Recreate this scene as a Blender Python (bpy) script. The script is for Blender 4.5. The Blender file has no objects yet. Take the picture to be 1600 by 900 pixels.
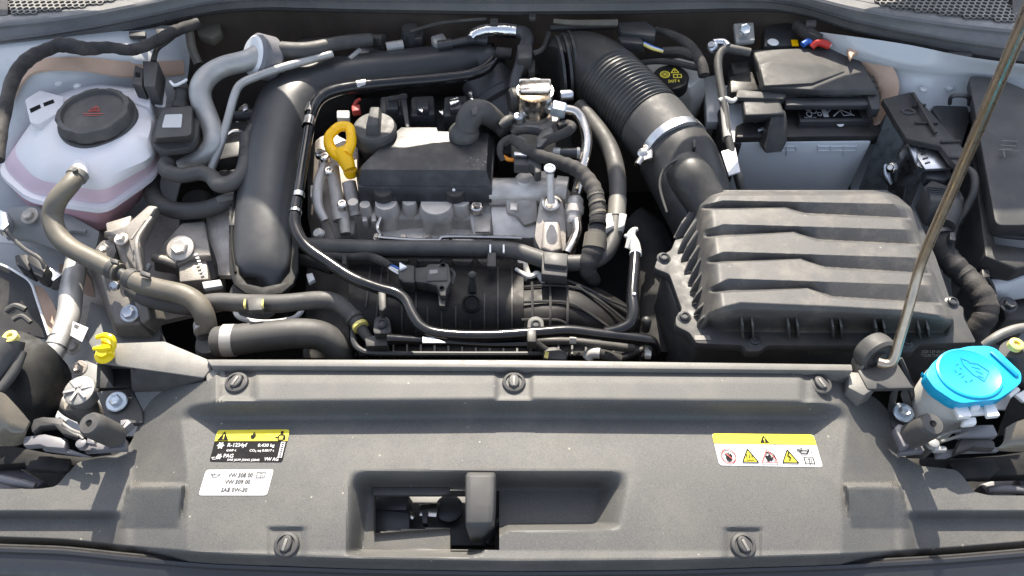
import bpy, bmesh, math, random
from mathutils import Vector, Matrix
random.seed(7)
rad = math.radians
SC = bpy.context.scene
COL = SC.collection
# ---------------------------------------------------------------- camera
T = math.tan(rad(65) / 2)
PIT = rad(52)
F = Vector((0, math.cos(PIT), -math.sin(PIT))); U = Vector((0, math.sin(PIT), math.cos(PIT)))
CAM = -F * 1.12
cd = bpy.data.cameras.new('camera'); co = bpy.data.objects.new('camera', cd); COL.objects.link(co)
cd.sensor_width = 36; cd.lens = 18 / T; cd.clip_start = .02; cd.clip_end = 400
co.location = CAM; co.rotation_euler = (rad(90) - PIT, 0, 0)
SC.camera = co
# ---------------------------------------------------------------- sky, sun, exposure
SUN_E, SUN_AZ = rad(45), rad(-3)          # elevation; azimuth measured from +Y towards +X
SDIR = Vector((math.sin(SUN_AZ) * math.cos(SUN_E), math.cos(SUN_AZ) * math.cos(SUN_E), math.sin(SUN_E)))
w = bpy.data.worlds.new('World'); SC.world = w; w.use_nodes = True
nt = w.node_tree; nt.nodes.clear()
sky = nt.nodes.new('ShaderNodeTexSky'); sky.sky_type = 'NISHITA'; sky.sun_disc = False
sky.sun_elevation = SUN_E; sky.sun_rotation = SUN_AZ; sky.dust_density = 2.0; sky.air_density = .9
bg = nt.nodes.new('ShaderNodeBackground'); bg.inputs[1].default_value = .14
wo = nt.nodes.new('ShaderNodeOutputWorld')
hs = nt.nodes.new('ShaderNodeHueSaturation'); hs.inputs['Saturation'].default_value = .62     # hazy, whitish summer sky
nt.links.new(sky.outputs[0], hs.inputs['Color']); nt.links.new(hs.outputs[0], bg.inputs[0]); nt.links.new(bg.outputs[0], wo.inputs[0])
ld = bpy.data.lights.new('sun', 'SUN'); ld.energy = 4.3; ld.angle = rad(.53); ld.color = (1, .915, .785)
lo = bpy.data.objects.new('sun', ld); COL.objects.link(lo)
lo.rotation_euler = SDIR.to_track_quat('Z', 'Y').to_euler()
lo.location = (0, 1, 5)
SC.view_settings.view_transform = 'Standard'; SC.view_settings.look = 'None'
SC.view_settings.gamma = 1; SC.view_settings.use_curve_mapping = False
SC.view_settings.exposure = 1.4
SC.render.engine = 'CYCLES'
SC.cycles.max_bounces = 8; SC.cycles.use_denoising = True

# ---------------------------------------------------------------- measuring: photo pixel (1600x900) on a level plane z, or an upright plane y
def ray(px, py): return F + Vector((1, 0, 0)) * ((px - 800) / 800 * T) + U * ((450 - py) / 800 * T)
def P(px, py, z=0.):
    d = ray(px, py); return CAM + d * ((z - CAM.z) / d.z)
def Q(px, py, y):
    d = ray(px, py); return CAM + d * ((y - CAM.y) / d.y)
def S(px, py, z=0.): return (z - CAM.z) / ray(px, py).z * T / 800      # metres per pixel there
def proj(v):
    r = v - CAM; t = r.dot(F); return 800 + r.x / t / T * 800, 450 - r.dot(U) / t / T * 800
def lerp(a, b, t): return a + (b - a) * t
def clamp(x, a=0., b=1.): return max(a, min(b, x))
def sstep(a, b, x):
    t = clamp((x - a) / (b - a)) if a != b else float(x > a); return t * t * (3 - 2 * t)
def lin(pts, x):
    if x <= pts[0][0]: return pts[0][1]
    for (x0, y0), (x1, y1) in zip(pts, pts[1:]):
        if x <= x1: return y0 + (y1 - y0) * (x - x0) / (x1 - x0)
    return pts[-1][1]
def smooth_lin(pts, x, h):
    return sum(lin(pts, x + h * k) for k in (-1, -.5, 0, .5, 1)) / 5
def inside(poly, x, y):
    c = False; j = len(poly) - 1
    for i in range(len(poly)):
        xi, yi = poly[i]; xj, yj = poly[j]
        if (yi > y) != (yj > y) and x < (xj - xi) * (y - yi) / (yj - yi) + xi: c = not c
        j = i
    return c
def cat(pts, n=6, closed=False):
    """Catmull-Rom through tuples/Vectors of equal length"""
    pts = [tuple(p) for p in pts]; N = len(pts); out = []
    for i in range(N if closed else N - 1):
        if closed: a, b, c, d = pts[i - 1], pts[i], pts[(i + 1) % N], pts[(i + 2) % N]
        else: a, b, c, d = pts[max(i - 1, 0)], pts[i], pts[i + 1], pts[min(i + 2, N - 1)]
        for k in range(n):
            t = k / n
            out.append(tuple(.5 * (2 * q + (r - p) * t + (2 * p - 5 * q + 4 * r - s) * t * t + (3 * q - p - 3 * r + s) * t ** 3) for p, q, r, s in zip(a, b, c, d)))
    if not closed: out.append(pts[-1])
    return out

# ---------------------------------------------------------------- mesh builder
class MB:
    def __init__(s): s.v = []; s.f = []
    def add(s, v, f):
        o = len(s.v); s.v += [Vector(p) for p in v]; s.f += [tuple(i + o for i in q) for q in f]; return s
    def tube(s, pts, seg=14, n=6, cap=True, fn=None, flat=1., px=True):
        """pts: (px,py,z,radius_px) or world (x,y,z,r); fn(t,r) modulates the radius"""
        if px: pts = [(*P(a, b, c), r * S(a, b, c)) for a, b, c, r in pts]
        q = cat(pts, n) if len(pts) > 2 and n > 1 else [tuple(p) for p in pts]
        C = [Vector(p[:3]) for p in q]; L = [0]
        for a, b in zip(C, C[1:]): L.append(L[-1] + (b - a).length)
        rings = []; nrm = None
        for i, c in enumerate(C):
            t = (C[min(i + 1, len(C) - 1)] - C[max(i - 1, 0)])
            if t.length < 1e-9: t = Vector((0, 0, 1))
            t.normalize()
            if nrm is None:
                nrm = Vector((0, 0, 1)) - t * t.z
                if nrm.length < .15: nrm = Vector((0, 1, 0)) - t * t.y
            nrm = nrm - t * nrm.dot(t); nrm.normalize(); b = t.cross(nrm)
            r = q[i][3]
            if fn: r = fn(L[i] / L[-1], r)
            rings.append([c + (nrm * math.cos(2 * math.pi * k / seg) * flat + b * math.sin(2 * math.pi * k / seg)) * r for k in range(seg)])
        return s.rings(rings, cap)
    def rings(s, rings, cap=True, closed=True):
        seg = len(rings[0]); v = [p for r in rings for p in r]; f = []
        for i in range(len(rings) - 1):
            for k in range(seg if closed else seg - 1):
                k2 = (k + 1) % seg
                f.append((i * seg + k, i * seg + k2, (i + 1) * seg + k2, (i + 1) * seg + k))
        if cap and closed:
            f.append(tuple(range(seg))[::-1]); f.append(tuple((len(rings) - 1) * seg + k for k in range(seg)))
        return s.add(v, f)
    def lathe(s, o, axis, prof, seg=24, rot=0., ref=None):
        a = Vector(axis).normalized(); x = Vector(ref) if ref else (Vector((1, 0, 0)) if abs(a.x) < .8 else Vector((0, 1, 0)))
        x = (x - a * a.dot(x)).normalized(); y = a.cross(x); o = Vector(o)
        return s.rings([[o + a * h + (x * math.cos(rot + 2 * math.pi * k / seg) + y * math.sin(rot + 2 * math.pi * k / seg)) * max(r, 1e-5) for k in range(seg)] for r, h in prof])
    def lpx(s, px, py, z, prof, axis=(0, 0, 1), seg=24, rot=0.):
        k = S(px, py, z); return s.lathe(P(px, py, z), axis, [(r * k, h * k) for r, h in prof], seg, rot)
    def prism(s, top, drop, bev=.002, bseg=2, taper=None):
        """top: world points; drop: Vector or depth downwards"""
        d = Vector((0, 0, -drop)) if not isinstance(drop, Vector) else drop
        top = [Vector(p) for p in top]; n = len(top)
        if taper:
            c = sum(top, Vector()) / n; bot = [c + (p - c) * taper + d for p in top]
        else: bot = [p + d for p in top]
        bm = bmesh.new(); tv = [bm.verts.new(p) for p in top]; bv = [bm.verts.new(p) for p in bot]
        bm.faces.new(tv); bm.faces.new(bv[::-1])
        for i in range(n): bm.faces.new((tv[i], bv[i], bv[(i + 1) % n], tv[(i + 1) % n]))
        return s._bm(bm, bev, bseg)
    def loftp(s, rings, bev=.003, bseg=2, closed_caps=True):
        bm = bmesh.new(); R = [[bm.verts.new(p) for p in r] for r in rings]; n = len(R[0])
        for a, b in zip(R, R[1:]):
            for i in range(n): bm.faces.new((a[i], b[i], b[(i + 1) % n], a[(i + 1) % n]))
        if closed_caps: bm.faces.new(R[0]); bm.faces.new(R[-1][::-1])
        return s._bm(bm, bev, bseg)
    def _bm(s, bm, bev, bseg):
        bmesh.ops.recalc_face_normals(bm, faces=bm.faces)
        if bev > 0:
            ed = [e for e in bm.edges if len(e.link_faces) == 2 and e.calc_face_angle(0) > rad(22)]
            mn = min([e.calc_length() for e in bm.edges] or [1])
            try: bmesh.ops.bevel(bm, geom=ed, offset=min(bev, mn * .45), segments=bseg, profile=.5, affect='EDGES', clamp_overlap=True)
            except Exception: pass
        bm.verts.index_update()
        s.add([v.co.copy() for v in bm.verts], [tuple(v.index for v in f.verts) for f in bm.faces]); bm.free(); return s
    def box(s, c, sx, sy, sz, rot=None, bev=.0015):
        M = rot.to_matrix() if rot is not None and not isinstance(rot, Matrix) else (rot or Matrix.Identity(3))
        c = Vector(c); q = [c + M @ Vector((x * sx / 2, y * sy / 2, sz / 2)) for x, y in ((-1, -1), (1, -1), (1, 1), (-1, 1))]
        return s.prism(q, M @ Vector((0, 0, -sz)), bev)
    def bar(s, a, b, wd, ht, up=(0, 0, 1), bev=.001):
        a, b = Vector(a), Vector(b); d = (b - a); u = Vector(up); u = (u - d.normalized() * u.dot(d.normalized())).normalized(); x = d.normalized().cross(u)
        return s.prism([a - x * wd / 2 + u * ht / 2, b - x * wd / 2 + u * ht / 2, b + x * wd / 2 + u * ht / 2, a + x * wd / 2 + u * ht / 2], u * -ht, bev)
    def pp(s, poly, z, drop, bev=.002, bseg=2, taper=None, rnd=0):
        """poly: pixel points (px,py[,z]) at z, extruded downwards"""
        if rnd: poly = roundpoly(poly, rnd)
        return s.prism([P(p[0], p[1], p[2] if len(p) > 2 else z) for p in poly], drop, bev, bseg, taper)
    def sheet(s, rows, nu=4, nv=4, th=.003, lift=0., skin=True):
        """rows of (px,py,z): a smooth surface through them"""
        R = [cat(r, nu) for r in rows]; Cc = list(zip(*R)); Cc = [cat(c, nv) for c in Cc]; R = list(zip(*Cc))
        g = [[P(*p) + Vector((0, 0, lift)) for p in r] for r in R]
        return s.grid(g, th)
    def grid(s, g, th=.003, keep=None):
        m = len(g); n = len(g[0]); v = [p for r in g for p in r]
        f = [(i * n + k, i * n + k + 1, (i + 1) * n + k + 1, (i + 1) * n + k) for i in range(m - 1) for k in range(n - 1) if keep is None or keep(i, k)]
        if th:
            o = len(v); v = v + [p - Vector((0, 0, th)) for p in v]
            f2 = [tuple(i + o for i in q[::-1]) for q in f]
            cnt = {}
            for q in f:
                for a, b in zip(q, q[1:] + q[:1]): cnt[(a, b)] = 1
            side = [(b, a, a + o, b + o) for (a, b) in cnt if (b, a) not in cnt]
            f = f + f2 + side
        return s.add(v, f)
    def ball(s, c, r, seg=14, sc=(1, 1, 1)):
        c = Vector(c); R = []
        for i in range(1, 8):
            a = math.pi * i / 8
            R.append([c + Vector((math.sin(a) * math.cos(2 * math.pi * k / seg) * sc[0], math.sin(a) * math.sin(2 * math.pi * k / seg) * sc[1], math.cos(a) * sc[2])) * r for k in range(seg)])
        return s.rings(R)
def roundpoly(poly, r, n=4):
    out = []; N = len(poly)
    for i in range(N):
        p = Vector((*poly[i], 0)[:3]); a = Vector((*poly[i - 1], 0)[:3]); b = Vector((*poly[(i + 1) % N], 0)[:3])
        da = (a - p); db = (b - p); ra = min(r, da.length * .45); rb = min(r, db.length * .45)
        s0 = p + da.normalized() * ra; s1 = p + db.normalized() * rb
        for k in range(n + 1):
            t = k / n; q = s0 * (1 - t) ** 2 + p * 2 * t * (1 - t) + s1 * t * t
            out.append(tuple(q) if len(poly[i]) > 2 else (q.x, q.y))
    return out

def mesh_obj(name, mb, mat, smooth=38, recalc=True):
    me = bpy.data.meshes.new(name); me.from_pydata([tuple(p) for p in mb.v], [], mb.f)
    if recalc:
        bm = bmesh.new(); bm.from_mesh(me); bmesh.ops.recalc_face_normals(bm, faces=bm.faces); bm.to_mesh(me); bm.free()
    if smooth:
        me.polygons.foreach_set('use_smooth', [True] * len(me.polygons)); me.set_sharp_from_angle(angle=rad(smooth))
    me.materials.append(mat); me.update()
    o = bpy.data.objects.new(name, me); COL.objects.link(o); return o
def tag(o, label, cat, group=None, kind=None):
    if label: o['label'] = label
    if cat: o['category'] = cat
    if group: o['group'] = group
    if kind: o['kind'] = kind
    return o
def thing(name, label, cat, loc=(0, 0, 0), group=None):
    o = bpy.data.objects.new(name, None); o.empty_display_size = .02; COL.objects.link(o); o.location = loc
    return tag(o, label, cat, group)
def wpos(o):
    v = Vector(o.location)
    while o.parent: o = o.parent; v += Vector(o.location)
    return v
def islands(mb):
    par = list(range(len(mb.v)))
    def fd(i):
        while par[i] != i: par[i] = par[par[i]]; i = par[i]
        return i
    for f in mb.f:
        a = fd(f[0])
        for b in f[1:]: par[fd(b)] = a
    g = {}
    for f in mb.f: g.setdefault(fd(f[0]), []).append(f)
    return list(g.values())
def part(root, name, mb, mat, label=None, smooth=38, recalc=True, kind=None):
    if kind is None and name not in ('panel_skin',):
        isl = islands(mb)
        if len(isl) > 1:
            if smooth == 0 or len(isl) > 14: kind = 'stuff'
            elif root.type != 'MESH' and name not in KEEP:
                off = None
                for fs in isl[1:]:
                    ids = sorted({i for f in fs for i in f}); mp = {i: k for k, i in enumerate(ids)}
                    q = MB(); q.v = [mb.v[i].copy() for i in ids]; q.f = [tuple(mp[i] for i in f) for f in fs]; part(root, name, q, mat, label, smooth, recalc)
                fs = isl[0]; ids = sorted({i for f in fs for i in f}); mp = {i: k for k, i in enumerate(ids)}
                mb.v, mb.f = [mb.v[i] for i in ids], [tuple(mp[i] for i in f) for f in fs]
    if root.type == 'MESH' or root.location.length > 0:
        off = wpos(root); mb.v = [p - off for p in mb.v]
    o = mesh_obj(name, mb, mat, smooth, recalc); o.parent = root
    if label: o['label'] = label
    if kind: o['kind'] = kind
    return o
def single(name, mb, mat, label, cat, group=None, kind=None, smooth=38):
    o = mesh_obj(name, mb, mat, smooth); return tag(o, label, cat, group, kind)
def copy_tree(o, loc=None, rot=None, parent=None):
    c = o.copy(); COL.objects.link(c)
    if parent: c.parent = parent
    if loc is not None: c.location = loc
    if rot is not None: c.rotation_euler = rot
    for ch in [k for k in bpy.data.objects if k.parent == o]: copy_tree(ch, parent=c)
    return c

KEEP = {'elbow', 'plug', 'body', 'cap_body', 'catch', 'housing', 'spring_arm', 'bent_pipe', 'ring_handle', 'stem', 'clip_loop', 'shade_panel', 'plug_body', 'solenoid'}
# ---------------------------------------------------------------- materials
def mat(name, col, rough=.5, metal=0., gs=900., gstr=.0, var=.12, vs=40., dust=0., dcol=(.33, .29, .23), dsc=18., spec=.5, trans=0., sss=0., rvar=.1, coat=0., sparkle=0., specks=0.):
    m = bpy.data.materials.new(name); m.use_nodes = True; n = m.node_tree; N = n.nodes; L = n.links
    b = N['Principled BSDF']; tc = N.new('ShaderNodeTexCoord')
    def noise(sc, det=3):
        q = N.new('ShaderNodeTexNoise'); q.inputs['Scale'].default_value = sc; q.inputs['Detail'].default_value = det; L.new(tc.outputs['Object'], q.inputs['Vector']); return q
    nz = noise(vs, 4)
    mp = N.new('ShaderNodeMapRange'); mp.inputs[1].default_value = .3; mp.inputs[2].default_value = .7; mp.inputs[3].default_value = 1 - var; mp.inputs[4].default_value = 1 + var
    L.new(nz.outputs[0], mp.inputs[0])
    vm = N.new('ShaderNodeVectorMath'); vm.operation = 'SCALE'; vm.inputs[0].default_value = col[:3]; L.new(mp.outputs[0], vm.inputs['Scale'])
    out = vm.outputs[0]
    if sparkle:
        sp = noise(700, 1); mr = N.new('ShaderNodeMapRange'); mr.inputs[1].default_value = .3; mr.inputs[2].default_value = .75; mr.inputs[3].default_value = 1 - sparkle; mr.inputs[4].default_value = 1 + sparkle
        L.new(sp.outputs[0], mr.inputs[0]); v2 = N.new('ShaderNodeVectorMath'); v2.operation = 'SCALE'; L.new(out, v2.inputs[0]); L.new(mr.outputs[0], v2.inputs['Scale']); out = v2.outputs[0]
    if dust:
        dz = noise(dsc, 8); dz.inputs['Roughness'].default_value = .7
        dr = N.new('ShaderNodeMapRange'); dr.inputs[1].default_value = .48; dr.inputs[2].default_value = .78; dr.inputs[3].default_value = 0; dr.inputs[4].default_value = dust; L.new(dz.outputs[0], dr.inputs[0])
        mx = N.new('ShaderNodeMix'); mx.data_type = 'RGBA'; L.new(dr.outputs[0], mx.inputs[0]); L.new(out, mx.inputs[6]); mx.inputs[7].default_value = (*dcol, 1); out = mx.outputs[2]
    if specks:      # scattered dust flecks
        vo = N.new('ShaderNodeTexVoronoi'); vo.inputs['Scale'].default_value = 55; L.new(tc.outputs['Object'], vo.inputs['Vector'])
        vr = N.new('ShaderNodeMapRange'); vr.inputs[1].default_value = .05; vr.inputs[2].default_value = .09; vr.inputs[3].default_value = specks; vr.inputs[4].default_value = 0; L.new(vo.outputs['Distance'], vr.inputs[0])
        cs = N.new('ShaderNodeSeparateColor'); L.new(vo.outputs['Color'], cs.inputs[0])
        gt = N.new('ShaderNodeMath'); gt.operation = 'GREATER_THAN'; gt.inputs[1].default_value = .6; L.new(cs.outputs[0], gt.inputs[0])
        mu = N.new('ShaderNodeMath'); mu.operation = 'MULTIPLY'; L.new(vr.outputs[0], mu.inputs[0]); L.new(gt.outputs[0], mu.inputs[1])
        m2 = N.new('ShaderNodeMix'); m2.data_type = 'RGBA'; L.new(mu.outputs[0], m2.inputs[0]); L.new(out, m2.inputs[6]); m2.inputs[7].default_value = (.4, .37, .3, 1); out = m2.outputs[2]
    L.new(out, b.inputs['Base Color'])
    b.inputs['Metallic'].default_value = metal; b.inputs['Specular IOR Level'].default_value = spec
    rr = N.new('ShaderNodeMapRange'); rr.inputs[1].default_value = .3; rr.inputs[2].default_value = .7; rr.inputs[3].default_value = max(.03, rough - rvar); rr.inputs[4].default_value = min(1, rough + rvar)
    nr = noise(vs * 1.7 + 3, 5); L.new(nr.outputs[0], rr.inputs[0]); L.new(rr.outputs[0], b.inputs['Roughness'])
    if gstr:
        gn = noise(gs, 2); bp = N.new('ShaderNodeBump'); bp.inputs['Strength'].default_value = gstr; bp.inputs['Distance'].default_value = .0006
        L.new(gn.outputs[0], bp.inputs['Height']); L.new(bp.outputs[0], b.inputs['Normal'])
    if trans: b.inputs['Transmission Weight'].default_value = trans
    if sss: b.inputs['Subsurface Weight'].default_value = sss; b.inputs['Subsurface Radius'].default_value = (.02, .015, .015)
    if coat: b.inputs['Coat Weight'].default_value = coat
    return m
M = dict(
    panel=mat('grained_grey_plastic', (.090, .089, .085), .58, gs=800, gstr=.22, var=.06, vs=9, specks=.5, sparkle=.22, rvar=.05, spec=.35, dust=.3, dsc=8, dcol=(.22, .2, .165)),
    lid=mat('airbox_plastic', (.068, .066, .064), .56, gs=800, gstr=.22, var=.08, vs=14, specks=.5, sparkle=.2, rvar=.06, dust=.34, dsc=22, spec=.5),
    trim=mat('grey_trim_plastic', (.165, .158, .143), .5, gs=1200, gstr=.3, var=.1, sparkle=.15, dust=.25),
    plastic=mat('black_plastic', (.034, .033, .032), .48, gs=900, gstr=.25, var=.15, dust=.14, spec=.4),
    satin=mat('satin_black_plastic', (.042, .043, .045), .40, gs=1400, gstr=.12, var=.1, dust=.05, rvar=.05),
    gloss=mat('gloss_black_pipe', (.008, .008, .009), .16, var=.1, rvar=.05, dust=.04),
    ink=mat('deep_black_plastic', (.014, .014, .014), .6, gs=900, gstr=.2, var=.2, dust=.08, spec=.2),  # black plastic; also holds the shade on lamp carriers and shields
    manif=mat('manifold_plastic', (.013, .012, .012), .5, gs=900, gstr=.2, var=.15, dust=.05, spec=.22),
    dark=mat('dark_grey_plastic', (.058, .057, .056), .54, gs=1000, gstr=.3, var=.1, dust=.14, spec=.36),
    matte=mat('matte_black', (.02, .019, .018), .8, var=.2, dust=.12, dcol=(.12, .1, .08)),
    rubber=mat('grey_black_rubber', (.062, .060, .057), .58, gs=500, gstr=.25, var=.12, dust=.18, vs=25),
    hose=mat('dusty_hose_rubber', (.125, .112, .088), .5, gs=500, gstr=.3, var=.12, dust=.4, dsc=30, dcol=(.2, .17, .12)),
    tape=mat('cloth_tape', (.028, .026, .026), .8, gs=350, gstr=.8, var=.25, dust=.25),
    alu=mat('cast_aluminium', (.62, .575, .52), .42, .35, gs=420, gstr=.55, var=.16, vs=26, dust=.45, dcol=(.16, .13, .1), dsc=22),
    aluD=mat('dirty_cast_aluminium', (.43, .39, .345), .5, .3, gs=420, gstr=.6, var=.2, vs=26, dust=.7, dcol=(.1, .085, .07), dsc=24),
    mount=mat('weathered_cast_metal', (.26, .24, .215), .5, .25, gs=420, gstr=.6, var=.22, vs=26, dust=.6, dcol=(.12, .1, .08), dsc=24),
    tin=mat('machined_metal', (.62, .58, .53), .22, 1, var=.1, rvar=.08, dust=.12, dcol=(.2, .16, .12)),
    zinc=mat('zinc_plated_steel', (.55, .57, .60), .35, 1, var=.12, gs=500, gstr=.2, dust=.2),
    pipe=mat('dull_aluminium_pipe', (.42, .41, .39), .5, .5, var=.1, dust=.2, gs=300, gstr=.1),
    steel=mat('prop_rod_steel', (.45, .38, .30), .33, 1, var=.08, vs=60, dust=.1),
    foil=mat('crinkled_foil', (.8, .8, .8), .2, 1, gs=130, gstr=1., var=.1),
    paint=mat('blue_grey_body_paint', (.52, .54, .55), .3, var=.04, vs=6, rvar=.04, coat=.3, dust=.1, dsc=9),
    paintD=mat('grey_body_paint', (.22, .225, .225), .4, var=.1, vs=9, rvar=.08, dust=.3, dsc=12),
    seal=mat('orange_beige_sealant', (.52, .36, .26), .55, gs=160, gstr=.5, var=.14, vs=18),
    tank=mat('milky_tank_plastic', (.78, .76, .77), .38, var=.04, vs=6, sss=.35, gs=700, gstr=.08, dust=.1, rvar=.05),
    tankB=mat('coolant_filled_tank', (.76, .59, .65), .38, var=.05, vs=6, sss=.35, gs=700, gstr=.08),
    tankP=mat('coolant_tinted_tank', (.66, .40, .45), .4, var=.06, vs=10, sss=.35, gs=700, gstr=.08),
    bottle=mat('cloudy_bottle_plastic', (.55, .54, .50), .35, var=.12, vs=20, sss=.2, dust=.2),
    batt=mat('pale_blue_battery_case', (.78, .82, .84), .42, var=.05, vs=8),
    white=mat('white_plastic', (.75, .75, .74), .4, var=.04),
    label=mat('white_sticker', (.5, .5, .5), .55, var=.02),
    yellow=mat('yellow_print', (.62, .52, .004), .5, var=.02),
    yplast=mat('yellow_plastic', (.80, .60, .0), .35, var=.05),
    orange=mat('orange_yellow_plastic', (1.0, .54, .0), .32, var=.05, sss=.1),
    blue=mat('bright_blue_plastic', (.012, .36, .60), .3, var=.03, rvar=.04),
    blueD=mat('darker_blue_relief', (.0, .22, .42), .35, var=.03),
    black=mat('black_print', (.008, .008, .009), .7, var=.02, spec=.15),
    greyp=mat('grey_print', (.04, .04, .04), .5, var=.02),
    red=mat('red_print', (.42, .05, .04), .5, var=.05),
    redw=mat('red_wire', (.5, .03, .02), .4), bluew=mat('blue_wire', (.03, .12, .45), .4), whitew=mat('white_wire', (.7, .7, .7), .4), orw=mat('orange_wire', (.7, .25, .02), .4),
    yel2=mat('pale_yellow_bush', (.72, .62, .18), .4), lav=mat('lavender_grey_plastic', (.155, .15, .16), .42, var=.06),
    beige=mat('smoky_lens_plastic', (.11, .095, .07), .25, var=.1, trans=.0, coat=.4, dust=.3),
    bolt=mat('bolt_zinc', (.55, .6, .64), .38, .9, var=.1, dust=.15),
    bumper=mat('dark_slate_paint', (.028, .028, .031), .35, var=.03, coat=.3),
    asph=mat('asphalt', (.05, .05, .05), .9, gs=120, gstr=.6, var=.25, vs=30),
    wall=mat('bay_black', (.012, .0115, .011), .8, var=.3, vs=8, dust=.12, dcol=(.07, .05, .04)),
    fire=mat('firewall_felt', (.11, .093, .08), .85, gs=250, gstr=.6, var=.25, vs=9),
    cowl=mat('cowl_plastic', (.14, .14, .14), .45, gs=1100, gstr=.3, var=.08, sparkle=.1, dust=.2),
)
# ---------------------------------------------------------------- flat print: strokes, text and shapes laid on a surface given by map(u,v,k)
_fc = bpy.data.curves.new('lettering', 'FONT')
_fo = bpy.data.objects.new('lettering', _fc); COL.objects.link(_fo)
def text2d(s, bold=0.):
    _fc.body = s; _fc.size = 1; _fc.offset = bold; _fc.resolution_u = 2
    dg = bpy.context.evaluated_depsgraph_get(); dg.update()
    me = _fo.evaluated_get(dg).to_mesh(); v = [(p.co.x, p.co.y) for p in me.vertices]; f = [tuple(q.vertices) for q in me.polygons]
    _fo.evaluated_get(dg).to_mesh_clear(); return v, f
class Flat:
    def __init__(s, fn): s.fn = fn; s.mb = MB()
    def poly(s, pts, k=1):
        s.mb.add([s.fn(u, v, k) for u, v in pts], [tuple(range(len(pts)))]); return s
    def rect(s, a, b, c, d, k=1, r=0, n=1):
        if n > 1:
            for i in range(n): s.rect(lerp(a, c, i / n), b, lerp(a, c, (i + 1) / n), d, k)
            return s
        q = [(a, b), (c, b), (c, d), (a, d)]
        return s.poly(roundpoly(q, r) if r else q, k)
    def line(s, pts, wd, k=1):
        for (a, b), (c, d) in zip(pts, pts[1:]):
            l = math.hypot(c - a, d - b) or 1; x, y = -(d - b) / l * wd / 2, (c - a) / l * wd / 2
            s.poly([(a + x, b + y), (c + x, d + y), (c - x, d - y), (a - x, b - y)], k)
        return s
    def circ(s, cx, cy, r, k=1, n=16, wd=0):
        p = [(cx + r * math.cos(2 * math.pi * i / n), cy + r * math.sin(2 * math.pi * i / n)) for i in range(n + 1)]
        return s.line(p, wd, k) if wd else s.poly(p[:-1], k)
    def text(s, t, x, y, h, k=1, wd=None, bold=0.):
        """baseline start x,y (v grows downwards); h cap height; wd forces the width"""
        v, f = text2d(t, bold)
        if not v: return s
        x1 = max(p[0] for p in v); x0 = min(p[0] for p in v); sy = h / .73; sx = sy if wd is None else wd / (x1 - x0)
        s.mb.add([s.fn(x + (p[0] - x0) * sx, y - p[1] * sy, k) for p in v], f); return s
def quadmap(TL, TR, BR, BL, zf, W, H, lift=.0006):
    """flat print on a panel: u in 0..W, v in 0..H from the top-left corner; zf(px,py) is the panel's own height"""
    def fn(u, v, k):
        a, b = u / W, v / H
        x = (TL[0] * (1 - a) + TR[0] * a) * (1 - b) + (BL[0] * (1 - a) + BR[0] * a) * b
        y = (TL[1] * (1 - a) + TR[1] * a) * (1 - b) + (BL[1] * (1 - a) + BR[1] * a) * b
        return P(x, y, zf(x, y) + lift * k)
    return fn
def plane3(o, ux, vx, W, H, lift=.0005):
    o, ux, vx = Vector(o), Vector(ux), Vector(vx); n = vx.cross(ux).normalized()
    return lambda u, v, k: o + ux * (u / W) + vx * (v / H) + n * lift * k
def wquad(TL, TR, BR, BL, W, H, lift=.0005):
    n = (BL - TL).cross(TR - TL).normalized()
    def fn(u, v, k):
        a, b = u / W, v / H
        return (TL * (1 - a) + TR * a) * (1 - b) + (BL * (1 - a) + BR * a) * b + n * lift * k
    return fn
# ================================================================ setting: ground and the black tub of the engine bay
g = MB(); g.add([(-40, -40, -.95), (40, -40, -.95), (40, 40, -.95), (-40, 40, -.95)], [(0, 1, 2, 3)])
single('ground', g, M['asph'], 'grey asphalt under the car', 'ground', kind='structure')
bay = MB()
bay.box((0, .20, -.43), 2.1, 1.2, .02)                       # undertray
bay.box((-1.02, .20, -.215), .02, 1.2, .41); bay.box((1.02, .20, -.215), .02, 1.2, .41)
bay.box((0, -.37, -.27), 2.0, .02, .30)
single('engine_bay', bay, M['wall'], 'dark open tub of the engine bay below the parts', 'engine bay', kind='structure')
fw = MB()
top = [P(x, lin([(-200, 92), (0, 80), (120, 66), (200, 50), (300, 22), (400, 15), (560, 20), (800, 22), (1000, 20), (1180, 16), (1260, 20), (1330, 48), (1400, 60), (1500, 80), (1600, 95), (1800, 110)], x), .03) + Vector((0, .012, 0)) for x in range(-200, 1801, 40)]
fw.grid([top, [p + Vector((0, .0, -.10)) for p in top], [p + Vector((0, -.01, -.2)) for p in top], [p + Vector((0, -.03, -.5)) for p in top]], .01)
single('firewall', fw, M['fire'], 'dark felt covered firewall behind the engine', 'firewall', kind='structure')

# ================================================================ raised bonnet: unseen, its edges shaped from the wanted sun and shade bands
def toward_sun(p, z): return p + SDIR * ((z - p.z) / SDIR.z)
strip_front = [(-150, 120, 0), (250, 120, 0), (380, 125, 0), (470, 168, .0), (590, 222, -.005), (700, 228, -.016), (850, 232, -.02), (960, 262, -.0), (1050, 272, .0), (1110, 245, .0), (1180, 186, -.01), (1260, 150, .0), (1330, 122, 0), (1500, 70, .02), (1750, 40, .04)]
strip_back = [(-150, 96, 0), (250, 92, 0), (380, 66, 0), (470, 84, 0), (600, 140, .02), (700, 196, -.02), (850, 176, -.02), (960, 140, .0), (1050, 132, .0), (1180, 84, .0), (1330, 84, 0), (1500, 50, .02), (1750, 20, .04)]
front_lit = [(-150, 296, -.03), (100, 296, -.03), (340, 300, -.03), (420, 302, -.01), (480, 400, -.06), (540, 470, -.06), (660, 490, -.06), (800, 480, -.06), (840, 320, -.05), (960, 288, -.04), (1064, 285, .0), (1400, 285, .02), (1500, 300, .0), (1750, 320, .0)]
def curve3(pts, z): return [toward_sun(P(*p), z) for p in pts]
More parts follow.
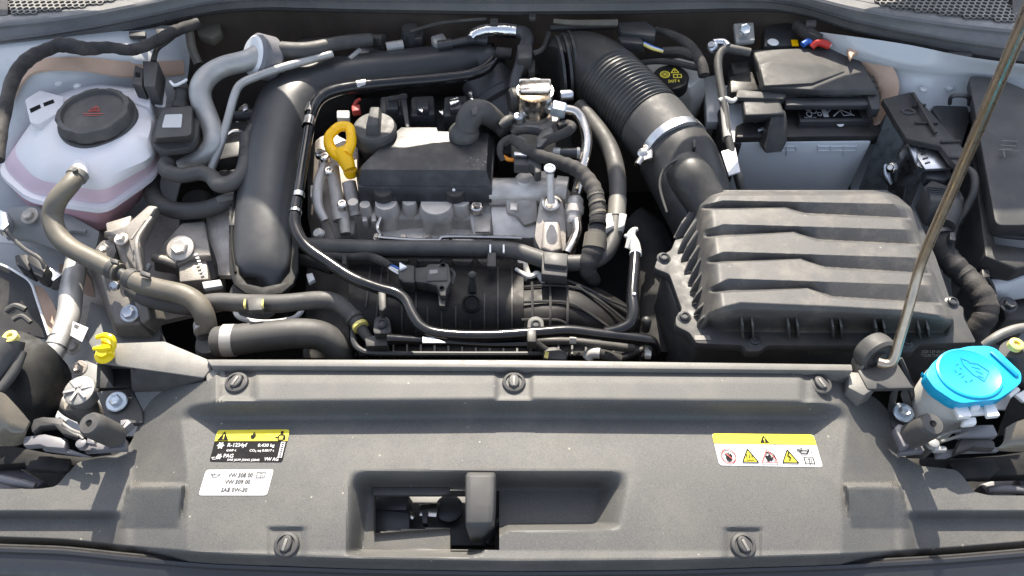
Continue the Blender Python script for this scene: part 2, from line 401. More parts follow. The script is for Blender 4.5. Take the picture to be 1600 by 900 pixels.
bon = thing('bonnet', 'unseen raised bonnet, its outline made up to shade the engine bay', 'bonnet', (0, .62, .2))
lo_, up_ = curve3(strip_front, .26), curve3(front_lit, .62)
N_ = 40
def res(c):
    c = [Vector(q) for q in cat(c, 8)]; xs = [-.95 + 1.9 * i / N_ for i in range(N_ + 1)]; out = []
    for x in xs:
        for a, b in zip(c, c[1:]):
            if a.x <= x <= b.x or (b is c[-1]): t = clamp((x - a.x) / ((b.x - a.x) or 1)); out.append(a.lerp(b, t)); break
        else: out.append(c[0].copy())
    return out
A_, B_ = res(lo_), res(up_)
sk = MB(); rows = []
for i in range(9):
    t = i / 8; rows.append([a.lerp(b, t) + Vector((0, -.03 * math.sin(math.pi * t), 0)) for a, b in zip(A_, B_)])
sk.grid([[p for p in r] for r in rows], 0); sk.grid([[p + Vector((0, .012, 0)) for p in r] for r in rows], 0)
part(bon, 'shade_panel', sk, M['paintD'])
hb = curve3(strip_back, .27); hb = res(hb); hg = MB()
hg.grid([[p for p in hb], [p + Vector((0, .12, -.002)) for p in hb], [p + Vector((0, .34, -.03)) for p in hb]], .008)
part(bon, 'shade_slat', hg, M['paintD'])  # added slat; the gap in front of it passes the rear sun strip

# ================================================================ front panel (slam panel cover)
yb_pts = [(-60, 764), (60, 764), (88, 760), (103, 742), (122, 722), (150, 716), (180, 712), (202, 698), (214, 670), (222, 645), (238, 622), (262, 606), (300, 600), (328, 594), (341, 582), (350, 573), (800, 576), (1318, 582), (1326, 592), (1334, 608), (1350, 613), (1372, 624), (1388, 642), (1396, 664), (1402, 690), (1414, 714), (1436, 728), (1470, 731), (1494, 734), (1508, 748), (1520, 768), (1545, 774), (1660, 775)]
yf_pts = [(-60, 846), (0, 849), (100, 852), (200, 863), (330, 874), (560, 882), (800, 886), (1050, 884), (1300, 876), (1480, 866), (1600, 856), (1660, 850)]
def yb(x): return smooth_lin(yb_pts, x, 5)
def yf(x): return smooth_lin(yf_pts, x, 25)
REC = [(548, 738), (986, 736), (968, 824), (792, 826), (744, 864), (541, 865)]
def recess(px, py):
    """depth of the latch recess 0..1"""
    top = sstep(734, 766, py)
    lft = sstep(lerp(542, 538, clamp((py - 735) / 130)), lerp(586, 566, clamp((py - 735) / 130)), px)
    xr = lerp(990, 972, clamp((py - 735) / 90)); rgt = 1 - sstep(xr - 54, xr, px)
    bot = lin([(560, 862), (736, 862), (752, 858), (776, 830), (794, 821), (1000, 819)], px)
    b = 1 - sstep(bot - 3, bot + 9, py)
    return min(top, 1) * lft * rgt * b
def bump(px, py, m):
    """wedge shaped bump beside the lamps; m mirrors"""
    if m: px = 1608 - px
    l = sstep(184, 190, px - (825 - py) * .22); r = 1 - sstep(283, 291, px + (py - 760) * .12)
    t = sstep(754, 760, py); f = clamp((826 - py) / 62)
    return l * r * t * f
FAST = [(370, 598), (803, 598), (1281, 601), (448, 851), (1161, 852)]
def zpan(px, py):
    m = px > 804; qx = 1608 - px if m else px
    yt = lin([(240, 644), (272, 640), (300, 630), (340, 625), (800, 621)], qx); yl = yt + lin([(240, 14), (340, 32), (800, 33)], qx)
    s = sstep(yt - 1, yl + 1, py)
    up = .0 - .060 * clamp((335 - qx) / 110) - .004 * sstep(600, 576, py)
    edge = 285 - (py - 680) * -.12
    low = -.032 - .037 * clamp((min(edge, 292) - qx) / 82)
    z = lerp(up, low, s)
    z -= .012 * clamp((py - 700) / 160) ** 2
    # outer ends step down to the lamps
    o = 1 - sstep(170, 200, qx)
    z -= o * .016 * sstep(796, 814, py)
    z += .018 * bump(px, py, m)
    z -= .048 * recess(px, py)
    for fx, fy in FAST:                       # shallow dish round each clip
        d = max(abs(px - fx) / 29, abs(py - fy) / 27)
        if d < 1.3: z -= .0035 * (1 - sstep(.78, 1.1, d))
    e = yf(px) - py
    z -= .018 * (1 - clamp(e / 12)) ** 2
    return z
XS = []; x = -50.
while x < 1652: XS.append(x); x += 3.2 if (535 < x < 1000 or x < 300 or x > 1310) else 5.
NR = 130; G = []
for i in range(NR + 1):
    r = []
    for x in XS:
        a, b = yb(x), yf(x); y = lerp(a, b, i / NR); r.append((x, y))
    G.append(r)
def in_hole(px, py):
    if 584 < px < 704 and 768 < py < lin([(584, 834), (610, 828), (704, 824)], px): return True
    return 704 <= px < 780 and 766 < py < 859
gp = [[P(a, b, zpan(a, b)) for a, b in r] for r in G]
keep = lambda i, k: not in_hole((G[i][k][0] + G[i + 1][k + 1][0]) / 2, (G[i][k][1] + G[i + 1][k + 1][1]) / 2)
pm = MB()
gp2 = [[p + Vector((0, .004, -.028)) for p in gp[0]]] + gp + [[p + Vector((0, -.002, -.014)) for p in gp[-1]]]
pm.grid(gp2, 0, lambda i, k: True if i in (0, NR + 1) else keep(i - 1, k))
front = thing('front_cover_panel', 'wide grainy grey plastic panel across the front with stickers and a latch recess', 'cover panel', P(800, 860, -.05))
po = part(front, 'panel_skin', pm, M['panel'], smooth=30, recalc=False)
# skirts round the opening so the plastic has thickness
hw = MB()
HB = [(584, 766), (780, 766), (780, 860), (704, 860), (704, 825), (584, 833)]
hp = [P(a, b, -.082) for a, b in HB]
for a, b in zip(hp, hp[1:] + hp[:1]):
    hw.add([a, b, b - Vector((0, 0, .02)), a - Vector((0, 0, .02))], [(0, 1, 2, 3)])
part(front, 'opening_rim', hw, M['panel'])
sl = MB(); sl.pp([(581, 762), (702, 761), (703, 770), (690, 773), (583, 773)], -.078, .006, .001); part(front, 'recess_lip', sl, M['panel'])

# stickers ---------------------------------------------------------------
def icon_tri(f, cx, cy, s, k, wd=None):
    f.poly([(cx, cy - s), (cx + s * 1.1, cy + s * .8), (cx - s * 1.1, cy + s * .8)], k) if wd is None else f.line([(cx, cy - s), (cx + s * 1.1, cy + s * .8), (cx - s * 1.1, cy + s * .8), (cx, cy - s)], wd, k)
def oilcan(f, x, y, s, k):
    f.line([(x, y), (x + .5 * s, y + .25 * s), (x + .5 * s, y + .9 * s), (x + 1.6 * s, y + .9 * s), (x + 2.3 * s, y + .1 * s)], .16 * s, k)
    f.line([(x + .5 * s, y + .3 * s), (x + 1.4 * s, y + .3 * s), (x + 2.3 * s, y + .1 * s)], .14 * s, k); f.line([(x + .8 * s, y + .3 * s), (x + .8 * s, y - .05 * s)], .12 * s, k); f.line([(x + .55 * s, y - .05 * s), (x + 1.1 * s, y - .05 * s)], .12 * s, k); f.circ(x + 2.6 * s, y + .7 * s, .1 * s, k, 8)
    f.line([(x, y), (x - .05 * s, y + .3 * s), (x + .5 * s, y + .45 * s)], .12 * s, k)
def book(f, x, y, w, h, k, wd=.7):
    f.line([(x, y), (x, y + h), (x + w / 2, y + h), (x + w, y + h), (x + w, y), (x + w / 2, y + h * .1), (x, y)], wd, k); f.line([(x + w / 2, y + h * .1), (x + w / 2, y + h)], wd, k); f.text('i', x + w * .68, y + h * .85, h * .6, k, bold=.02)
def snow(f, cx, cy, r, k):
    for i in range(6):
        a = math.pi * i / 3; f.line([(cx, cy), (cx + r * math.cos(a), cy + r * math.sin(a))], r * .3, k)
    f.circ(cx, cy, r * .62, k, 12, wd=r * .28)
def flame(f, cx, cy, s, k):
    f.poly([(cx - .7 * s, cy + .3 * s), (cx - .45 * s, cy - .25 * s), (cx - .25 * s, cy), (cx + .05 * s, cy - s), (cx + .35 * s, cy - .2 * s), (cx + .6 * s, cy - .5 * s), (cx + .7 * s, cy + .35 * s), (cx + .3 * s, cy + .9 * s), (cx - .35 * s, cy + .9 * s)], k)
# refrigerant sticker: 113 x 50 units
qm = quadmap((340, 672), (453, 671), (441, 722), (327, 721), zpan, 113, 50)
st = Flat(qm); st.rect(0, 0, 113, 50, 1, 4); s1 = part(front, 'refrigerant_sticker', st.mb, M['black'], 'black sticker with a yellow warning strip reading R-1234yf', smooth=0)
f = Flat(qm); f.poly([(0, 17.5)] + [(0, 4), (1, 1), (4, 0), (109, 0), (112, 1), (113, 4)] + [(113, 17.5)], 2); part(s1, 'warning_strip', f.mb, M['yellow'], smooth=0)
f = Flat(qm); icon_tri(f, 12, 10, 8, 3); flame(f, 58, 8.5, 6, 3); f.circ(102, 4.5, 2.4, 3); f.line([(93, 12), (97, 12), (99, 8), (105, 8), (108, 11), (108, 16)], 1.8, 3); f.line([(98, 10), (98, 16), (106, 16), (106, 10)], 1.8, 3); part(s1, 'warning_symbols', f.mb, M['black'], smooth=0)
f = Flat(qm); f.text('!', 11.2, 14, 7, 4, bold=.05); part(s1, 'exclamation_mark', f.mb, M['yellow'], smooth=0)
f = Flat(qm); snow(f, 11, 24.5, 5.6, 2); snow(f, 13, 42, 4.6, 2); oilcan(f, 2, 43, 4, 2)
for t, x_, y_, h_, w_, b_ in (('R-1234yf', 22, 26.5, 6, 30, .02), ('GWP 4', 22, 34, 3.6, 15, .02), ('0.430 kg', 69, 26.5, 5, 26, .02), ('CO₂ eq 0.0017 t', 58, 34, 3.8, 38, .02), ('PAG', 20, 43.5, 6, 15, .02), ('SAE J639 J2842 J2845', 27, 48.6, 3.4, 50, .015), ('VW AG', 84, 48, 5.4, 22, .02)):
    f.text(t, x_, y_, h_, 2, w_, b_)
f.rect(104, 19, 110.5, 43, 2)
part(s1, 'sticker_lettering', f.mb, M['label'], smooth=0)
f = Flat(qm)
for i in range(7): f.rect(105.5, 20.5 + i * 3.2, 109, 21.8 + i * 3.2, 3)
part(s1, 'side_print', f.mb, M['black'], smooth=0)
# oil grade sticker
qm2 = quadmap((322, 734), (428, 733), (417, 774), (310, 774), zpan, 108, 41)
st = Flat(qm2); st.rect(0, 0, 108, 41, 1, 5); s2 = part(front, 'oil_grade_sticker', st.mb, M['label'], 'white oil grade sticker with three lines of grey print', smooth=0)
f = Flat(qm2); oilcan(f, 10, 6, 6.5, 2); book(f, 83, 4.5, 13, 8.5, 2, 1.1)
for t, x_, y_, w_ in (('VW 508 00', 37, 12, 40), ('VW 509 00', 35, 22.5, 41), ('SAE 0W-20', 33, 35, 42)): f.text(t, x_, y_, 6.8, 2, w_, .03)
for i in range(6): f.line([(103, 5 + i * 2), (105, 5 + i * 2)], .5, 2)
part(s2, 'sticker_lettering', f.mb, M['greyp'], smooth=0)
# hazard sticker
qm3 = quadmap((1112, 677), (1271, 679), (1286, 730), (1124, 727), zpan, 160, 50)
st = Flat(qm3); st.rect(0, 0, 160, 50, 1, 5); s3 = part(front, 'hazard_sticker', st.mb, M['label'], 'white hazard sticker with yellow strip and a row of warning symbols', smooth=0)
f = Flat(qm3); f.poly([(0, 15.5), (0, 5), (1.5, 1.5), (5, 0), (155, 0), (158.5, 1.5), (160, 5), (160, 15.5)], 2)
icon_tri(f, 50, 35, 11, 2); icon_tri(f, 112, 35, 11, 2); part(s3, 'yellow_print', f.mb, M['yellow'], smooth=0)
f = Flat(qm3); icon_tri(f, 80, 8.4, 6.5, 3); icon_tri(f, 50, 35, 11.2, 3, 1.7); icon_tri(f, 112, 35, 11.2, 3, 1.7)
for k in range(3): f.line([(46 + k * 4, 32), (47 + k * 4, 34), (45.4 + k * 4, 36), (46.5 + k * 4, 38)], 1.4, 3)
f.line([(44, 40.6), (56, 40.6)], 1.1, 3); f.line([(113, 28), (110, 34), (114, 35), (111, 41)], 2.2, 3)
f.poly([(13, 35), (17, 35), (23, 32), (24, 35), (22, 41), (18, 43.5), (14, 41)], 3)
for k in range(4): f.line([(15 + k * 2.2, 35), (14 + k * 2.4, 28 + abs(k - 1.5))], 1.3, 3)
for k in range(4):
    a = math.pi / 2 * k + .5; f.circ(80 + 3.2 * math.cos(a), 37 + 3.2 * math.sin(a), 2.5, 3, 8)
f.line([(76, 29.5), (83, 27.5), (89, 32), (91, 40)], 1.8, 3); f.line([(88, 33), (84, 40)], 1.4, 3)
oilcan(f, 128, 22, 8, 3); oilcan(f, 128, 22.5, 8, 3); book(f, 135, 35, 14, 10, 3, 1.3); part(s3, 'symbols', f.mb, M['black'], smooth=0)
f = Flat(qm3); f.circ(18, 35, 11, 3, 20, wd=1.6); f.line([(10.5, 27.5), (25.5, 42.5)], 1.4, 4); icon_tri(f, 80, 35, 11.5, 4, 1.4); part(s3, 'red_print', f.mb, M['red'], smooth=0)
f = Flat(qm3); f.text('!', 79.2, 12.6, 6, 4, bold=.05); part(s3, 'exclamation_mark', f.mb, M['yellow'], smooth=0)

# quarter-turn clips ------------------------------------------------------
desc = ['quarter-turn clip at the rear edge of the front panel above the refrigerant sticker', 'quarter-turn clip in the middle of the rear edge of the front panel',
        'quarter-turn clip at the rear edge of the front panel above the hazard sticker', 'quarter-turn clip near the front edge below the white oil sticker', 'quarter-turn clip near the front edge below the hazard sticker']
k_ = S(803, 598, 0)
clip = thing('quarter_turn_clip', desc[0], 'panel clip', (0, 0, 0), 'quarter-turn clips of the front panel')
m = MB(); m.lathe((0, 0, -.004), (0, 0, 1), [(18.5 * k_, 0), (18.5 * k_, .0045), (17 * k_, .007), (13 * k_, .0082), (12.5 * k_, .0062), (0, .0062)], 28); hd = part(clip, 'head', m, M['dark'])
m = MB(); m.loftp([[Vector((x_ * k_ * s_, y_ * k_ * s_, z_)) for x_, y_ in [(9 * math.cos(2 * math.pi * i / 14), 13 * math.sin(2 * math.pi * i / 14)) for i in range(14)]] for s_, z_ in ((.8, .0068), (.95, .0058), (1, .002))], .0004); part(clip, 'grip', m, M['dark'])
m = MB(); m.box((0, -.0015, .0072), 4 * k_, 17 * k_, .0016, bev=.0003); part(clip, 'slot_glint', m, M['trim'])  # reflected light in the groove put into its paler colour
for i, (fx, fy) in enumerate(FAST):
    c = clip if i == 0 else copy_tree(clip); c['label'] = desc[i]
    c.location = P(fx, fy, zpan(fx, fy) + .001); c.rotation_euler = (rad(0 if i < 3 else 8), 0, rad((-22, 0, 22, -12, 22)[i]))
# latch lever ------------------------------------------------------------
lv = thing('bonnet_latch_lever', 'grey plastic latch lever sticking up out of the front recess', 'lever', P(750, 830, -.1))
m = MB()
def lring(y, x0, x1, z, dz): return [P(x0, y, z - dz), P(x0 + 6, y, z), P(x1 - 6, y, z), P(x1, y, z - dz)]
up = [(738, 730, 773, -.020), (744, 727, 775, -.016), (790, 727, 774, -.020), (816, 727, 772, -.026), (823, 728, 768, -.03), (836, 732, 760, -.042), (840, 736, 757, -.05)]
rr = []
for y, a, b, z in up:
    p = [P(a, y, z - .010), P(a + 2, y, z - .002), P(a + 8, y, z), P(b - 10, y, z), P(b - 3, y, z - .002), P(b, y, z - .010)]
    q = [v - Vector((0, -.006, .03)) for v in p[::-1]]; rr.append(p + q)
m.loftp(rr, .0015, 2); part(lv, 'handle', m, M['dark'])
m = MB(); m.bar(P(752, 800, -.06), P(752, 820, -.14), .022, .012); part(lv, 'stem', m, M['satin'])
lk = thing('bonnet_lock', 'black bonnet lock with a bright metal catch inside the front recess', 'lock', P(680, 800, -.2))
m = MB(); m.box(P(660, 800, -.165), .20, .10, .02); m.bar(P(585, 790, -.13), P(640, 790, -.12), .02, .02); m.lpx(702, 797, -.14, [(22, 0), (22, 8), (17, 10), (0, 10)]); m.pp([(583, 775), (640, 778), (640, 826), (583, 834)], -.12, .03); part(lk, 'housing', m, M['satin'])
m = MB(); m.pp([(655, 788), (688, 785), (684, 795), (682, 808), (655, 806)], -.125, .004, .001); m.pp([(640, 797), (648, 806), (645, 812), (640, 810)], -.125, .004, .001); part(lk, 'catch', m, M['tin'])
m = MB(); m.pp([(659, 796), (668, 796), (668, 818), (660, 818)], -.115, .012, .001); part(lk, 'pin', m, M['satin'])
m = MB(); m.lpx(772, 826, -.15, [(9, 0), (9, 14), (5, 16), (0, 16)]); m.tube([(760, 850, -.14, 5), (790, 800, -.14, 5)], 8); part(lk, 'spring_arm', m, M['satin'])
# bumper below -------------------------------------------------------------
b = MB()
xs = [-80 + 22 * i for i in range(81)]
def yfo(x): return yf(x)
b.grid([[P(x, yfo(x) + 6, -.10) for x in xs], [P(x, yfo(x) + 5, -.076) for x in xs], [P(x, yfo(x) + 8, -.072) for x in xs], [P(x, yfo(x) + 13, -.074) for x in xs], [P(x, yfo(x) + 17, -.079) for x in xs], [P(x, yfo(x) + 24, -.080) for x in xs], [P(x, yfo(x) + 50, -.095) for x in xs], [P(x, yfo(x) + 110, -.15) for x in xs]], .004)
single('bumper', b, M['bumper'], 'dark slate painted bumper edge along the bottom of the view', 'bumper')
b = MB(); b.tube([(x, yfo(x) + 4, -.083, 3.2) for x in xs[::2]], 8, 3); single('bumper_seal', b, M['matte'], 'thin black rubber seal between front panel and bumper', 'seal')

# ================================================================ rear bar of the slam panel and the left air guide
rb = thing('radiator_crossbar', 'long straight grey plastic bar behind the front panel', 'crossbar', P(800, 570, -.03))
m = MB(); m.pp([(322, 561), (800, 562), (1331, 569), (1333, 579), (800, 574), (330, 572)], .006, .035, .0015); m.pp([(322, 561), (352, 561), (352, 600), (322, 596)], -.005, .05, .002); part(rb, 'bar', m, M['trim'])
m = MB(); m.pp([(1326, 580), (1372, 585), (1372, 603), (1350, 618), (1326, 606)], -.008, .05, .002); part(rb, 'end_block', m, M['trim'])
ag = thing('air_guide', 'flat grey wedge shaped air guide left of the crossbar', 'air guide', P(230, 580, -.06))
m = MB(); m.pp([(150, 537, .0), (257, 533, .0), (324, 561, .0), (330, 575, -.002), (318, 590, -.004), (204, 574, -.004), (152, 566, -.004)], 0, .004, .0015); part(ag, 'top_plate', m, M['trim'])
m = MB()
for a, b2 in (((152, 566), (150, 606)), ((204, 576), (205, 612))): m.add([P(*a, -.004), P(*b2, -.06), P(b2[0] + 6, b2[1] + 2, -.06), P(a[0] + 6, a[1] + 1, -.004)], [(0, 1, 2, 3)])
m.prism([P(204, 575, -.005), P(318, 591, -.005), P(312, 606, -.04), P(206, 610, -.04)], .006, .001)
part(ag, 'front_web', m, M['dark'])
m = MB()
for a, b2 in (((150, 538), (257, 534)), ((257, 534), (322, 562)), ((150, 538), (153, 566))): m.prism([P(*a, -.005), P(*b2, -.005), P(*b2, -.005) - Vector((0, 0, .07)), P(*a, -.005) - Vector((0, 0, .07))], Vector((0, -.004, 0)), 0)
part(ag, 'rear_wall', m, M['trim'])  # walls added to keep the sun off the pocket below
m = MB(); m.pp([(150, 612), (205, 606), (222, 640), (224, 660), (165, 664), (160, 640)], -.055, .01, .002); part(ag, 'bracket', m, M['dark'])
m = MB(); m.pp([(152, 570), (204, 577), (204, 606), (152, 606)], -.06, .01, .001); part(ag, 'pocket', m, M['plastic'])
def hexbolt(name, label, px, py, z, rw, rh, axis=(0, 0, 1), mat_='bolt', group=None, washer=True):
    t = thing(name, label, 'bolt', P(px, py, z), group); k = S(px, py, z)
    if washer: m = MB(); m.lathe(P(px, py, z), axis, [(rw * k, 0), (rw * k, .0018), (rw * .9 * k, .003), (0, .003)], 24); part(t, 'washer', m, M[mat_])
    m = MB(); m.lathe(P(px, py, z), axis, [(rh * k, .002), (rh * k, .008), (rh * .85 * k, .0095), (rh * .5 * k, .0085), (0, .0085)], 6, .3); part(t, 'hex_head', m, M[mat_], smooth=20); return t
hexbolt('flange_bolt', 'bluish zinc hex bolt with washer by the yellow cap', 183, 628, -.05, 17, 9.5, (0, -.15, 1), group='large zinc bolts on the front brackets')
hexbolt('flange_bolt', 'bluish zinc hex bolt with washer left of the blue cap', 1411, 645, -.05, 16, 9, (0, -.15, 1), group='large zinc bolts on the front brackets')
# yellow protective cap on the air guide
yc = thing('yellow_cap', 'small bright yellow plastic cap on the end of the air guide', 'cap', P(163, 558, 0))
m = MB(); m.lpx(164, 556, .004, [(13, 0), (15, 2), (14, 4), (9, 6), (8, 14), (0, 14)], (.1, -.1, 1)); part(yc, 'base', m, M['yplast'])
m = MB(); m.tube([(152, 527, .018, 4), (164, 524, .024, 4.5), (174, 528, .024, 5), (178, 538, .018, 4.5), (175, 548, .01, 4)], 8); m.tube([(146, 545, .016, 3), (160, 544, .017, 5), (174, 542, .016, 5)], 8); m.pp([(157, 525), (174, 525), (175, 552), (157, 552)], .014, .012, .002); part(yc, 'clip_loop', m, M['yplast'])
# ================================================================ left side: inner wing, tank, hoses, engine mount, lamp
iw = thing('inner_wing', 'blue-grey painted inner wing behind the coolant tank', 'inner wing', P(150, 250, -.1))
m = MB(); m.sheet([[(-80, 66, .05), (0, 62, .05), (120, 50, .045), (230, 40, .03), (300, 40, .0)],
    [(-80, 112, .03), (0, 108, .03), (120, 92, .03), (220, 90, .015), (295, 100, -.03)],
    [(-80, 160, .0), (0, 150, .0), (100, 120, .005), (210, 122, -.015), (290, 140, -.06)],
    [(-80, 240, -.05), (0, 235, -.05), (70, 200, -.06), (200, 190, -.09), (300, 200, -.13)],
    [(-80, 330, -.13), (0, 330, -.14), (80, 320, -.15), (170, 340, -.19), (270, 330, -.22)],
    [(-80, 400, -.17), (0, 400, -.18), (60, 420, -.20), (150, 450, -.23), (240, 430, -.25)],
    [(-80, 480, -.22), (0, 480, -.23), (60, 500, -.25), (150, 540, -.27), (260, 560, -.29)],
    [(-80, 640, -.26), (0, 640, -.27), (60, 660, -.28), (150, 680, -.29), (260, 680, -.31)]], 4, 4, .004)
part(iw, 'wing_panel', m, M['paint'])
m = MB(); m.sheet([[(15, 150, -.004), (28, 120, .012), (60, 103, .022), (130, 100, .02), (205, 106, .002), (290, 104, -.025)], [(22, 176, -.018), (40, 140, .002), (66, 121, .012), (130, 119, .01), (205, 129, -.014), (292, 124, -.045)]], 5, 3, .004, .014)
part(iw, 'sealant_bead', m, M['seal'])
m = MB(); m.sheet([[(100, 425, -.20), (128, 420, -.20), (150, 450, -.21)], [(104, 470, -.22), (135, 480, -.22), (158, 490, -.22)], [(112, 540, -.24), (140, 550, -.24), (150, 575, -.24)]], 4, 4, .004, .02)
part(iw, 'sealant_patch', m, M['seal'])
m = MB(); m.sheet([[(0, 372, -.14), (40, 370, -.15), (86, 396, -.17)], [(0, 395, -.15), (40, 400, -.16), (94, 412, -.18)]], 3, 3, .003, .03)
part(iw, 'pale_patch', m, M['paint'])
for x_, y_ in ((92, 131), (121, 135)):
    m = MB(); m.lpx(x_, y_, .012, [(6, 0), (5.5, 2), (3, 3), (0, 3)]); part(iw, 'weld_dimple', m, M['paint'])
mb_ = thing('mount_bracket', 'flat grey steel bracket with a bolt left of the curved coolant hose', 'bracket', P(60, 350, -.1))
m = MB(); m.sheet([[(14, 325, -.08), (60, 322, -.08), (100, 332, -.09), (155, 362, -.10)], [(4, 350, -.09), (60, 352, -.09), (105, 370, -.10), (150, 385, -.11)], [(10, 372, -.11), (50, 376, -.11), (100, 395, -.115), (138, 410, -.12)]], 4, 4, .006); part(mb_, 'plate', m, M['paintD'])
m = MB(); m.tube([(95, 372, -.095, 3), (110, 360, -.093, 3), (135, 362, -.095, 3)], 8); part(mb_, 'stamped_rib', m, M['paintD'])
hexbolt('bracket_bolt', 'grey hex bolt on the steel bracket left of the hose bend', 47, 338, -.078, 14, 9, (-.1, -.3, 1), 'aluD')
# coolant tank ------------------------------------------------------------
tk = thing('coolant_tank', 'milky white coolant expansion tank with a round black cap', 'coolant tank', P(130, 260, -.1))
def ring(pts, n=5): return [P(*p) for p in roundpoly(pts, 20, n)]
def zz(pts, z): return [(a, b, z) for a, b in pts]
r0 = [(88, 188), (110, 160), (152, 148), (196, 162), (212, 188), (196, 214), (152, 226), (108, 214)]
r1 = [(62, 196), (92, 150), (152, 132), (212, 146), (240, 188), (226, 232), (158, 250), (92, 238)]
r2 = [(34, 215), (80, 148), (152, 127), (226, 140), (247, 190), (240, 246), (158, 280), (66, 262)]
r3 = [(2, 258), (62, 170), (150, 140), (232, 150), (250, 205), (246, 262), (164, 318), (46, 300)]
r4 = [(-6, 268), (58, 176), (150, 146), (236, 156), (253, 212), (249, 270), (166, 328), (44, 310)]
r5 = [(-6, 272), (58, 182), (150, 150), (236, 162), (253, 218), (249, 276), (166, 335), (44, 317)]
r6 = [(4, 276), (62, 190), (150, 160), (232, 170), (246, 225), (240, 280), (165, 336), (48, 318)]
r7 = [(26, 304), (74, 210), (150, 180), (220, 190), (236, 240), (228, 306), (164, 362), (62, 344)]
m = MB(); m.rings([ring(zz(r0, .002)), ring(zz(r1, -.006)), ring(zz(r2, -.022)), ring(zz([(lerp(a[0], b[0], .5), lerp(a[1], b[1], .5)) for a, b in zip(r2, r3)], -.042))], True)
part(tk, 'upper_shell', m, M['tank'], smooth=50)
m = MB(); m.rings([ring(zz([(lerp(a[0], b[0], .5), lerp(a[1], b[1], .5)) for a, b in zip(r2, r3)], -.042)), ring(zz(r3, -.064)), ring(zz([(a * 1.0, b + (2 if b > 240 else 0)) for a, b in r3], -.068))], False); part(tk, 'filled_band', m, M['tankB'], smooth=50)
m = MB(); m.rings([ring(zz(r3, -.068)), ring(zz(r4, -.067)), ring(zz(r5, -.073)), ring(zz(r6, -.078))], True); part(tk, 'weld_seam', m, M['tank'], smooth=50)
m = MB(); m.rings([ring(zz(r6, -.078)), ring(zz([(a * .98 + 2, b + 6) for a, b in r6], -.088)), ring(zz(r7, -.125)), ring(zz([(lerp(a, 140, .2), lerp(b, 270, .2)) for a, b in r7], -.14))], True)
part(tk, 'lower_shell', m, M['tankP'], smooth=50)
cp = MB(); cc = (152, 186, .006); ax = (0, -.10, 1)
cp.lpx(*cc, [(60, -8), (60, 0), (58, 2)], ax, 40); cap_ = part(tk, 'cap', cp, M['rubber'])
cp = MB(); k = S(*cc); o = P(*cc); prof = []
R_ = [[o + Vector((math.cos(a) * r * k, math.sin(a) * r * k, h * k)) for a in [2 * math.pi * i / 72 for i in range(72)] for r in [rr_ * (1 - .035 * (math.sin(a * 9) > .3 and rr_ > 48))]] for rr_, h in ((57, 0), (57, 14), (54, 18), (47, 19), (45, 13), (0.1, 13))]
cp.rings(R_); part(cap_, 'grip_ring', cp, M['rubber'])
fm = plane3(o + Vector((-24 * k, 18 * k, 13.6 * k)), Vector((48 * k, 0, 0)), Vector((0, -36 * k, 0)), 48, 36)
f = Flat(fm); f.line([(15, 16), (24, 3), (33, 16), (15, 16)], 1.6); f.line([(18, 16), (18, 9)], 1.8); f.line([(30, 16), (30, 9)], 1.8); f.line([(24, 14), (24, 7)], 2); f.poly([(20, 16), (28, 16), (26, 11), (22, 11)]); f.line([(8, 22), (40, 22)], 1.6); f.line([(12, 26), (36, 26)], 1.2)
part(cap_, 'red_symbol', f.mb, M['red'], smooth=0)
m = MB(); m.tube([(128, 258, -.02, 12), (124, 270, -.012, 13), (121, 276, -.008, 13)], 16); part(tk, 'outlet_stub', m, M['tank'])
m = MB(); m.pp([(38, 155), (62, 140), (100, 150), (98, 172), (58, 195), (46, 190)], .004, .03, .003); part(tk, 'mounting_ear', m, M['tank'])
m = MB(); m.pp([(46, 170), (62, 163), (64, 168), (48, 176)], .0048, .002, 0); m.pp([(67, 161), (83, 155), (85, 160), (69, 166)], .0048, .002, 0); part(tk, 'ear_slot', m, M['black'])
m = MB(); m.pp([(208, 132), (238, 140), (234, 168), (206, 160)], .0, .05, .003); part(tk, 'sensor_socket', m, M['tank'])
lp = thing('level_sensor_plug', 'grey-black plug with a square hole at the back corner of the coolant tank', 'connector', P(225, 130, .01))
m = MB(); m.pp([(210, 100), (224, 106), (222, 134), (205, 130)], .03, .035, .003); m.pp([(222, 94), (248, 96), (242, 136), (224, 134)], .034, .04, .003); part(lp, 'plug_body', m, M['dark'])
m = MB(); m.pp([(212, 112), (219, 114), (219, 120), (211, 119)], .0312, .002, 0); part(lp, 'plug_hole', m, M['black'])
m = MB(); m.tube([(240, 96, .03, 5), (245, 78, .03, 4), (262, 64, .03, 4), (285, 45, .03, 4)], 8); part(lp, 'cable', m, M['plastic'])
t = MB(); t.tube([(-4, 250, .03, 10), (4, 190, .045, 10), (20, 125, .055, 10.5), (45, 92, .06, 11), (80, 75, .06, 10), (100, 70, .06, 12), (135, 76, .06, 11), (170, 74, .055, 9), (205, 78, .05, 9), (240, 66, .05, 9), (275, 48, .045, 9), (310, 36, .04, 8)], 12, 6, fn=lambda t, r: r * (1 + .05 * math.sin(t * 160)))
single('wiring_harness', t, M['tape'], 'thick black taped harness arching over the left inner wing', 'wiring harness')

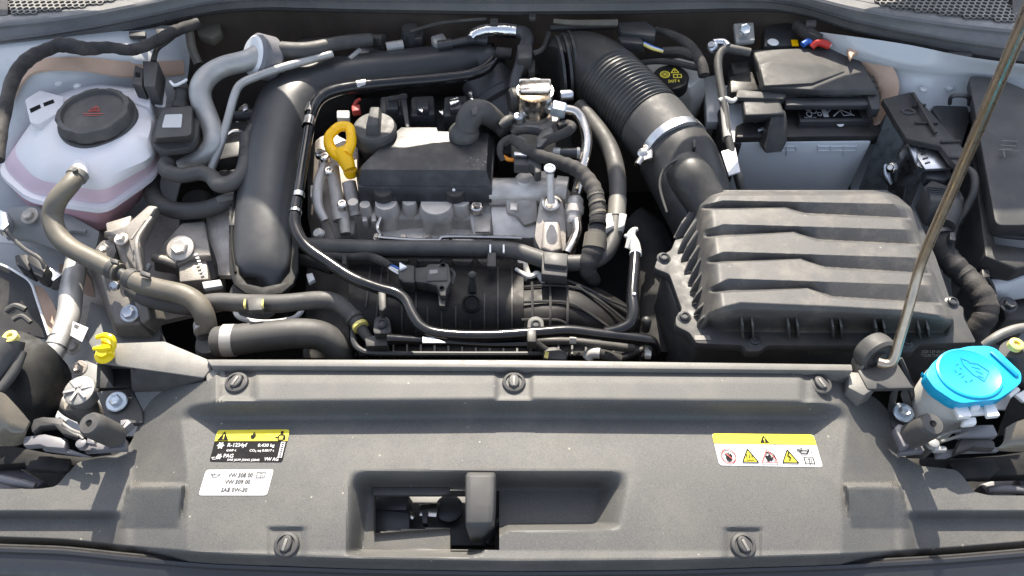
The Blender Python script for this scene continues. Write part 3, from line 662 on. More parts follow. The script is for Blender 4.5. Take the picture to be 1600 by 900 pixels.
# hoses --------------------------------------------------------------------
def hose(name, label, pts, mt='hose', seg=16, cat_='hose', fn=None):
    t = thing(name, label, cat_, P(*pts[len(pts) // 2][:3])); m = MB(); m.tube(pts, seg, 8, fn=fn); part(t, 'hose_body', m, M[mt]); return t
def band(t, name, px, py, z, dx, dy, r, wd, mt='zinc', dz=0.):
    a = P(px - dx * wd / 2, py - dy * wd / 2, z - dz * wd / 2); b = P(px + dx * wd / 2, py + dy * wd / 2, z + dz * wd / 2); k = S(px, py, z)
    m = MB(); d = (b - a); L_ = d.length; m.lathe(a, d, [(r * k - .001, 0), (r * k, .0005), (r * k, L_ - .0005), (r * k - .001, L_)], 24); return part(t, name, m, M[mt])
h1 = hose('coolant_hose', 'dusty coolant hose curving down from the front of the white tank', [(122, 272, -.008, 13.2), (110, 288, -.004, 14.1), (90, 312, -.012, 15.0), (82, 338, -.03, 15.4), (90, 366, -.042, 15.4), (112, 388, -.05, 15.0), (150, 408, -.055, 15.0), (186, 426, -.058, 15.0)])
band(h1, 'spring_clamp', 121, 274, -.006, -.6, .8, 15.8, 9, 'trim'); band(h1, 'spring_clamp', 178, 421, -.057, .9, .4, 16, 10, 'dark')
m = MB(); m.tube([(184, 425, -.058, 9), (204, 436, -.06, 9)], 12); m.lpx(120, 270, .004, [(4, 0), (4, 8), (0, 8)]); m.pp([(172, 402), (184, 406), (184, 412), (172, 409)], -.03, .006, .001); part(h1, 'connector_pipe', m, M['dark'])
h2 = hose('coolant_hose', 'dusty coolant hose bending down to the clamp beside the air guide', [(200, 433, -.058, 14.6), (222, 444, -.056, 15.5), (252, 452, -.052, 15.9), (285, 460, -.05, 16.3), (306, 472, -.055, 16.3), (318, 490, -.065, 16.3), (324, 514, -.085, 15.9)])
band(h2, 'spring_clamp', 206, 436, -.0575, .9, .4, 16.3, 11, 'dark'); band(h2, 'hose_clamp', 321, 512, -.084, .1, 1, 17.6, 13, 'pipe')
m = MB(); m.pp([(219, 421), (235, 427), (234, 433), (218, 428)], -.03, .006, .001); m.tube([(322, 515, -.09, 17), (326, 530, -.11, 18), (330, 550, -.13, 22)], 16); part(h2, 'clamp_ears', m, M['dark'])
h3 = hose('radiator_hose', 'thick black radiator hose with a bright clamp behind the crossbar', [(340, 534, -.09, 24), (362, 532, -.085, 24.5), (420, 525, -.08, 24), (470, 521, -.08, 23.5), (505, 526, -.09, 23), (528, 545, -.11, 22), (536, 565, -.14, 20)], 'rubber', 20)
band(h3, 'hose_clamp', 359, 532, -.085, 1, -.02, 25.8, 19, 'pipe'); m = MB(); m.lpx(332, 538, -.105, [(26, -20), (27, 4), (22, 12), (0, 14)], (-.2, -.1, 1)); part(h3, 'elbow', m, M['plastic'])
h4 = hose('heater_hose', 'long grey-black hose running in front of the big intake tube', [(206, 452, -.10, 13.8), (235, 466, -.095, 14.7), (290, 478, -.085, 14.3), (340, 472, -.075, 14.3), (390, 474, -.07, 14.3), (440, 474, -.065, 14.3), (500, 469, -.065, 14.3), (528, 474, -.07, 13.8), (548, 490, -.075, 13.3), (560, 505, -.08, 12.9)], 'rubber')
m = MB(); m.tube([(558, 502, -.08, 10.1), (572, 524, -.085, 8.3), (583, 536, -.09, 7.4)], 12); m.pp([(568, 524), (606, 522), (606, 540), (572, 541)], -.08, .02, .003); part(h4, 'quick_connector', m, M['dark'])
band(h4, 'retaining_band', 555, 498, -.078, .5, .8, 15.5, 8, 'dark'); band(h4, 'retaining_band', 563, 510, -.08, .5, .8, 13, 6, 'yel2')
m = MB(); m.pp([(386, 466), (410, 464), (410, 484), (388, 485)], -.046, .012, .002); part(h4, 'pipe_clip', m, M['rubber'])
for x_ in (383, 411): m = MB(); m.tube([(x_, 468, -.0475, 1.5), (x_ - 1, 476, -.046, 1.8), (x_, 482, -.05, 1.5)], 6); part(h4, 'paint_mark', m, M['yel2'])
h5 = hose('breather_hose', 'grey hose with a low loop joining the small black canister to the intake tube', [(262, 252, -.03, 11), (258, 262, -.03, 12), (266, 270, -.03, 12.5), (285, 274, -.03, 12), (312, 270, -.03, 12), (330, 276, -.03, 12), (342, 288, -.03, 13), (362, 286, -.03, 13), (378, 272, -.03, 12.5), (385, 250, -.03, 12), (387, 228, -.03, 11)], 'rubber')
m = MB(); m.tube([(386, 240, -.03, 11.5), (386, 214, -.028, 12)], 14, 1, fn=None); m.tube([(386, 218, -.028, 9), (392, 204, -.025, 9), (402, 192, -.03, 9)], 12); part(h5, 'end_sleeve', m, M['plastic'])
m = MB()
for i in range(9): m.tube([(384 + i * .35, 252 - i * 3.1, -.0297, 12.4), (384.3 + i * .35, 250.8 - i * 3.1, -.0297, 12.4)], 14, 1)
part(h5, 'ribbed_section', m, M['rubber'])
h6 = hose('coolant_hose', 'dark hose drooping from the tank side round to the intake tube clip', [(240, 262, -.10, 13), (236, 290, -.10, 13), (243, 312, -.095, 13.5), (262, 325, -.09, 13.5), (290, 330, -.085, 13.5), (325, 326, -.08, 13.5), (352, 316, -.07, 13), (372, 308, -.07, 12)], 'rubber')
m = MB(); m.tube([(340, 313, -.06, 6), (358, 308, -.058, 7), (376, 306, -.06, 6)], 8); part(h6, 'pale_pipe_end', m, M['trim']); m = MB(); m.pp([(364, 296), (369, 296), (370, 312), (365, 312)], -.05, .012, .001); part(h6, 'clip', m, M['plastic'])  # pipe end in a paler grey than the hose
h7 = hose('bypass_hose', 'short wide black hose with white print left of the intake tube end', [(312, 318, -.14, 26), (308, 350, -.13, 26), (312, 385, -.13, 26), (322, 415, -.135, 26), (334, 440, -.15, 24)], 'plastic', 18)
f = Flat(wquad(P(300, 392, -.085), P(316, 388, -.085), P(330, 430, -.088), P(315, 436, -.088), 20, 50, .02))
for i in range(9): f.rect(2, 2 + i * 5, 8, 4 + i * 5); f.rect(10, 1 + i * 5, 13, 4.4 + i * 5)
m = MB(); m.pp([(315, 440), (344, 436), (347, 446), (318, 451)], -.105, .01, .002); part(h7, 'blue_grey_clip', m, M['paint'])
m = MB()
for i in range(8): m.pp([(301 + i * 2.2, 392 + i * 5), (306 + i * 2.2, 391 + i * 5), (307 + i * 2.2, 393 + i * 5), (302 + i * 2.2, 394 + i * 5)], -.0985, .002, 0)
part(h7, 'printed_marks', m, M['white'], kind='stuff')
# small canister ------------------------------------------------------------
cn = thing('breather_canister', 'small square black canister with a white sticker between tank and pipes', 'canister', P(270, 205, -.02))
m = MB(); m.loftp([[P(*p, .02) for p in roundpoly([(253, 170), (300, 166), (299, 212), (240, 216)], 8)], [P(*p, -.01) for p in roundpoly([(252, 166), (304, 164), (304, 222), (238, 226)], 8)]], .002); part(cn, 'lid', m, M['dark'])
m = MB(); m.pp([(236, 212), (246, 180), (302, 172), (313, 180), (308, 214), (298, 230), (252, 236), (238, 228)], -.006, .012, .003, rnd=8); part(cn, 'flange', m, M['dark'])
m = MB(); m.pp([(244, 196), (306, 190), (302, 228), (256, 234)], -.02, .05, .004); part(cn, 'lower_body', m, M['plastic'])
m = MB(); m.pp([(258, 179), (285, 178), (283, 199), (253, 199)], .0212, .0008, 0, rnd=2); part(cn, 'sticker', m, M['label'])
m = MB(); m.pp([(241, 150), (256, 134), (260, 152), (258, 168), (242, 165)], -.005, .002, 0); part(cn, 'paper_tag', m, M['label'])
m = MB(); m.lpx(283, 165, -.005, [(14, -6), (14, 3), (11, 5), (11, 24), (14, 25), (14, 31), (10, 33), (0, 33)], (.05, .9, .5)); part(cn, 'black_spigot', m, M['plastic'])
m = MB(); m.tube([(266, 127, .03, 2), (272, 133, .03, 2.5), (282, 130, .03, 2.5), (292, 124, .03, 2.2)], 6); part(cn, 'white_clip', m, M['white'])
# refrigerant pipes ----------------------------------------------------------
ac = thing('refrigerant_pipe', 'thick bare aluminium pipe bent behind the canister with a round white damper', 'pipe', P(330, 150, 0))
m = MB(); m.tube([(402, 87, .03, 16), (385, 95, .03, 16), (350, 104, .025, 16), (326, 118, .02, 16.5), (314, 136, .015, 17), (314, 156, .005, 16.5), (324, 182, -.01, 16.5), (333, 206, -.02, 16), (332, 228, -.03, 16), (315, 246, -.045, 15), (285, 258, -.06, 14)], 18); part(ac, 'bent_pipe', m, M['pipe'])
m = MB(); d = Vector((.66, .42, -.55)).normalized(); k = S(415, 84, .03); m.lathe(P(396, 86, .03), d, [(12 * k, 0), (31 * k, 0), (35 * k, 4 * k), (35 * k, 30 * k), (31 * k, 35 * k), (0, 35 * k)], 32); part(ac, 'damper', m, M['lav']); m = MB(); m.lathe(P(395, 86, .03), d, [(16 * k, -.003), (27 * k, -.003), (31.5 * k, .0015)], 32); part(ac, 'damper_face', m, M['white'])
m = MB(); m.tube([(440, 78, .03, 13), (480, 78, .03, 12), (530, 68, .02, 11), (580, 62, .01, 10)], 12); part(ac, 'rear_hose', m, M['rubber'])
t = MB(); t.tube([(520, 84, .02, 5.5), (490, 92, .02, 6), (440, 106, .02, 6.5), (400, 120, .02, 6.5), (376, 132, .018, 6.5), (366, 150, .01, 6.5), (355, 190, -.01, 6.5), (343, 230, -.03, 6.5), (331, 262, -.05, 6.5), (326, 282, -.06, 6)], 12); single('thin_refrigerant_pipe', t, M['pipe'], 'thin dull metal pipe running beside the thick bare aluminium pipe', 'pipe')
ap = thing('lower_refrigerant_pipe', 'bare aluminium pipe with printed rings running down behind the left lamp housing', 'pipe', P(105, 480, -.1))
m = MB(); m.tube([(116, 398, -.14, 12), (118, 415, -.12, 16), (112, 450, -.11, 17), (108, 490, -.105, 17), (98, 520, -.10, 16.5), (84, 552, -.10, 16), (76, 580, -.11, 15)], 18); part(ap, 'pipe_body', m, M['pipe'])
m = MB()
for x_, y_ in ((93, 530), (88, 543)): m.tube([(x_, y_, -.0995, 16.8), (x_ - 1, y_ + 2, -.0995, 16.8)], 18, 1, cap=False)
part(ap, 'printed_rings', m, M['greyp'], kind='stuff')
sn = thing('pressure_sensor', 'black pressure sensor with a bright hex collar beside the aluminium pipe', 'sensor', P(70, 420, -.12))
m = MB(); k = S(80, 432, -.10); m.lathe(P(92, 442, -.11), (-1, .55, .25), [(15 * k, 0), (15 * k, 22 * k), (12 * k, 26 * k), (0, 26 * k)], 6); part(sn, 'hex_collar', m, M['zinc'], smooth=20)
m = MB(); m.pp([(40, 400), (56, 392), (74, 414), (66, 434), (52, 428)], -.075, .03, .004); m.pp([(22, 398), (42, 396), (54, 414), (44, 424), (24, 412)], -.085, .03, .003); part(sn, 'plug', m, M['plastic'])
m = MB(); m.tube([(8, 355, -.08, 3), (20, 372, -.07, 3.2), (40, 390, -.06, 3.2), (62, 404, -.06, 3), (70, 420, -.07, 3)], 8); part(sn, 'cable', m, M['rubber'])
m = MB(); m.pp([(-4, 325), (12, 330), (14, 350), (4, 360), (-6, 358)], -.07, .02, .004); single('corner_connector', m, M['zinc'], 'small grey metal connector at the left edge below the tank', 'connector')
pt = thing('paper_label', 'white paper label hanging beside the lower aluminium pipe', 'label', P(125, 517, -.1))
m = MB(); m.pp([(114, 502), (138, 512), (128, 534), (110, 524)], -.085, .0012, 0); part(pt, 'paper', m, M['label']); m = MB(); m.pp([(117, 506), (124, 509), (121, 514), (115, 511)], -.0845, .0006, 0); part(pt, 'print', m, M['greyp'])
# engine mount ------------------------------------------------------------------
em = thing('engine_mount', 'grey cast aluminium engine mount bracket below the coolant tank', 'engine mount', P(200, 440, -.1))
m = MB(); m.loftp([[P(148, 388, -.075), P(160, 374, -.065), P(178, 374, -.065), P(182, 392, -.07), P(168, 420, -.09), P(224, 480, -.12), P(218, 506, -.125), P(178, 508, -.125)], [P(140, 420, -.14), P(160, 400, -.14), P(190, 400, -.14), P(200, 420, -.14), P(220, 440, -.15), P(250, 500, -.16), P(240, 528, -.16), P(182, 528, -.16)]], .004); part(em, 'front_web', m, M['mount'])
m = MB(); m.loftp([[P(178, 374, -.06), P(200, 372, -.06), P(222, 440, -.08), P(235, 500, -.12), P(219, 506, -.12), P(196, 430, -.085)], [P(178, 380, -.10), P(206, 375, -.10), P(240, 440, -.13), P(262, 500, -.15), P(245, 524, -.15), P(200, 440, -.13)]], .004); part(em, 'side_web', m, M['mount'])
m = MB(); m.loftp([[P(160, 362, -.045), P(196, 352, -.045), P(232, 320, -.045), P(248, 322, -.045), P(228, 352, -.05), P(218, 376, -.06), P(222, 420, -.07), P(212, 425, -.07), P(196, 400, -.07), P(196, 376, -.06)], [P(160, 370, -.08), P(200, 362, -.08), P(236, 330, -.08), P(252, 332, -.08), P(234, 362, -.08), P(226, 386, -.09), P(230, 430, -.1), P(216, 435, -.1), P(198, 410, -.1), P(196, 386, -.09)]], .005, 3); part(em, 'curved_arm', m, M['mount'])
m = MB(); m.tube([(236, 340, -.045, 3.5), (216, 370, -.045, 4), (214, 392, -.05, 4), (220, 425, -.065, 3.5)], 8); m.tube([(205, 374, -.045, 2), (226, 344, -.042, 2)], 8); part(em, 'edge_rib', m, M['mount'])
m = MB(); m.pp([(165, 348), (205, 336), (200, 366), (168, 372)], -.055, .02, .002); part(em, 'upper_pad', m, M['mount'])
m = MB(); m.sheet([[(120, 350, -.17), (190, 340, -.16), (260, 335, -.16), (345, 330, -.15)], [(120, 430, -.19), (190, 420, -.19), (260, 420, -.2), (350, 410, -.19)], [(120, 520, -.21), (190, 520, -.2), (260, 500, -.2), (350, 480, -.2)]], 3, 3, .01); single('gearbox_casing', m, M['aluD'], 'dull grey gearbox casing deep under the engine mount', 'gearbox')
m = MB(); m.sheet([[(326, 316, -.10), (350, 312, -.09), (372, 312, -.085)], [(322, 370, -.11), (346, 366, -.10), (368, 366, -.10)], [(340, 430, -.13), (360, 430, -.12), (380, 430, -.12)]], 3, 3, .01); single('pipe_support', m, M['aluD'], 'brownish cast support tucked against the left side of the intake pipe', 'bracket')
hexbolt('mount_bolt', 'silver stud with a hex nut on the foot of the engine mount', 203, 490, -.115, 15, 10, (0, -.4, 1), 'zinc')
hexbolt('mount_bolt', 'small silver bolt half way up the engine mount web', 182, 448, -.095, 11, 8, (-.1, -.5, 1), 'zinc', washer=False)
hexbolt('mount_bolt', 'small bright bolt at the top of the engine mount', 190, 374, -.055, 11, 7, (0, -.2, 1), 'alu')
hexbolt('mount_bolt', 'flat pale bolt on the upper left web of the mount', 166, 390, -.066, 10, 7, (-.1, -.3, 1), 'alu', washer=False)
eb = thing('mount_block', 'grey cast block with a large hex bolt beside the black bypass hose', 'engine mount', P(280, 390, -.12))
m = MB(); m.loftp([[P(238, 400, -.11), P(262, 372, -.10), P(284, 348, -.095), P(320, 345, -.095), P(330, 400, -.10), P(300, 402, -.10), P(280, 415, -.105)], [P(240, 424, -.16), P(266, 400, -.18), P(290, 370, -.2), P(335, 365, -.2), P(335, 436, -.16), P(280, 440, -.16), P(274, 430, -.16)]], .004); part(eb, 'block', m, M['mount'])
m = MB(); m.pp([(278, 402), (322, 398), (326, 436), (280, 440)], -.11, .03, .003); m.tube([(240, 402, -.105, 7), (278, 412, -.108, 8)], 10); part(eb, 'step', m, M['mount'])
hexbolt('mount_bolt', 'large silver hex bolt on the cast block beside the bypass hose', 282, 388, -.094, 21, 13, (0, -.35, 1), 'alu')
m = MB(); m.tube([(232, 412, -.11, 7), (215, 440, -.12, 7), (200, 470, -.13, 7)], 10); single('bracing_strut', m, M['pipe'], 'slim silver strut between the aluminium pipe and the engine mount', 'strut')
m = MB(); m.pp([(140, 470), (240, 500), (252, 520), (246, 545), (150, 560), (130, 520)], -.17, .03, .004); single('chassis_rail', m, M['paintD'], 'grey painted chassis rail under the engine mount', 'chassis rail')
hexbolt('wing_bolt', 'grey hex bolt on the wing below the paper label', 115, 543, -.14, 12, 8, (0, -.25, 1), 'aluD')
hexbolt('wing_bolt', 'grey hex bolt on the wing next to the yellow cap', 124, 576, -.14, 13, 8, (0, -.25, 1), 'aluD')
m = MB(); m.sheet([[(96, 520, -.16), (130, 525, -.16), (152, 560, -.16)], [(92, 590, -.155), (125, 600, -.155), (155, 600, -.155)], [(100, 640, -.16), (130, 645, -.16), (170, 640, -.16)]], 3, 3, .006); single('wing_flange', m, M['paintD'], 'grey steel flange holding two bolts left of the air guide', 'flange')
m = MB(); m.sheet([[(-60, 400, -.11), (0, 414, -.11), (30, 428, -.11), (50, 444, -.112)], [(-60, 450, -.125), (0, 452, -.125), (40, 470, -.125), (62, 482, -.125)], [(-60, 520, -.14), (0, 520, -.14), (50, 524, -.14), (80, 530, -.14)]], 4, 4, .006)
lb2 = thing('lamp_back_panel', 'black panel with a pale curved rim at the left edge under the sensor plug', 'panel', P(20, 450, -.12)); part(lb2, 'panel', m, M['plastic'])
m = MB(); m.tube([(-60, 396, -.105, 2), (0, 413, -.105, 2), (30, 428, -.105, 2), (48, 442, -.107, 2.2), (58, 470, -.115, 2), (76, 524, -.13, 2)], 8); part(lb2, 'pale_rim', m, M['white'])
m = MB(); m.sheet([[(52, 446, -.11), (64, 448, -.115), (74, 458, -.12)], [(64, 478, -.12), (78, 480, -.125), (90, 490, -.13)], [(78, 528, -.135), (86, 528, -.14), (92, 528, -.145)]], 3, 3, .004); part(lb2, 'sealant_strip', m, M['seal'])
m = MB(); m.tube([(10, 486, -.11, 5), (24, 478, -.105, 5), (40, 484, -.11, 5)], 8); m.tube([(20, 500, -.11, 4), (34, 494, -.11, 4), (48, 504, -.115, 4)], 8); part(lb2, 'cable', m, M['rubber'])
# left lamp and latch hardware --------------------------------------------------
lh = thing('lamp_housing', 'large curved black lamp housing at the left edge', 'headlamp', P(40, 600, -.1))
m = MB(); m.sheet([[(-60, 512, -.03), (0, 514, -.03), (40, 520, -.03), (78, 540, -.04), (104, 568, -.06)], [(-60, 560, -.03), (0, 560, -.025), (36, 566, -.026), (74, 575, -.045), (110, 592, -.085)], [(-60, 640, -.05), (0, 640, -.05), (30, 640, -.05), (60, 640, -.06), (90, 636, -.09)], [(-60, 700, -.09), (0, 700, -.09), (30, 690, -.09), (58, 668, -.1), (84, 650, -.12)]], 5, 5, .004); part(lh, 'housing_shell', m, M['ink'])
m = MB(); m.tube([(-20, 600, -.015, 20), (0, 572, -.005, 20), (14, 545, .006, 20), (20, 530, .012, 18)], 16); m.tube([(0, 610, -.01, 8), (22, 580, -.005, 8), (34, 550, .0, 8)], 10); part(lh, 'mounting_post', m, M['dark'])
m = MB(); m.lpx(17, 527, .02, [(11, -6), (11, 4), (9, 5), (5, 5), (4.5, 1), (0, 1)]); part(lh, 'bush', m, M['yel2'])
m = MB(); m.sheet([[(-40, 612, .0), (0, 612, .0), (20, 628, -.005), (46, 658, -.02)], [(-40, 650, -.01), (0, 655, -.01), (18, 668, -.015), (38, 676, -.025)], [(-40, 700, -.04), (0, 695, -.04), (20, 695, -.04), (36, 690, -.04)]], 4, 4, .004); part(lh, 'lens_edge', m, M['beige'])
wc = thing('grey_filler_cap', 'round light grey cap with raised spokes beside the left lamp housing', 'cap', P(125, 615, -.08))
m = MB(); m.lpx(123, 610, -.06, [(24, -22), (25, -4), (24, 0), (20, 2), (0, 2)], (-.05, -.15, 1)); part(wc, 'cap_body', m, M['pipe'])
k = S(123, 610, -.06); o = P(123, 610, -.06) + Vector((0, 0, .003))
for i in range(6):
    a = i * math.pi / 3 + .3; m = MB(); m.bar(o + Vector((math.cos(a) * 4 * k, math.sin(a) * 4 * k, 0)), o + Vector((math.cos(a) * 22 * k, math.sin(a) * 22 * k, 0)), .004, .0024); part(wc, 'spoke', m, M['pipe'])
m = MB(); m.tube([(122, 625, -.08, 22), (140, 648, -.11, 20), (150, 665, -.13, 20)], 16); part(wc, 'neck', m, M['mount'])
m = MB(); m.tube([(92, 610, -.10, 14), (106, 635, -.10, 14), (130, 650, -.11, 12)], 12); single('filler_pipe', m, M['mount'], 'short grey pipe curving below the spoked grey cap', 'pipe')
def buffer(label, a, b, brx, plate):
    t = thing('rubber_buffer', label, 'rubber buffer', P(*b[:3]), 'rubber bonnet buffers'); A0, B0 = P(*a), P(*b); k = S(*a); d = A0 - B0; L_ = d.length
    m = MB(); m.lathe(B0, d, [(18 * k, 0), (20 * k, L_ * .1), (20.5 * k, L_ * .8), (19.5 * k, L_ * .95), (16 * k, L_ * 1.03), (6 * k, L_ * 1.04), (5 * k, L_ * 1.0), (0, L_ * 1.0)], 28); part(t, 'rubber_body', m, M['rubber'])
    m = MB(); m.lathe(A0 + d.normalized() * .0005, d, [(5 * k, 0), (4 * k, -.001), (0, -.001)], 16); part(t, 'hole', m, M['black'])
    m = MB()
    for q, w_, h_, dd in plate: m.pp(q, w_, h_, .0015)
    part(t, 'steel_bracket', m, M['lav'])
    return t
buffer('black rubber buffer at the left shoulder of the front panel', (140, 662, .012), (182, 682, -.04), 20, [([(170, 690), (205, 660), (200, 655), (188, 656), (188, 662), (180, 684)], -.03, .014, 0), ([(122, 690), (176, 692), (196, 684), (196, 700), (130, 704)], -.048, .012, 0)])
def latch_side(mir, name, lab):
    X = (lambda x: 1600 - x + mir) if mir else (lambda x: x); t = thing(name, lab, 'lamp bracket', P(X(90), 690, -.05))
    def pl(q, z, h, b=.0015): m = MB(); m.pp([(X(a), b_) for a, b_ in q], z, h, b); return m
    part(t, 'black_lever', pl([(48, 668), (52, 655), (66, 651), (98, 653), (100, 662), (112, 674), (124, 678), (122, 684), (96, 676), (84, 664), (62, 666), (50, 676)], -.028, .014), M['plastic'])
    part(t, 'grey_clip', pl([(36, 682), (70, 678), (88, 682), (96, 684), (102, 690), (100, 700), (72, 698), (62, 694), (36, 696)], -.035, .012), M['lav'])
    m = pl([(64, 694), (90, 692), (94, 684), (102, 684), (106, 700), (122, 706), (140, 712), (66, 702)], -.045, .008); part(t, 'bent_plate', m, M['lav'])
    m = MB(); m.tube([(X(98), 662, -.028, 3), (X(112), 672, -.03, 3), (X(134), 680, -.03, 3)], 8); m.tube([(X(100), 672, -.03, 2), (X(118), 676, -.03, 2), (X(130), 686, -.03, 2)], 8); part(t, 'wire_spring', m, M['trim'])
    m = MB(); m.lpx(X(128), 694, -.035, [(8, -6), (8, 4), (5, 6), (0, 6)]); m.pp([(X(a), b_) for a, b_ in [(136, 682), (146, 684), (148, 694), (134, 692)]], -.032, .01, .002); part(t, 'pivot', m, M['lav'])
    m = pl([(-60, 690), (0, 692), (30, 698), (80, 708), (140, 714), (196, 706), (190, 730), (120, 728), (60, 722), (-60, 730)], -.075, .02, .003); m.pp([(X(a), b_) for a, b_ in [(36, 712), (80, 712), (110, 722), (106, 736), (40, 732)]], -.065, .012, .002); part(t, 'black_carrier', m, M['ink'])
    return t
latch_side(0, 'lamp_bracket', 'grey clip and black lever of the lamp bracket behind the left shoulder')
m = MB(); m.pp([(-60, 715), (10, 720), (70, 752), (40, 775), (-60, 775)], -.10, .02, .004); m.tube([(0, 748, -.08, 7), (25, 754, -.08, 7), (55, 760, -.085, 6)], 10); single('lamp_connector', m, M['lav'], 'grey plastic lamp connector low in the left corner', 'connector')
m = MB(); m.sheet([[(-60, 700, -.17), (60, 715, -.17), (150, 712, -.17), (240, 690, -.17)], [(-60, 800, -.16), (60, 800, -.16), (150, 790, -.16), (240, 740, -.16)]], 2, 2, .01); single('lamp_floor_shield', m, M['ink'], 'black shield under the lamp bracket at the left', 'shield')
# ================================================================ engine: charge pipe, cover, head, pump, manifold, hoses, harnesses
ch = thing('intake_pipe', 'big black L-shaped intake pipe with a rounded flat lower end', 'intake pipe', P(430, 250, -.05))
m = MB()
def sec(c, w_, n_=22, sq=2.6, flat=.75, dirx=None):
    """rounded rectangular cross-section round world point c, half width vector w_, depth down"""
    up_ = Vector((0, 0, 1)) if dirx is None else dirx; out = []
    L_ = w_.length
    for i in range(n_):
        a = 2 * math.pi * i / n_; ca, sa = math.cos(a), math.sin(a)
        out.append(c + w_ * (abs(ca) ** (2 / sq) * (1 if ca > 0 else -1)) + up_ * (L_ * flat * abs(sa) ** (2 / sq) * (1 if sa > 0 else -1)))
    return out
ctr = [(772, 92, -.016, 16, 24), (768, 92, -.010, 24, 30), (745, 94, -.018, 30, 36), (700, 100, -.015, 31, 38), (620, 109, -.014, 31, 38), (560, 116, -.013, 32, 38), (515, 122, -.012, 36, 38), (480, 132, -.012, 42, 40), (452, 158, -.014, 47, 44), (437, 195, -.022, 47, 46), (426, 250, -.028, 46.5, 46), (417, 310, -.036, 46.5, 46), (412, 360, -.044, 46.5, 44), (411, 400, -.052, 46.5, 40), (411, 425, -.058, 43, 34), (411, 442, -.066, 34, 24), (411, 450, -.074, 22, 14)]
cc_ = cat(ctr, 5); W_ = [P(a, b, c - .02) for a, b, c, _, _ in cc_]; R = []
for i, c in enumerate(W_):
    t = (W_[min(i + 1, len(W_) - 1)] - W_[max(i - 1, 0)]); t.z = 0; t.normalize(); n_ = Vector((-t.y, t.x, 0)); k = S(*cc_[i][:3]); R.append(sec(c, n_ * cc_[i][3] * k, 26, 2.15, cc_[i][4] / cc_[i][3] * .78))
m.rings(R); part(ch, 'pipe_body', m, M['satin'], smooth=60)
m = MB()
fl = [(358, 320), (357, 380), (358, 425), (366, 445), (384, 458), (410, 462), (440, 458), (458, 443), (466, 420), (466, 360), (466, 320), (455, 320), (455, 400), (452, 425), (438, 442), (410, 448), (386, 443), (374, 428), (370, 400), (368, 320)]
m.pp([(a, b, -.062 if b > 330 else -.052) for a, b in fl], 0, .008, .002); part(ch, 'end_flange', m, M['ink'])
m = MB(); m.tube([(368, 425, -.06, 2), (362, 380, -.055, 2), (364, 330, -.05, 2), (372, 270, -.042, 2), (383, 200, -.032, 2)], 6); part(ch, 'moulding_seam', m, M['ink'])
m = MB()
for y_, dx in ((322, 0), (336, -1), (180, 26)): m.pp([(364 + dx - 6, y_), (370 + dx, y_), (370 + dx, y_ + 16), (364 + dx - 6, y_ + 16)], -.05, .01, .001)
part(ch, 'clip_lugs', m, M['plastic'])
m = MB(); k = S(415, 475, -.1)
m.lathe(P(415, 478, -.16), (-.02, -.35, 1), [(40 * k, -40 * k), (44 * k, 0), (46 * k, 8 * k), (42 * k, 12 * k), (46 * k, 18 * k), (42 * k, 23 * k), (46 * k, 30 * k), (44 * k, 50 * k)], 32); part(ch, 'rubber_sleeve', m, M['plastic'])
m = MB(); m.tube([(368, 488, -.115, 4), (374, 496, -.112, 4), (395, 502, -.11, 4), (422, 504, -.11, 4.5), (455, 499, -.11, 4.5), (470, 488, -.11, 4), (472, 480, -.115, 3)], 8); part(ch, 'white_clamp_ring', m, M['white'])
m = MB(); m.pp([(478, 428), (488, 426), (492, 436), (482, 442)], -.09, .008, .001); part(ch, 'white_tab', m, M['white'])
# turbo end
m = MB(); k = S(770, 140, -.06); m.lathe(P(762, 130, -.05), (.5, -.75, -.5), [(40 * k, -10 * k), (42 * k, 20 * k), (46 * k, 24 * k), (46 * k, 34 * k), (40 * k, 40 * k), (40 * k, 70 * k)], 28); part(ch, 'turbo_elbow', m, M['satin'])
# slim pipe on the charge pipe
vp = thing('vacuum_pipe', 'slim glossy black pipe clipped along the intake pipe and across the manifold', 'pipe', P(600, 455, -.03))
m = MB(); m.tube([(772, 94, .01, 8), (758, 108, .010, 9), (730, 118, .012, 9), (680, 124, .012, 9), (620, 129, .012, 9), (560, 135, .012, 9.5), (520, 143, .012, 10), (498, 156, .010, 10), (487, 180, .006, 9), (478, 230, .0, 8.5), (468, 290, -.006, 8.5), (461, 330, -.012, 9), (462, 356, -.018, 9.5), (478, 384, -.024, 9.5), (510, 408, -.028, 9.5), (550, 434, -.03, 9.5), (590, 450, -.03, 9.5), (618, 458, -.03, 9.5), (634, 470, -.032, 9.5), (645, 492, -.034, 9.5), (660, 512, -.036, 9.5), (690, 522, -.038, 9.5), (760, 525, -.04, 9.5), (840, 520, -.04, 9.5), (890, 517, -.04, 9.5), (940, 523, -.042, 9.5), (1000, 530, -.046, 9.5), (1018, 535, -.052, 9.5), (1024, 550, -.07, 9)], 14, 8); part(vp, 'pipe_body', m, M['gloss'])
m = MB(); m.tube([(993, 388, -.03, 8), (991, 420, -.03, 9), (988, 460, -.03, 9.5), (990, 488, -.032, 10), (984, 506, -.036, 10), (966, 516, -.04, 10), (945, 520, -.044, 9)], 14); part(vp, 'branch_pipe', m, M['gloss'])
m = MB(); m.tube([(993, 396, -.03, 9.5), (993, 398, -.03, 9.8)], 14, 1); m.lpx(991, 459, -.02, [(3, 0), (2, 1.5), (0, 1.5)]); part(vp, 'branch_collar', m, M['white'])
for a, b, c, d in ((558, 135, 572, 133), (489, 166, 485, 178), (484, 186, 481, 198)):
    m = MB(); m.tube([(a, b, .012 if a > 540 else .006, 9.9), (c, d, .012 if a > 540 else .006, 9.9)], 14, 1, cap=False); part(vp, 'bright_band', m, M['tin'])
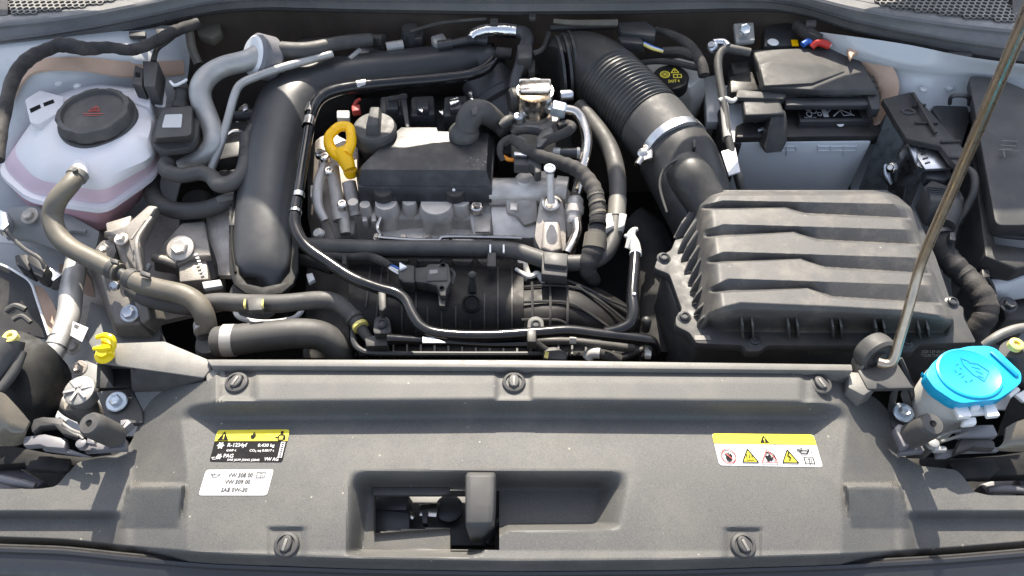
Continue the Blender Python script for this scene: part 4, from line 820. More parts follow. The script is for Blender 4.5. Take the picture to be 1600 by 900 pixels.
m = MB(); m.tube([(467, 302, -.006, 9.3), (466, 309, -.007, 9.3)], 14, 1, cap=False); m.tube([(462, 330, -.012, 10), (461, 334, -.012, 10)], 14, 1, cap=False); part(vp, 'bright_band', m, M['tin'])
for q in ([(590, 446), (603, 450), (603, 480), (598, 486), (592, 484)], [(823, 514), (838, 514), (838, 534), (824, 534)]):
    m = MB(); m.pp(q, -.026, .02, .002); part(vp, 'pipe_clip', m, M['plastic'])
m = MB(); m.tube([(694, 534, -.045, 6), (640, 531, -.05, 7), (618, 530, -.052, 8), (608, 530, -.054, 9.5)], 12); m.tube([(694, 534, -.045, 6), (760, 538, -.05, 6), (830, 538, -.05, 6)], 10); part(vp, 'lower_pipe', m, M['gloss'])
m = MB(); m.pp([(660, 526), (676, 527), (697, 535), (660, 535)], -.037, .003, .0005); part(vp, 'white_tag', m, M['white'])
# black engine cover box ------------------------------------------------------
ec = thing('engine_cover', 'low black plastic cover box on top of the engine with a dusty right corner', 'engine cover', P(665, 260, -.06))
T0 = [(627, 199), (682, 199), (684, 205), (763, 208), (760, 266), (564, 265), (566, 258), (616, 209)]
T1 = [(625, 199), (683, 199), (686, 205), (766, 208), (768, 290), (560, 288), (560, 262), (614, 206)]
m = MB()
def lift_(q, z): return [P(a, b, z(a, b) if callable(z) else z) for a, b in q]
top_ = lift_(T0, -.016); mid_ = [P(a, b, -.042) for a, b in [(622, 206), (684, 206), (688, 212), (770, 215), (767, 291), (561, 289), (559, 268), (610, 214)]]
fl_ = [P(a, b, -.0425) for a, b in [(620, 208), (684, 208), (690, 214), (773, 217), (769, 294), (559, 292), (556, 270), (608, 216)]]
bt_ = [P(a, b, -.066) for a, b in [(620, 222), (684, 222), (690, 228), (775, 231), (768, 317), (562, 315), (558, 286), (608, 230)]]
m.loftp([top_, mid_, fl_, bt_], .0035, 3); part(ec, 'cover_shell', m, mat('engine_cover_plastic', (.02, .02, .022), .38, gs=900, gstr=.2, var=.1, dust=.22, dsc=26, dcol=(.24, .23, .22)))
for x_ in (601, 712):
    m = MB(); kk = S(x_, 300, -.05); m.lathe(P(x_, 308, -.068), (0, -.1, 1), [(13 * kk, -24 * kk), (17 * kk, -18 * kk), (17.5 * kk, 16 * kk), (15 * kk, 20 * kk), (0, 20 * kk)], 20); part(ec, 'bolt_boss', m, M['plastic'])
m = MB(); m.lpx(709, 297, -.038, [(2.6, 0), (2, 1.5), (0, 1.6)]); part(ec, 'white_paint_dot', m, M['white'])
m = MB()
rs = random.Random(4)
for _ in range(60):
    x_, y_ = 745 + rs.gauss(0, 8), 262 + rs.gauss(6, 18)
    if 208 < y_ < 264: m.lpx(x_, y_, -.0158, [(rs.uniform(.4, 1.9), 0), (.3, .15)], seg=5)
part(ec, 'dried_splashes', m, M['trim'], kind='stuff')
oc = thing('oil_filler_cap', 'round black oil filler cap with a raised bar handle', 'oil cap', P(585, 205, -.03))
m = MB(); m.lpx(585, 199, -.003, [(32, -26), (34.5, -4), (33.5, 0), (31, 3), (27, 3.5), (0, 4)], (0, -.03, 1), 40); m.lpx(584, 208, -.04, [(28, -30), (28, 12)], seg=24); part(oc, 'cap_body', m, M['dark'])
m = MB(); kk = S(585, 190, 0); o = P(585, 190, .005)
m.loftp([[o + Vector((a * kk, b * kk, z_)) for a, b, z_ in [(-7, 22, .012), (7, 22, .012), (9, -22, .012), (-9, -22, .012)]], [o + Vector((a * kk, b * kk, z_)) for a, b, z_ in [(-10, 26, -.006), (9, 26, -.006), (12, -27, -.006), (-12, -27, -.006)]]], .002, 2); part(oc, 'bar_handle', m, M['dark'])
dp = thing('dipstick_handle', 'orange-yellow dipstick with a large ring handle', 'dipstick', P(545, 275, -.06))
m = MB(); m.tube([(521, 205, .0, 8), (531, 198, .002, 8), (545, 199, .0, 8), (549, 212, -.004, 8), (548, 226, -.01, 8.5), (541, 240, -.016, 10)], 10); m.tube([(521, 205, .0, 8), (514, 214, -.004, 8), (515, 228, -.012, 8.5), (524, 240, -.018, 9.5), (534, 245, -.022, 10)], 10); part(dp, 'ring_handle', m, M['orange'])
m = MB(); m.tube([(532, 234, -.016, 14), (540, 250, -.025, 13), (546, 265, -.034, 10)], 12); m.lpx(548, 270, -.05, [(9, -6), (11, 0), (11, 6), (8, 9), (7, 16), (0, 16)], (-.1, .2, 1)); part(dp, 'stem', m, M['orange'])
br = thing('breather_elbow', 'grey black rubber breather elbow with round cap on the engine cover rear edge', 'breather', P(730, 205, -.01))
m = MB(); m.tube([(728, 206, -.006, 17), (732, 188, .008, 20), (742, 176, .014, 21), (760, 178, .006, 18), (778, 192, -.02, 15), (790, 206, -.03, 13)], 16); part(br, 'elbow', m, M['rubber'])
m = MB(); m.lpx(725, 208, -.012, [(24, -3), (24, 3), (20, 9), (15, 13), (12, 18)], (0, -.1, 1), 28); part(br, 'round_cap', m, M['rubber'])
m = MB(); m.tube([(780, 198, -.01, 7), (792, 190, -.008, 9), (800, 184, -.008, 6)], 10); m.pp([(733, 162), (747, 162), (746, 178), (738, 180)], .034, .004, .002); part(br, 'hose_tail', m, M['rubber'])
# cylinder head (cast aluminium) ------------------------------------------------
hd_ = thing('cylinder_head', 'cast aluminium cylinder head with round bosses below the engine cover', 'cylinder head', P(690, 340, -.1))
m = MB(); m.loftp([[P(*p) for p in [(560, 300, -.075), (770, 300, -.075), (770, 285, -.06), (880, 285, -.06), (892, 300, -.065), (890, 345, -.09), (560, 340, -.095)]], [P(*p) for p in [(500, 360, -.16), (770, 365, -.16), (770, 340, -.2), (880, 340, -.2), (905, 340, -.2), (900, 400, -.16), (520, 392, -.16)]]], .004); part(hd_, 'casting', m, M['aluD'])
m = MB(); m.tube([(765, 300, -.066, 22), (800, 300, -.066, 22), (870, 300, -.068, 22)], 18, 2); m.tube([(868, 300, -.068, 26), (886, 302, -.068, 26)], 20, 1); part(hd_, 'cam_housing', m, M['alu'])
m = MB(); m.loftp([[P(*p) for p in [(766, 322, -.075), (890, 318, -.075), (896, 350, -.088), (892, 372, -.095), (770, 372, -.095)]], [P(*p) for p in [(766, 330, -.15), (894, 328, -.15), (902, 370, -.15), (898, 392, -.14), (766, 392, -.14)]]], .004); part(hd_, 'end_casting', m, M['alu'])
m = MB(); m.loftp([[P(*p, -.112) for p in [(592, 362), (650, 354), (815, 354), (824, 374), (700, 380), (594, 380)]], [P(*p, -.145) for p in [(590, 372), (650, 366), (815, 366), (828, 386), (700, 392), (592, 392)]]], .004); part(hd_, 'lower_flange', m, M['alu'])
for x_, y_ in ((590, 372), (630, 374), (668, 372), (704, 374), (806, 368)):
    m = MB(); m.lpx(x_, y_, -.111, [(7, 0), (7, 2), (5, 2), (5, 7), (0, 7)], seg=12); part(hd_, 'flange_bolt', m, M['tin'])
for x_, y_, r_ in ((610, 354, 19), (645, 352, 12), (686, 356, 27), (723, 352, 15), (560, 354, 9), (578, 358, 9)):
    m = MB(); kk = S(x_, y_, -.09); m.lathe(P(x_, y_, -.125), (0, 0, 1), [(r_ * kk * 1.2, -.01), (r_ * kk * 1.08, .006), (r_ * kk * .98, .03), (r_ * kk * 1.06, .034), (r_ * kk * 1.06, .044), (r_ * kk * .9, .06), (0, .06)], 24); part(hd_, 'boss', m, M['alu'])
m = MB(); m.loftp([[P(*p) for p in [(732, 330, -.085), (795, 330, -.085), (812, 345, -.09), (812, 360, -.098), (740, 368, -.1)]], [P(*p) for p in [(730, 340, -.12), (800, 340, -.12), (820, 355, -.12), (818, 372, -.12), (738, 380, -.12)]]], .003); part(hd_, 'data_plate_pad', m, M['alu'])
m = MB(); m.pp([(742, 338), (766, 338), (766, 362), (742, 362)], -.082, .004, .001); part(hd_, 'data_plate', m, M['aluD'])
m = MB(); m.loftp([[P(*p) for p in [(790, 310, -.06), (838, 308, -.06), (842, 345, -.078), (820, 352, -.08), (806, 336, -.075), (792, 332, -.075)]], [P(*p) for p in [(788, 318, -.1), (840, 318, -.1), (846, 356, -.11), (818, 364, -.11), (804, 348, -.1), (790, 344, -.1)]]], .003); part(hd_, 'square_boss', m, M['aluD'])
m = MB(); m.loftp([[P(*p, -.058) for p in [(797, 317), (808, 317), (808, 328), (797, 328)]], [P(*p, -.062) for p in [(796, 317), (809, 317), (809, 330), (796, 330)]]], .0005); part(hd_, 'cast_mark', m, M['alu'])
m = MB(); m.lpx(745, 323, -.07, [(10, -10), (10, 2), (8, 4), (0, 4)], (0, -.1, 1)); m.lpx(745, 322, -.064, [(6, 0), (5.5, 4), (0, 4)], seg=6); part(hd_, 'head_bolt', m, M['tin'])
m = MB(); m.tube([(594, 368, -.085, 3), (600, 372, -.085, 3.5), (680, 376, -.085, 3.5), (700, 370, -.083, 3.5), (815, 372, -.085, 3.5)], 8); m.tube([(595, 340, -.08, 3), (590, 356, -.085, 3), (596, 368, -.085, 3)], 8); part(hd_, 'gasket_bead', m, M['tin'])
m = MB(); m.lpx(820, 285, -.052, [(16, -18), (16, 6), (13, 10), (0, 10)]); m.lpx(850, 280, -.055, [(10, -10), (10, 8), (0, 8)]); part(hd_, 'sensor_boss', m, M['alu'])
for i, x_ in enumerate((655, 668)):
    m = MB(); m.pp([(565 + i * 14, 318), (573 + i * 14, 318), (574 + i * 14, 345), (566 + i * 14, 346)], -.085, .02, .002); part(hd_, 'cast_fin', m, M['alu'])
tcv = thing('timing_cover', 'cast metal timing cover with tall ribs left of the engine cover', 'timing cover', P(520, 320, -.1))
m = MB(); m.loftp([[P(*p) for p in [(498, 215, -.05), (520, 205, -.05), (560, 230, -.06), (560, 330, -.095), (552, 366, -.11), (515, 376, -.11), (500, 330, -.095)]], [P(*p) for p in [(480, 230, -.12), (520, 225, -.14), (575, 250, -.14), (575, 350, -.16), (560, 386, -.16), (490, 396, -.16), (480, 340, -.16)]]], .004); part(tcv, 'casting', m, M['aluD'])
for a, b, r_ in (((520, 262, -.05), (530, 345, -.085), 10), ((545, 285, -.06), (556, 338, -.09), 11), ((534, 318, -.075), (540, 366, -.095), 9)):
    m = MB(); m.tube([(*a, r_), (*b, r_)], 12, 1); part(tcv, 'rib', m, M['aluD'])
m = MB(); m.tube([(512, 250, -.05, 7), (498, 285, -.06, 8), (497, 320, -.075, 8), (508, 345, -.088, 7)], 10); part(tcv, 'curved_edge', m, M['alu'])
for x_, y_, z_ in ((535, 320, -.065), (508, 246, -.04), (500, 240, -.045), (515, 268, -.048)):
    m = MB(); m.lpx(x_, y_, z_, [(8, -6), (8, 3), (6, 5), (4, 5), (3.5, 3), (0, 3)], (0, -.1, 1), 12); part(tcv, 'cover_bolt', m, M['tin'])
m = MB(); m.pp([(500, 346), (516, 346), (526, 376), (508, 378)], -.078, .01, .002); part(tcv, 'black_bracket', m, M['plastic'])
m = MB(); m.lpx(499, 366, -.08, [(9, -6), (9, 4), (6, 8), (0, 8)], (-.4, -.4, 1)); m.pp([(484, 288), (500, 288), (498, 308), (484, 308)], -.07, .02, .003); part(tcv, 'stud', m, M['alu'])
# lifting eye / bracket right
le = thing('lifting_bracket', 'dull grey upright bracket with a round eye at the right end of the head', 'bracket', P(860, 370, -.08))
m = MB(); m.loftp([[P(*p) for p in roundpoly([(843, 318, -.05), (846, 306, -.045), (870, 304, -.045), (880, 316, -.05), (884, 350, -.062), (884, 392, -.078), (868, 396, -.08), (845, 392, -.078), (835, 372, -.07), (838, 350, -.062)], 8)], [P(*p) for p in roundpoly([(843, 326, -.07), (846, 314, -.065), (870, 312, -.065), (880, 324, -.07), (886, 360, -.09), (886, 404, -.1), (868, 408, -.1), (845, 404, -.1), (833, 384, -.09), (836, 360, -.09)], 8)]], .003); part(le, 'plate', m, M['aluD'])
m = MB(); m.lpx(861, 318, -.044, [(14, -1), (14, 2), (11, 3), (10, 1), (0, 1)], (0, -.2, 1), 28); part(le, 'eye_ring', m, M['tin'])
m = MB(); m.loftp([[P(*p) for p in [(850, 346, -.056), (872, 346, -.056), (876, 390, -.068), (862, 394, -.069), (848, 388, -.068)]], [P(*p) for p in [(846, 350, -.07), (878, 350, -.07), (882, 396, -.085), (862, 402, -.085), (842, 396, -.085)]]], .004, 3); part(le, 'bulge', m, M['aluD'])
m = MB(); m.tube([(861, 318, -.03, 6), (860, 290, -.01, 6), (859, 268, .008, 6.5)], 14); part(le, 'rod', m, M['alu'])
m = MB(); m.lpx(859, 264, .012, [(8, -5), (9, -2), (9, 2), (6, 3), (5, 1), (0, 1)], (0, -.1, 1)); part(le, 'rod_end', m, M['zinc'])
# fuel pump -----------------------------------------------------------------------
fp = thing('fuel_pump', 'shiny steel fuel pump cylinder with a bluish union nut', 'fuel pump', P(835, 190, -.02))
m = MB(); m.lpx(835, 178, -.012, [(40, -24), (40, -4), (38, 0), (0, 0)], (0, 0, 1), 28); m.pp([(800, 185), (866, 183), (870, 215), (798, 218)], -.03, .05, .006); part(fp, 'base', m, M['aluD'])
m = MB(); m.lpx(835, 176, -.01, [(24, -3), (27, 0), (27, 28), (26, 30), (26, 34), (28, 36), (28, 44), (0, 44)], (0, -.03, 1), 36); part(fp, 'cylinder', m, M['tin'])
m = MB(); m.pp([(811, 122), (861, 122), (862, 138), (858, 143), (814, 143), (810, 138)], .056, .010, .003); part(fp, 'top_cap', m, M['tin'])
m = MB(); kk = S(828, 165, .02); m.lathe(P(828, 172, .012), (-.15, -1, .35), [(10 * kk, -.01), (10 * kk, .004), (8 * kk, .0055), (7 * kk, .004), (5 * kk, .004), (4 * kk, .006), (0, .006)], 24); part(fp, 'side_port', m, M['tin'])
m = MB(); kk = S(870, 170, .02); d = Vector((1, -.25, -.1)); m.lathe(P(850, 166, .012), d, [(9 * kk, 0), (9 * kk, 14 * kk)], 18); part(fp, 'outlet', m, M['tin'])
m = MB(); m.lathe(P(862, 169, .012), d, [(13 * kk, 0), (14 * kk, 3 * kk), (14 * kk, 20 * kk), (12 * kk, 23 * kk), (8 * kk, 23 * kk)], 6, .3); part(fp, 'union_nut', m, M['bolt'], smooth=20)
m = MB(); m.lpx(810, 187, -.006, [(8, -3), (8, 7), (6, 9), (3, 9), (3, 7), (0, 7)]); part(fp, 'socket_bolt', m, M['zinc'])
m = MB(); m.lathe(P(812, 156, .0), (-1, -.2, .1), [(20 * kk, -4 * kk), (20 * kk, 14 * kk), (16 * kk, 18 * kk), (0, 18 * kk)], 24); part(fp, 'black_boss', m, M['plastic'])
m = MB(); m.lathe(P(876, 150, .0), (1, .1, 0), [(9 * kk, 0), (9 * kk, 16 * kk), (7 * kk, 20 * kk), (0, 20 * kk)], 14); part(fp, 'small_valve', m, M['zinc'])
t = MB(); t.tube([(882, 171, .012, 8), (897, 174, .008, 8.5), (908, 184, .002, 8.5), (914, 200, -.004, 8.5), (917, 222, -.012, 8.5), (914, 245, -.02, 8.5), (908, 268, -.028, 8.5), (904, 290, -.036, 8.5), (900, 305, -.04, 8)], 14)
fl2 = thing('fuel_pipe', 'bent bare steel fuel pipe running forward from the union nut', 'pipe', P(905, 260, -.03)); part(fl2, 'pipe_body', t, M['tin'])
m = MB()
kk = S(900, 325, -.04); m.lathe(P(900, 308, -.036), (-.1, -1, -.42), [(9 * kk, 0), (12 * kk, 4 * kk), (12 * kk, 14 * kk), (14 * kk, 16 * kk), (14 * kk, 27 * kk), (11 * kk, 30 * kk), (11 * kk, 40 * kk), (8 * kk, 44 * kk)], 20); part(fl2, 'coupling', m, M['alu'])
m = MB(); m.tube([(901, 345, -.048, 8), (902, 362, -.05, 8), (895, 380, -.052, 8), (886, 396, -.056, 8)], 14); part(fl2, 'lower_pipe', m, M['tin'])
# hoses at the right of the engine
g1 = hose('coolant_hose', 'grey black coolant hose looping from the fuel pump round the front of the head', [(905, 165, -.03, 11.2), (922, 185, -.03, 12.0), (942, 212, -.03, 12.9), (956, 240, -.034, 13.8), (964, 275, -.036, 13.8), (965, 310, -.038, 13.3), (962, 345, -.042, 12.9), (958, 372, -.046, 12.9), (946, 396, -.05, 12.9), (925, 408, -.052, 12.9), (895, 411, -.054, 12.9), (860, 409, -.055, 12.9), (832, 400, -.057, 12.9), (805, 392, -.058, 12.9), (760, 389, -.058, 12.9), (680, 388, -.06, 12.9), (600, 388, -.062, 12.9), (530, 386, -.066, 12.9), (480, 384, -.07, 12.9)], 'rubber', 18)
m = MB(); m.tube([(965, 312, -.037, 14.4), (963, 342, -.0415, 14.2)], 18, 1); part(g1, 'sun_tinted_sleeve', m, M['trim'])  # the sun on this sleeve is put into its paler colour
m = MB(); m.pp([(944, 334), (956, 332), (960, 352), (945, 358)], -.026, .02, .002); m.pp([(968, 332), (980, 334), (976, 352), (966, 356)], -.026, .02, .002); part(g1, 'beige_bracket', m, M['bottle'])
m = MB(); m.pp([(849, 392), (888, 396), (886, 416), (850, 412)], -.032, .026, .002); m.pp([(847, 396), (846, 428), (886, 432), (888, 412)], -.04, .02, .002); part(g1, 'square_clip', m, M['dark'])
m = MB(); m.pp([(762, 394), (775, 394), (775, 416), (761, 416)], -.045, .012, .001); part(g1, 'pipe_clip', m, M['plastic'])
for x_ in (766, 787): m = MB(); m.pp([(x_ - 1.3, 382), (x_ + 1.3, 382), (x_ + 1.3, 394), (x_ - 1.3, 394)], -.0428, .003, 0); part(g1, 'paint_mark', m, M['white'])
wh = thing('wiring_loom', 'taped wiring loom curving over the engine to the right of the cover', 'wiring harness', P(900, 270, -.01))
m = MB(); m.tube([(786, 224, .0, 7), (800, 218, .005, 8), (822, 232, .004, 9), (845, 244, .004, 10), (875, 254, .002, 11), (900, 264, .0, 12), (918, 280, -.004, 12.5), (930, 302, -.01, 13), (934, 330, -.018, 12.5), (933, 352, -.024, 13), (931, 372, -.03, 16), (926, 395, -.04, 17), (918, 420, -.055, 14), (930, 440, -.08, 10)], 14, 8, fn=lambda t, r: r * (1 + .05 * math.sin(t * 150))); part(wh, 'taped_loom', m, M['tape'])
m = MB()
for i, (x_, y_) in enumerate(((926, 292), (931, 306), (933, 318), (934, 334))): m.tube([(x_ - .6, y_ - 1.4, -.008 - i * .003, 13.6), (x_ + .4, y_ + 2, -.009 - i * .003, 13.6)], 14, 1, cap=False)
part(wh, 'tape_wrap', m, M['hose'])
m = MB(); m.tube([(931, 366, -.026, 17.4), (928, 388, -.036, 18)], 16, 1); part(wh, 'cloth_sleeve', m, M['hose'])
for y_ in (322, 349): m = MB(); m.tube([(934, y_, -.018, 14), (934, y_ + 4, -.019, 14)], 14, 1); part(wh, 'cable_tie', m, M['black'])
m = MB(); m.tube([(786, 250, -.01, 4.5), (781, 238, .0, 5), (784, 224, .006, 5), (798, 216, .008, 5), (812, 222, .004, 5)], 10); part(wh, 'branch_cable', m, M['tape'])
m = MB(); m.tube([(786, 244, -.006, 3), (794, 249, -.01, 3.2), (804, 250, -.012, 3)], 8); part(wh, 'orange_wire', m, M['orw'])
sc_ = thing('sensor_connector', 'grey two-pin connector with an orange wire beside the right end of the cover', 'connector', P(825, 250, -.02))
m = MB(); m.pp([(803, 242), (826, 243), (828, 258), (803, 257)], -.005, .02, .003); m.pp([(824, 240), (846, 242), (846, 268), (836, 270), (834, 256), (824, 256)], -.004, .022, .003); part(sc_, 'plug', m, M['dark'])
m = MB(); m.pp([(803, 236), (824, 238), (824, 243), (803, 242)], .002, .006, .001); part(sc_, 'silver_latch', m, M['zinc'])
c2 = thing('cable_holder', 'black looped cable and holder clip in front of the fuel pump', 'cable', P(860, 220, 0))
m = MB(); m.tube([(800, 210, .0, 6), (815, 204, .004, 6), (840, 206, .006, 6), (860, 216, .006, 6)], 10); m.tube([(846, 222, .008, 8), (868, 214, .010, 8), (886, 206, .008, 8), (894, 198, .004, 7), (886, 194, .0, 7), (872, 198, -.002, 7)], 12); part(c2, 'cable', m, M['tape'])
m = MB(); m.pp([(838, 214), (852, 198), (862, 198), (866, 206), (846, 228), (838, 230)], .016, .014, .002); part(c2, 'clip', m, M['satin'])
m = MB(); m.tube([(874, 239, -.01, 8), (902, 239, -.01, 8)], 14, 1); part(c2, 'black_sleeve', m, M['satin']); m = MB(); m.tube([(864, 238, -.01, 8.5), (875, 239, -.01, 8.5)], 14, 1); m.tube([(901, 239, -.01, 9), (906, 239, -.01, 9)], 14, 1); part(c2, 'silver_ends', m, M['pipe'])
co_ = thing('coolant_connector', 'small cream coloured hose fitting with a hooked end above the slim branch pipe', 'connector', P(988, 375, -.03))
m = MB(); m.tube([(994, 395, -.03, 9), (991, 382, -.028, 9), (986, 370, -.024, 8), (990, 360, -.02, 5), (996, 358, -.02, 3)], 12); m.tube([(976, 368, -.022, 2.5), (984, 372, -.022, 5), (980, 388, -.03, 4)], 8); part(co_, 'fitting', m, M['bottle'])
# intake manifold ------------------------------------------------------------------
im = thing('intake_manifold', 'ribbed black plastic intake manifold in front of the engine', 'intake manifold', P(760, 480, -.12))
prof = [(402, -.115), (412, -.088), (430, -.072), (455, -.064), (480, -.066), (505, -.080), (528, -.100), (548, -.130)]
def mz(y): return smooth_lin([(a, b) for a, b in prof], y, 8)
m = MB(); m.sheet([[(x, y, z) for x in (545, 600, 660, 720, 780, 818)] for y, z in prof], 2, 4, .004); part(im, 'runner_shell', m, M['manif'])
for x_, y0, y1 in ((565, 416, 480), (584, 410, 500), (606, 408, 440), (628, 408, 520), (650, 408, 520), (778, 406, 524), (800, 406, 524)):
    m = MB(); pts = [(x_ + (14 - (y - y0) * .12 if x_ < 600 else 0), y) for y in [lerp(y0, y1, i / 8) for i in range(9)]]
    v = [];
    for a, y in pts: v += [P(a - 1.2, y, mz(y) - .002), P(a - 1.2, y, mz(y) + .004), P(a + 1.2, y, mz(y) + .004), P(a + 1.2, y, mz(y) - .002)]
    m.rings([v[i * 4:i * 4 + 4] for i in range(9)]); part(im, 'rib', m, M['plastic'])
for x_, y0 in ((668, 480), (690, 486), (712, 478), (735, 500), (757, 458)):
    m = MB(); m.rings([[P(x_ - 1.2, y, mz(y) - .002), P(x_ - 1.2, y, mz(y) + .003), P(x_ + 1.2, y, mz(y) + .003), P(x_ + 1.2, y, mz(y) - .002)] for y in [lerp(y0, 520, i / 6) for i in range(7)]]); part(im, 'rib', m, M['plastic'])
rz = [[(815, 440, -.085), (860, 436, -.078), (900, 440, -.078), (940, 452, -.085), (984, 478, -.10)], [(815, 460, -.075), (860, 458, -.070), (900, 462, -.070), (940, 482, -.078), (984, 506, -.10)], [(815, 490, -.075), (860, 490, -.07), (895, 494, -.075), (925, 508, -.085), (960, 520, -.10)], [(815, 520, -.09), (850, 522, -.09), (890, 524, -.10), (920, 530, -.11), (950, 535, -.12)]]
m = MB(); m.sheet(rz, 4, 4, .004); part(im, 'side_duct', m, M['manif'])
def gridrib(pts): m = MB(); m.tube([(a, b, c, 2.2) for a, b, c in pts], 6, 4); part(im, 'grid_rib', m, M['plastic'])
gridrib([(815, 449, -.075), (860, 446, -.069), (900, 450, -.069), (940, 466, -.077), (990, 494, -.094)]); gridrib([(815, 472, -.068), (862, 471, -.065), (890, 474, -.066), (915, 486, -.072), (955, 514, -.09)]); gridrib([(815, 500, -.074), (870, 500, -.071), (890, 510, -.078), (905, 520, -.09)])
for x_ in (831, 859, 886): gridrib([(x_, 440, -.075), (x_ + 1, 460, -.065), (x_ + 1, 490, -.066), (x_, 515, -.08)])
gridrib([(855, 434, -.07), (885, 438, -.068), (920, 452, -.07), (950, 468, -.078), (985, 482, -.09)]); gridrib([(900, 446, -.068), (940, 472, -.073), (975, 500, -.088)])
m = MB(); m.lpx(737, 474, -.062, [(15, -8), (15, 1), (12, 3), (10, 1), (10, -6), (0, -6)], (0, -.35, 1), 28); part(im, 'port_collar', m, M['manif']); m = MB(); m.lpx(737, 474, -.0565, [(10.5, -2), (10.5, 0), (0, 0)], (0, -.35, 1), 24); part(im, 'port_shade_disc', m, M['black'])  # black disc over the recess stands in for its shade
m = MB(); m.tube([(738, 452, -.06, 7), (738, 444, -.05, 6), (738, 434, -.035, 4.5)], 12); m.ball(P(738, 430, -.03), 7 * S(738, 430, -.03)); part(im, 'ball_stud', m, M['plastic'])
for x_, y_ in ((597, 507), (837, 508)):
    m = MB(); m.pp(roundpoly([(x_ - 14, y_ + 14), (x_ - 12, y_ - 10), (x_, y_ - 15), (x_ + 12, y_ - 10), (x_ + 14, y_ + 14)], 6), -.066, .02, .002); b_ = part(im, 'bolt_lug', m, M['dark']); m = MB(); m.lpx(x_, y_ - 1, -.064, [(8, 0), (8, 2), (5, 4), (5, 2), (3, 2), (0, 2)], (0, -.15, 1)); part(b_, 'socket_screw', m, M['satin'])
m = MB(); m.pp([(556, 540), (1000, 540), (1000, 556), (560, 556)], -.112, .02, .002); part(im, 'lower_rail', m, M['manif'])
tooth = None
for i in range(20):
    x_ = 570 + i * 21.5
    m = MB(); m.pp([(x_, 536), (x_ + 3, 536), (x_ + 3, 553), (x_, 553)], -.104, .012, 0); part(im, 'rail_tooth', m, M['plastic'])
m = MB(); m.tube([(552, 505, -.09, 4), (552, 530, -.09, 5), (562, 546, -.092, 5), (590, 552, -.094, 4.5), (700, 553, -.094, 4), (860, 553, -.094, 4)], 8); part(im, 'edge_bead', m, M['satin'])
m = MB()
for x0, x1 in ((600, 640), (650, 690), (705, 740), (745, 775)): m.pp([(x0, 404), (x1, 404), (x1 - 6, 414), (x0 + 6, 414)], -.085, .01, .002)
part(im, 'top_tabs', m, M['plastic'])
mp_ = thing('pressure_sensor', 'grey pressure sensor with a multi-wire plug on top of the intake manifold', 'sensor', P(680, 430, -.05))
m = MB(); m.pp([(648, 418), (666, 416), (668, 412), (700, 411), (703, 420), (705, 438), (698, 452), (697, 462), (688, 462), (682, 446), (666, 442), (648, 440)], -.036, .02, .003); part(mp_, 'sensor_body', m, M['plastic'])
m = MB(); m.pp([(668, 418), (698, 417), (699, 438), (666, 439)], -.034, .004, .001); lab_ = part(mp_, 'face_plate', m, M['dark']); m = MB(); m.pp([(671, 422), (684, 421), (684, 427), (671, 428)], -.0335, .0006, 0); part(lab_, 'print', m, M['lav'])
m = MB(); m.lpx(690, 450, -.035, [(5, 0), (4, 1.5), (3, 0), (0, 0)]); m.lpx(692, 414, -.034, [(5, 0), (4, 1.5), (3, 0), (0, 0)]); m.pp([(684, 456), (696, 456), (696, 478), (686, 478)], -.046, .012, .002); m.tube([(703, 420, -.04, 2.5), (710, 428, -.04, 2.5), (706, 444, -.044, 2.5)], 6); part(mp_, 'mounting_lug', m, M['plastic'])
m = MB(); m.pp([(622, 418), (634, 412), (648, 414), (648, 442), (630, 441), (622, 434)], -.034, .022, .003); part(mp_, 'plug', m, M['plastic']); m = MB(); m.pp([(624, 409), (636, 416), (624, 421)], -.030, .006, .001); part(mp_, 'white_lock', m, M['white'])
for i, (mt, dy) in enumerate((('whitew', 0), ('bluew', -4), ('whitew', 4))):
    m = MB(); m.tube([(607, 416 + dy * .5, -.05, 1.6), (616, 420 + dy, -.046, 1.6), (625, 425 + dy, -.044, 1.6)], 6); part(mp_, 'wire', m, M[mt])
m = MB(); m.tube([(498, 397, -.07, 5), (536, 401, -.066, 6), (552, 402, -.064, 7), (576, 402, -.062, 8), (596, 408, -.056, 7), (610, 417, -.05, 6)], 10); m.pp([(534, 396), (541, 396), (541, 412), (534, 412)], -.05, .012, .001); part(mp_, 'cable', m, M['tape'])
# low connectors in front of the manifold
lc = thing('braided_hose', 'short braided hose with a pale sleeve lying behind the crossbar', 'hose', P(935, 554, -.08))
m = MB(); m.tube([(918, 560, -.085, 9), (924, 552, -.078, 9.5), (938, 552, -.075, 9)], 12); part(lc, 'pale_sleeve', m, M['bottle']); m = MB(); m.tube([(936, 552, -.075, 8), (950, 556, -.078, 9), (968, 562, -.085, 9)], 12); part(lc, 'braid', m, M['tape']); m = MB(); m.tube([(966, 560, -.085, 6), (990, 552, -.085, 6), (1004, 546, -.085, 5)], 10); part(lc, 'tail', m, M['plastic']); m = MB(); m.pp([(1009, 542), (1018, 543), (1018, 556), (1008, 555)], -.06, .01, .001); part(lc, 'pale_clip', m, M['bottle'])
lk2 = thing('harness_plug', 'grey square plug hanging below the slim pipe in front of the manifold', 'connector', P(865, 548, -.08))
m = MB(); m.tube([(832, 532, -.06, 7), (842, 540, -.066, 7), (854, 548, -.072, 7)], 10); part(lk2, 'cable', m, M['plastic']); m = MB(); m.pp([(852, 542), (868, 540), (888, 552), (884, 562), (850, 560), (848, 552)], -.066, .02, .003); part(lk2, 'plug_body', m, M['dark']); m = MB(); m.pp([(852, 548), (858, 550), (856, 560), (850, 558)], -.064, .002, 0); part(lk2, 'yellow_mark', m, M['yel2'])
cc2 = MB(); cc2.tube([(890, 531, -.06, 6.5), (900, 531, -.06, 6.5)], 12, 1); single('pipe_collar', cc2, M['bottle'], 'small pale collar on the black pipe behind the crossbar', 'collar')
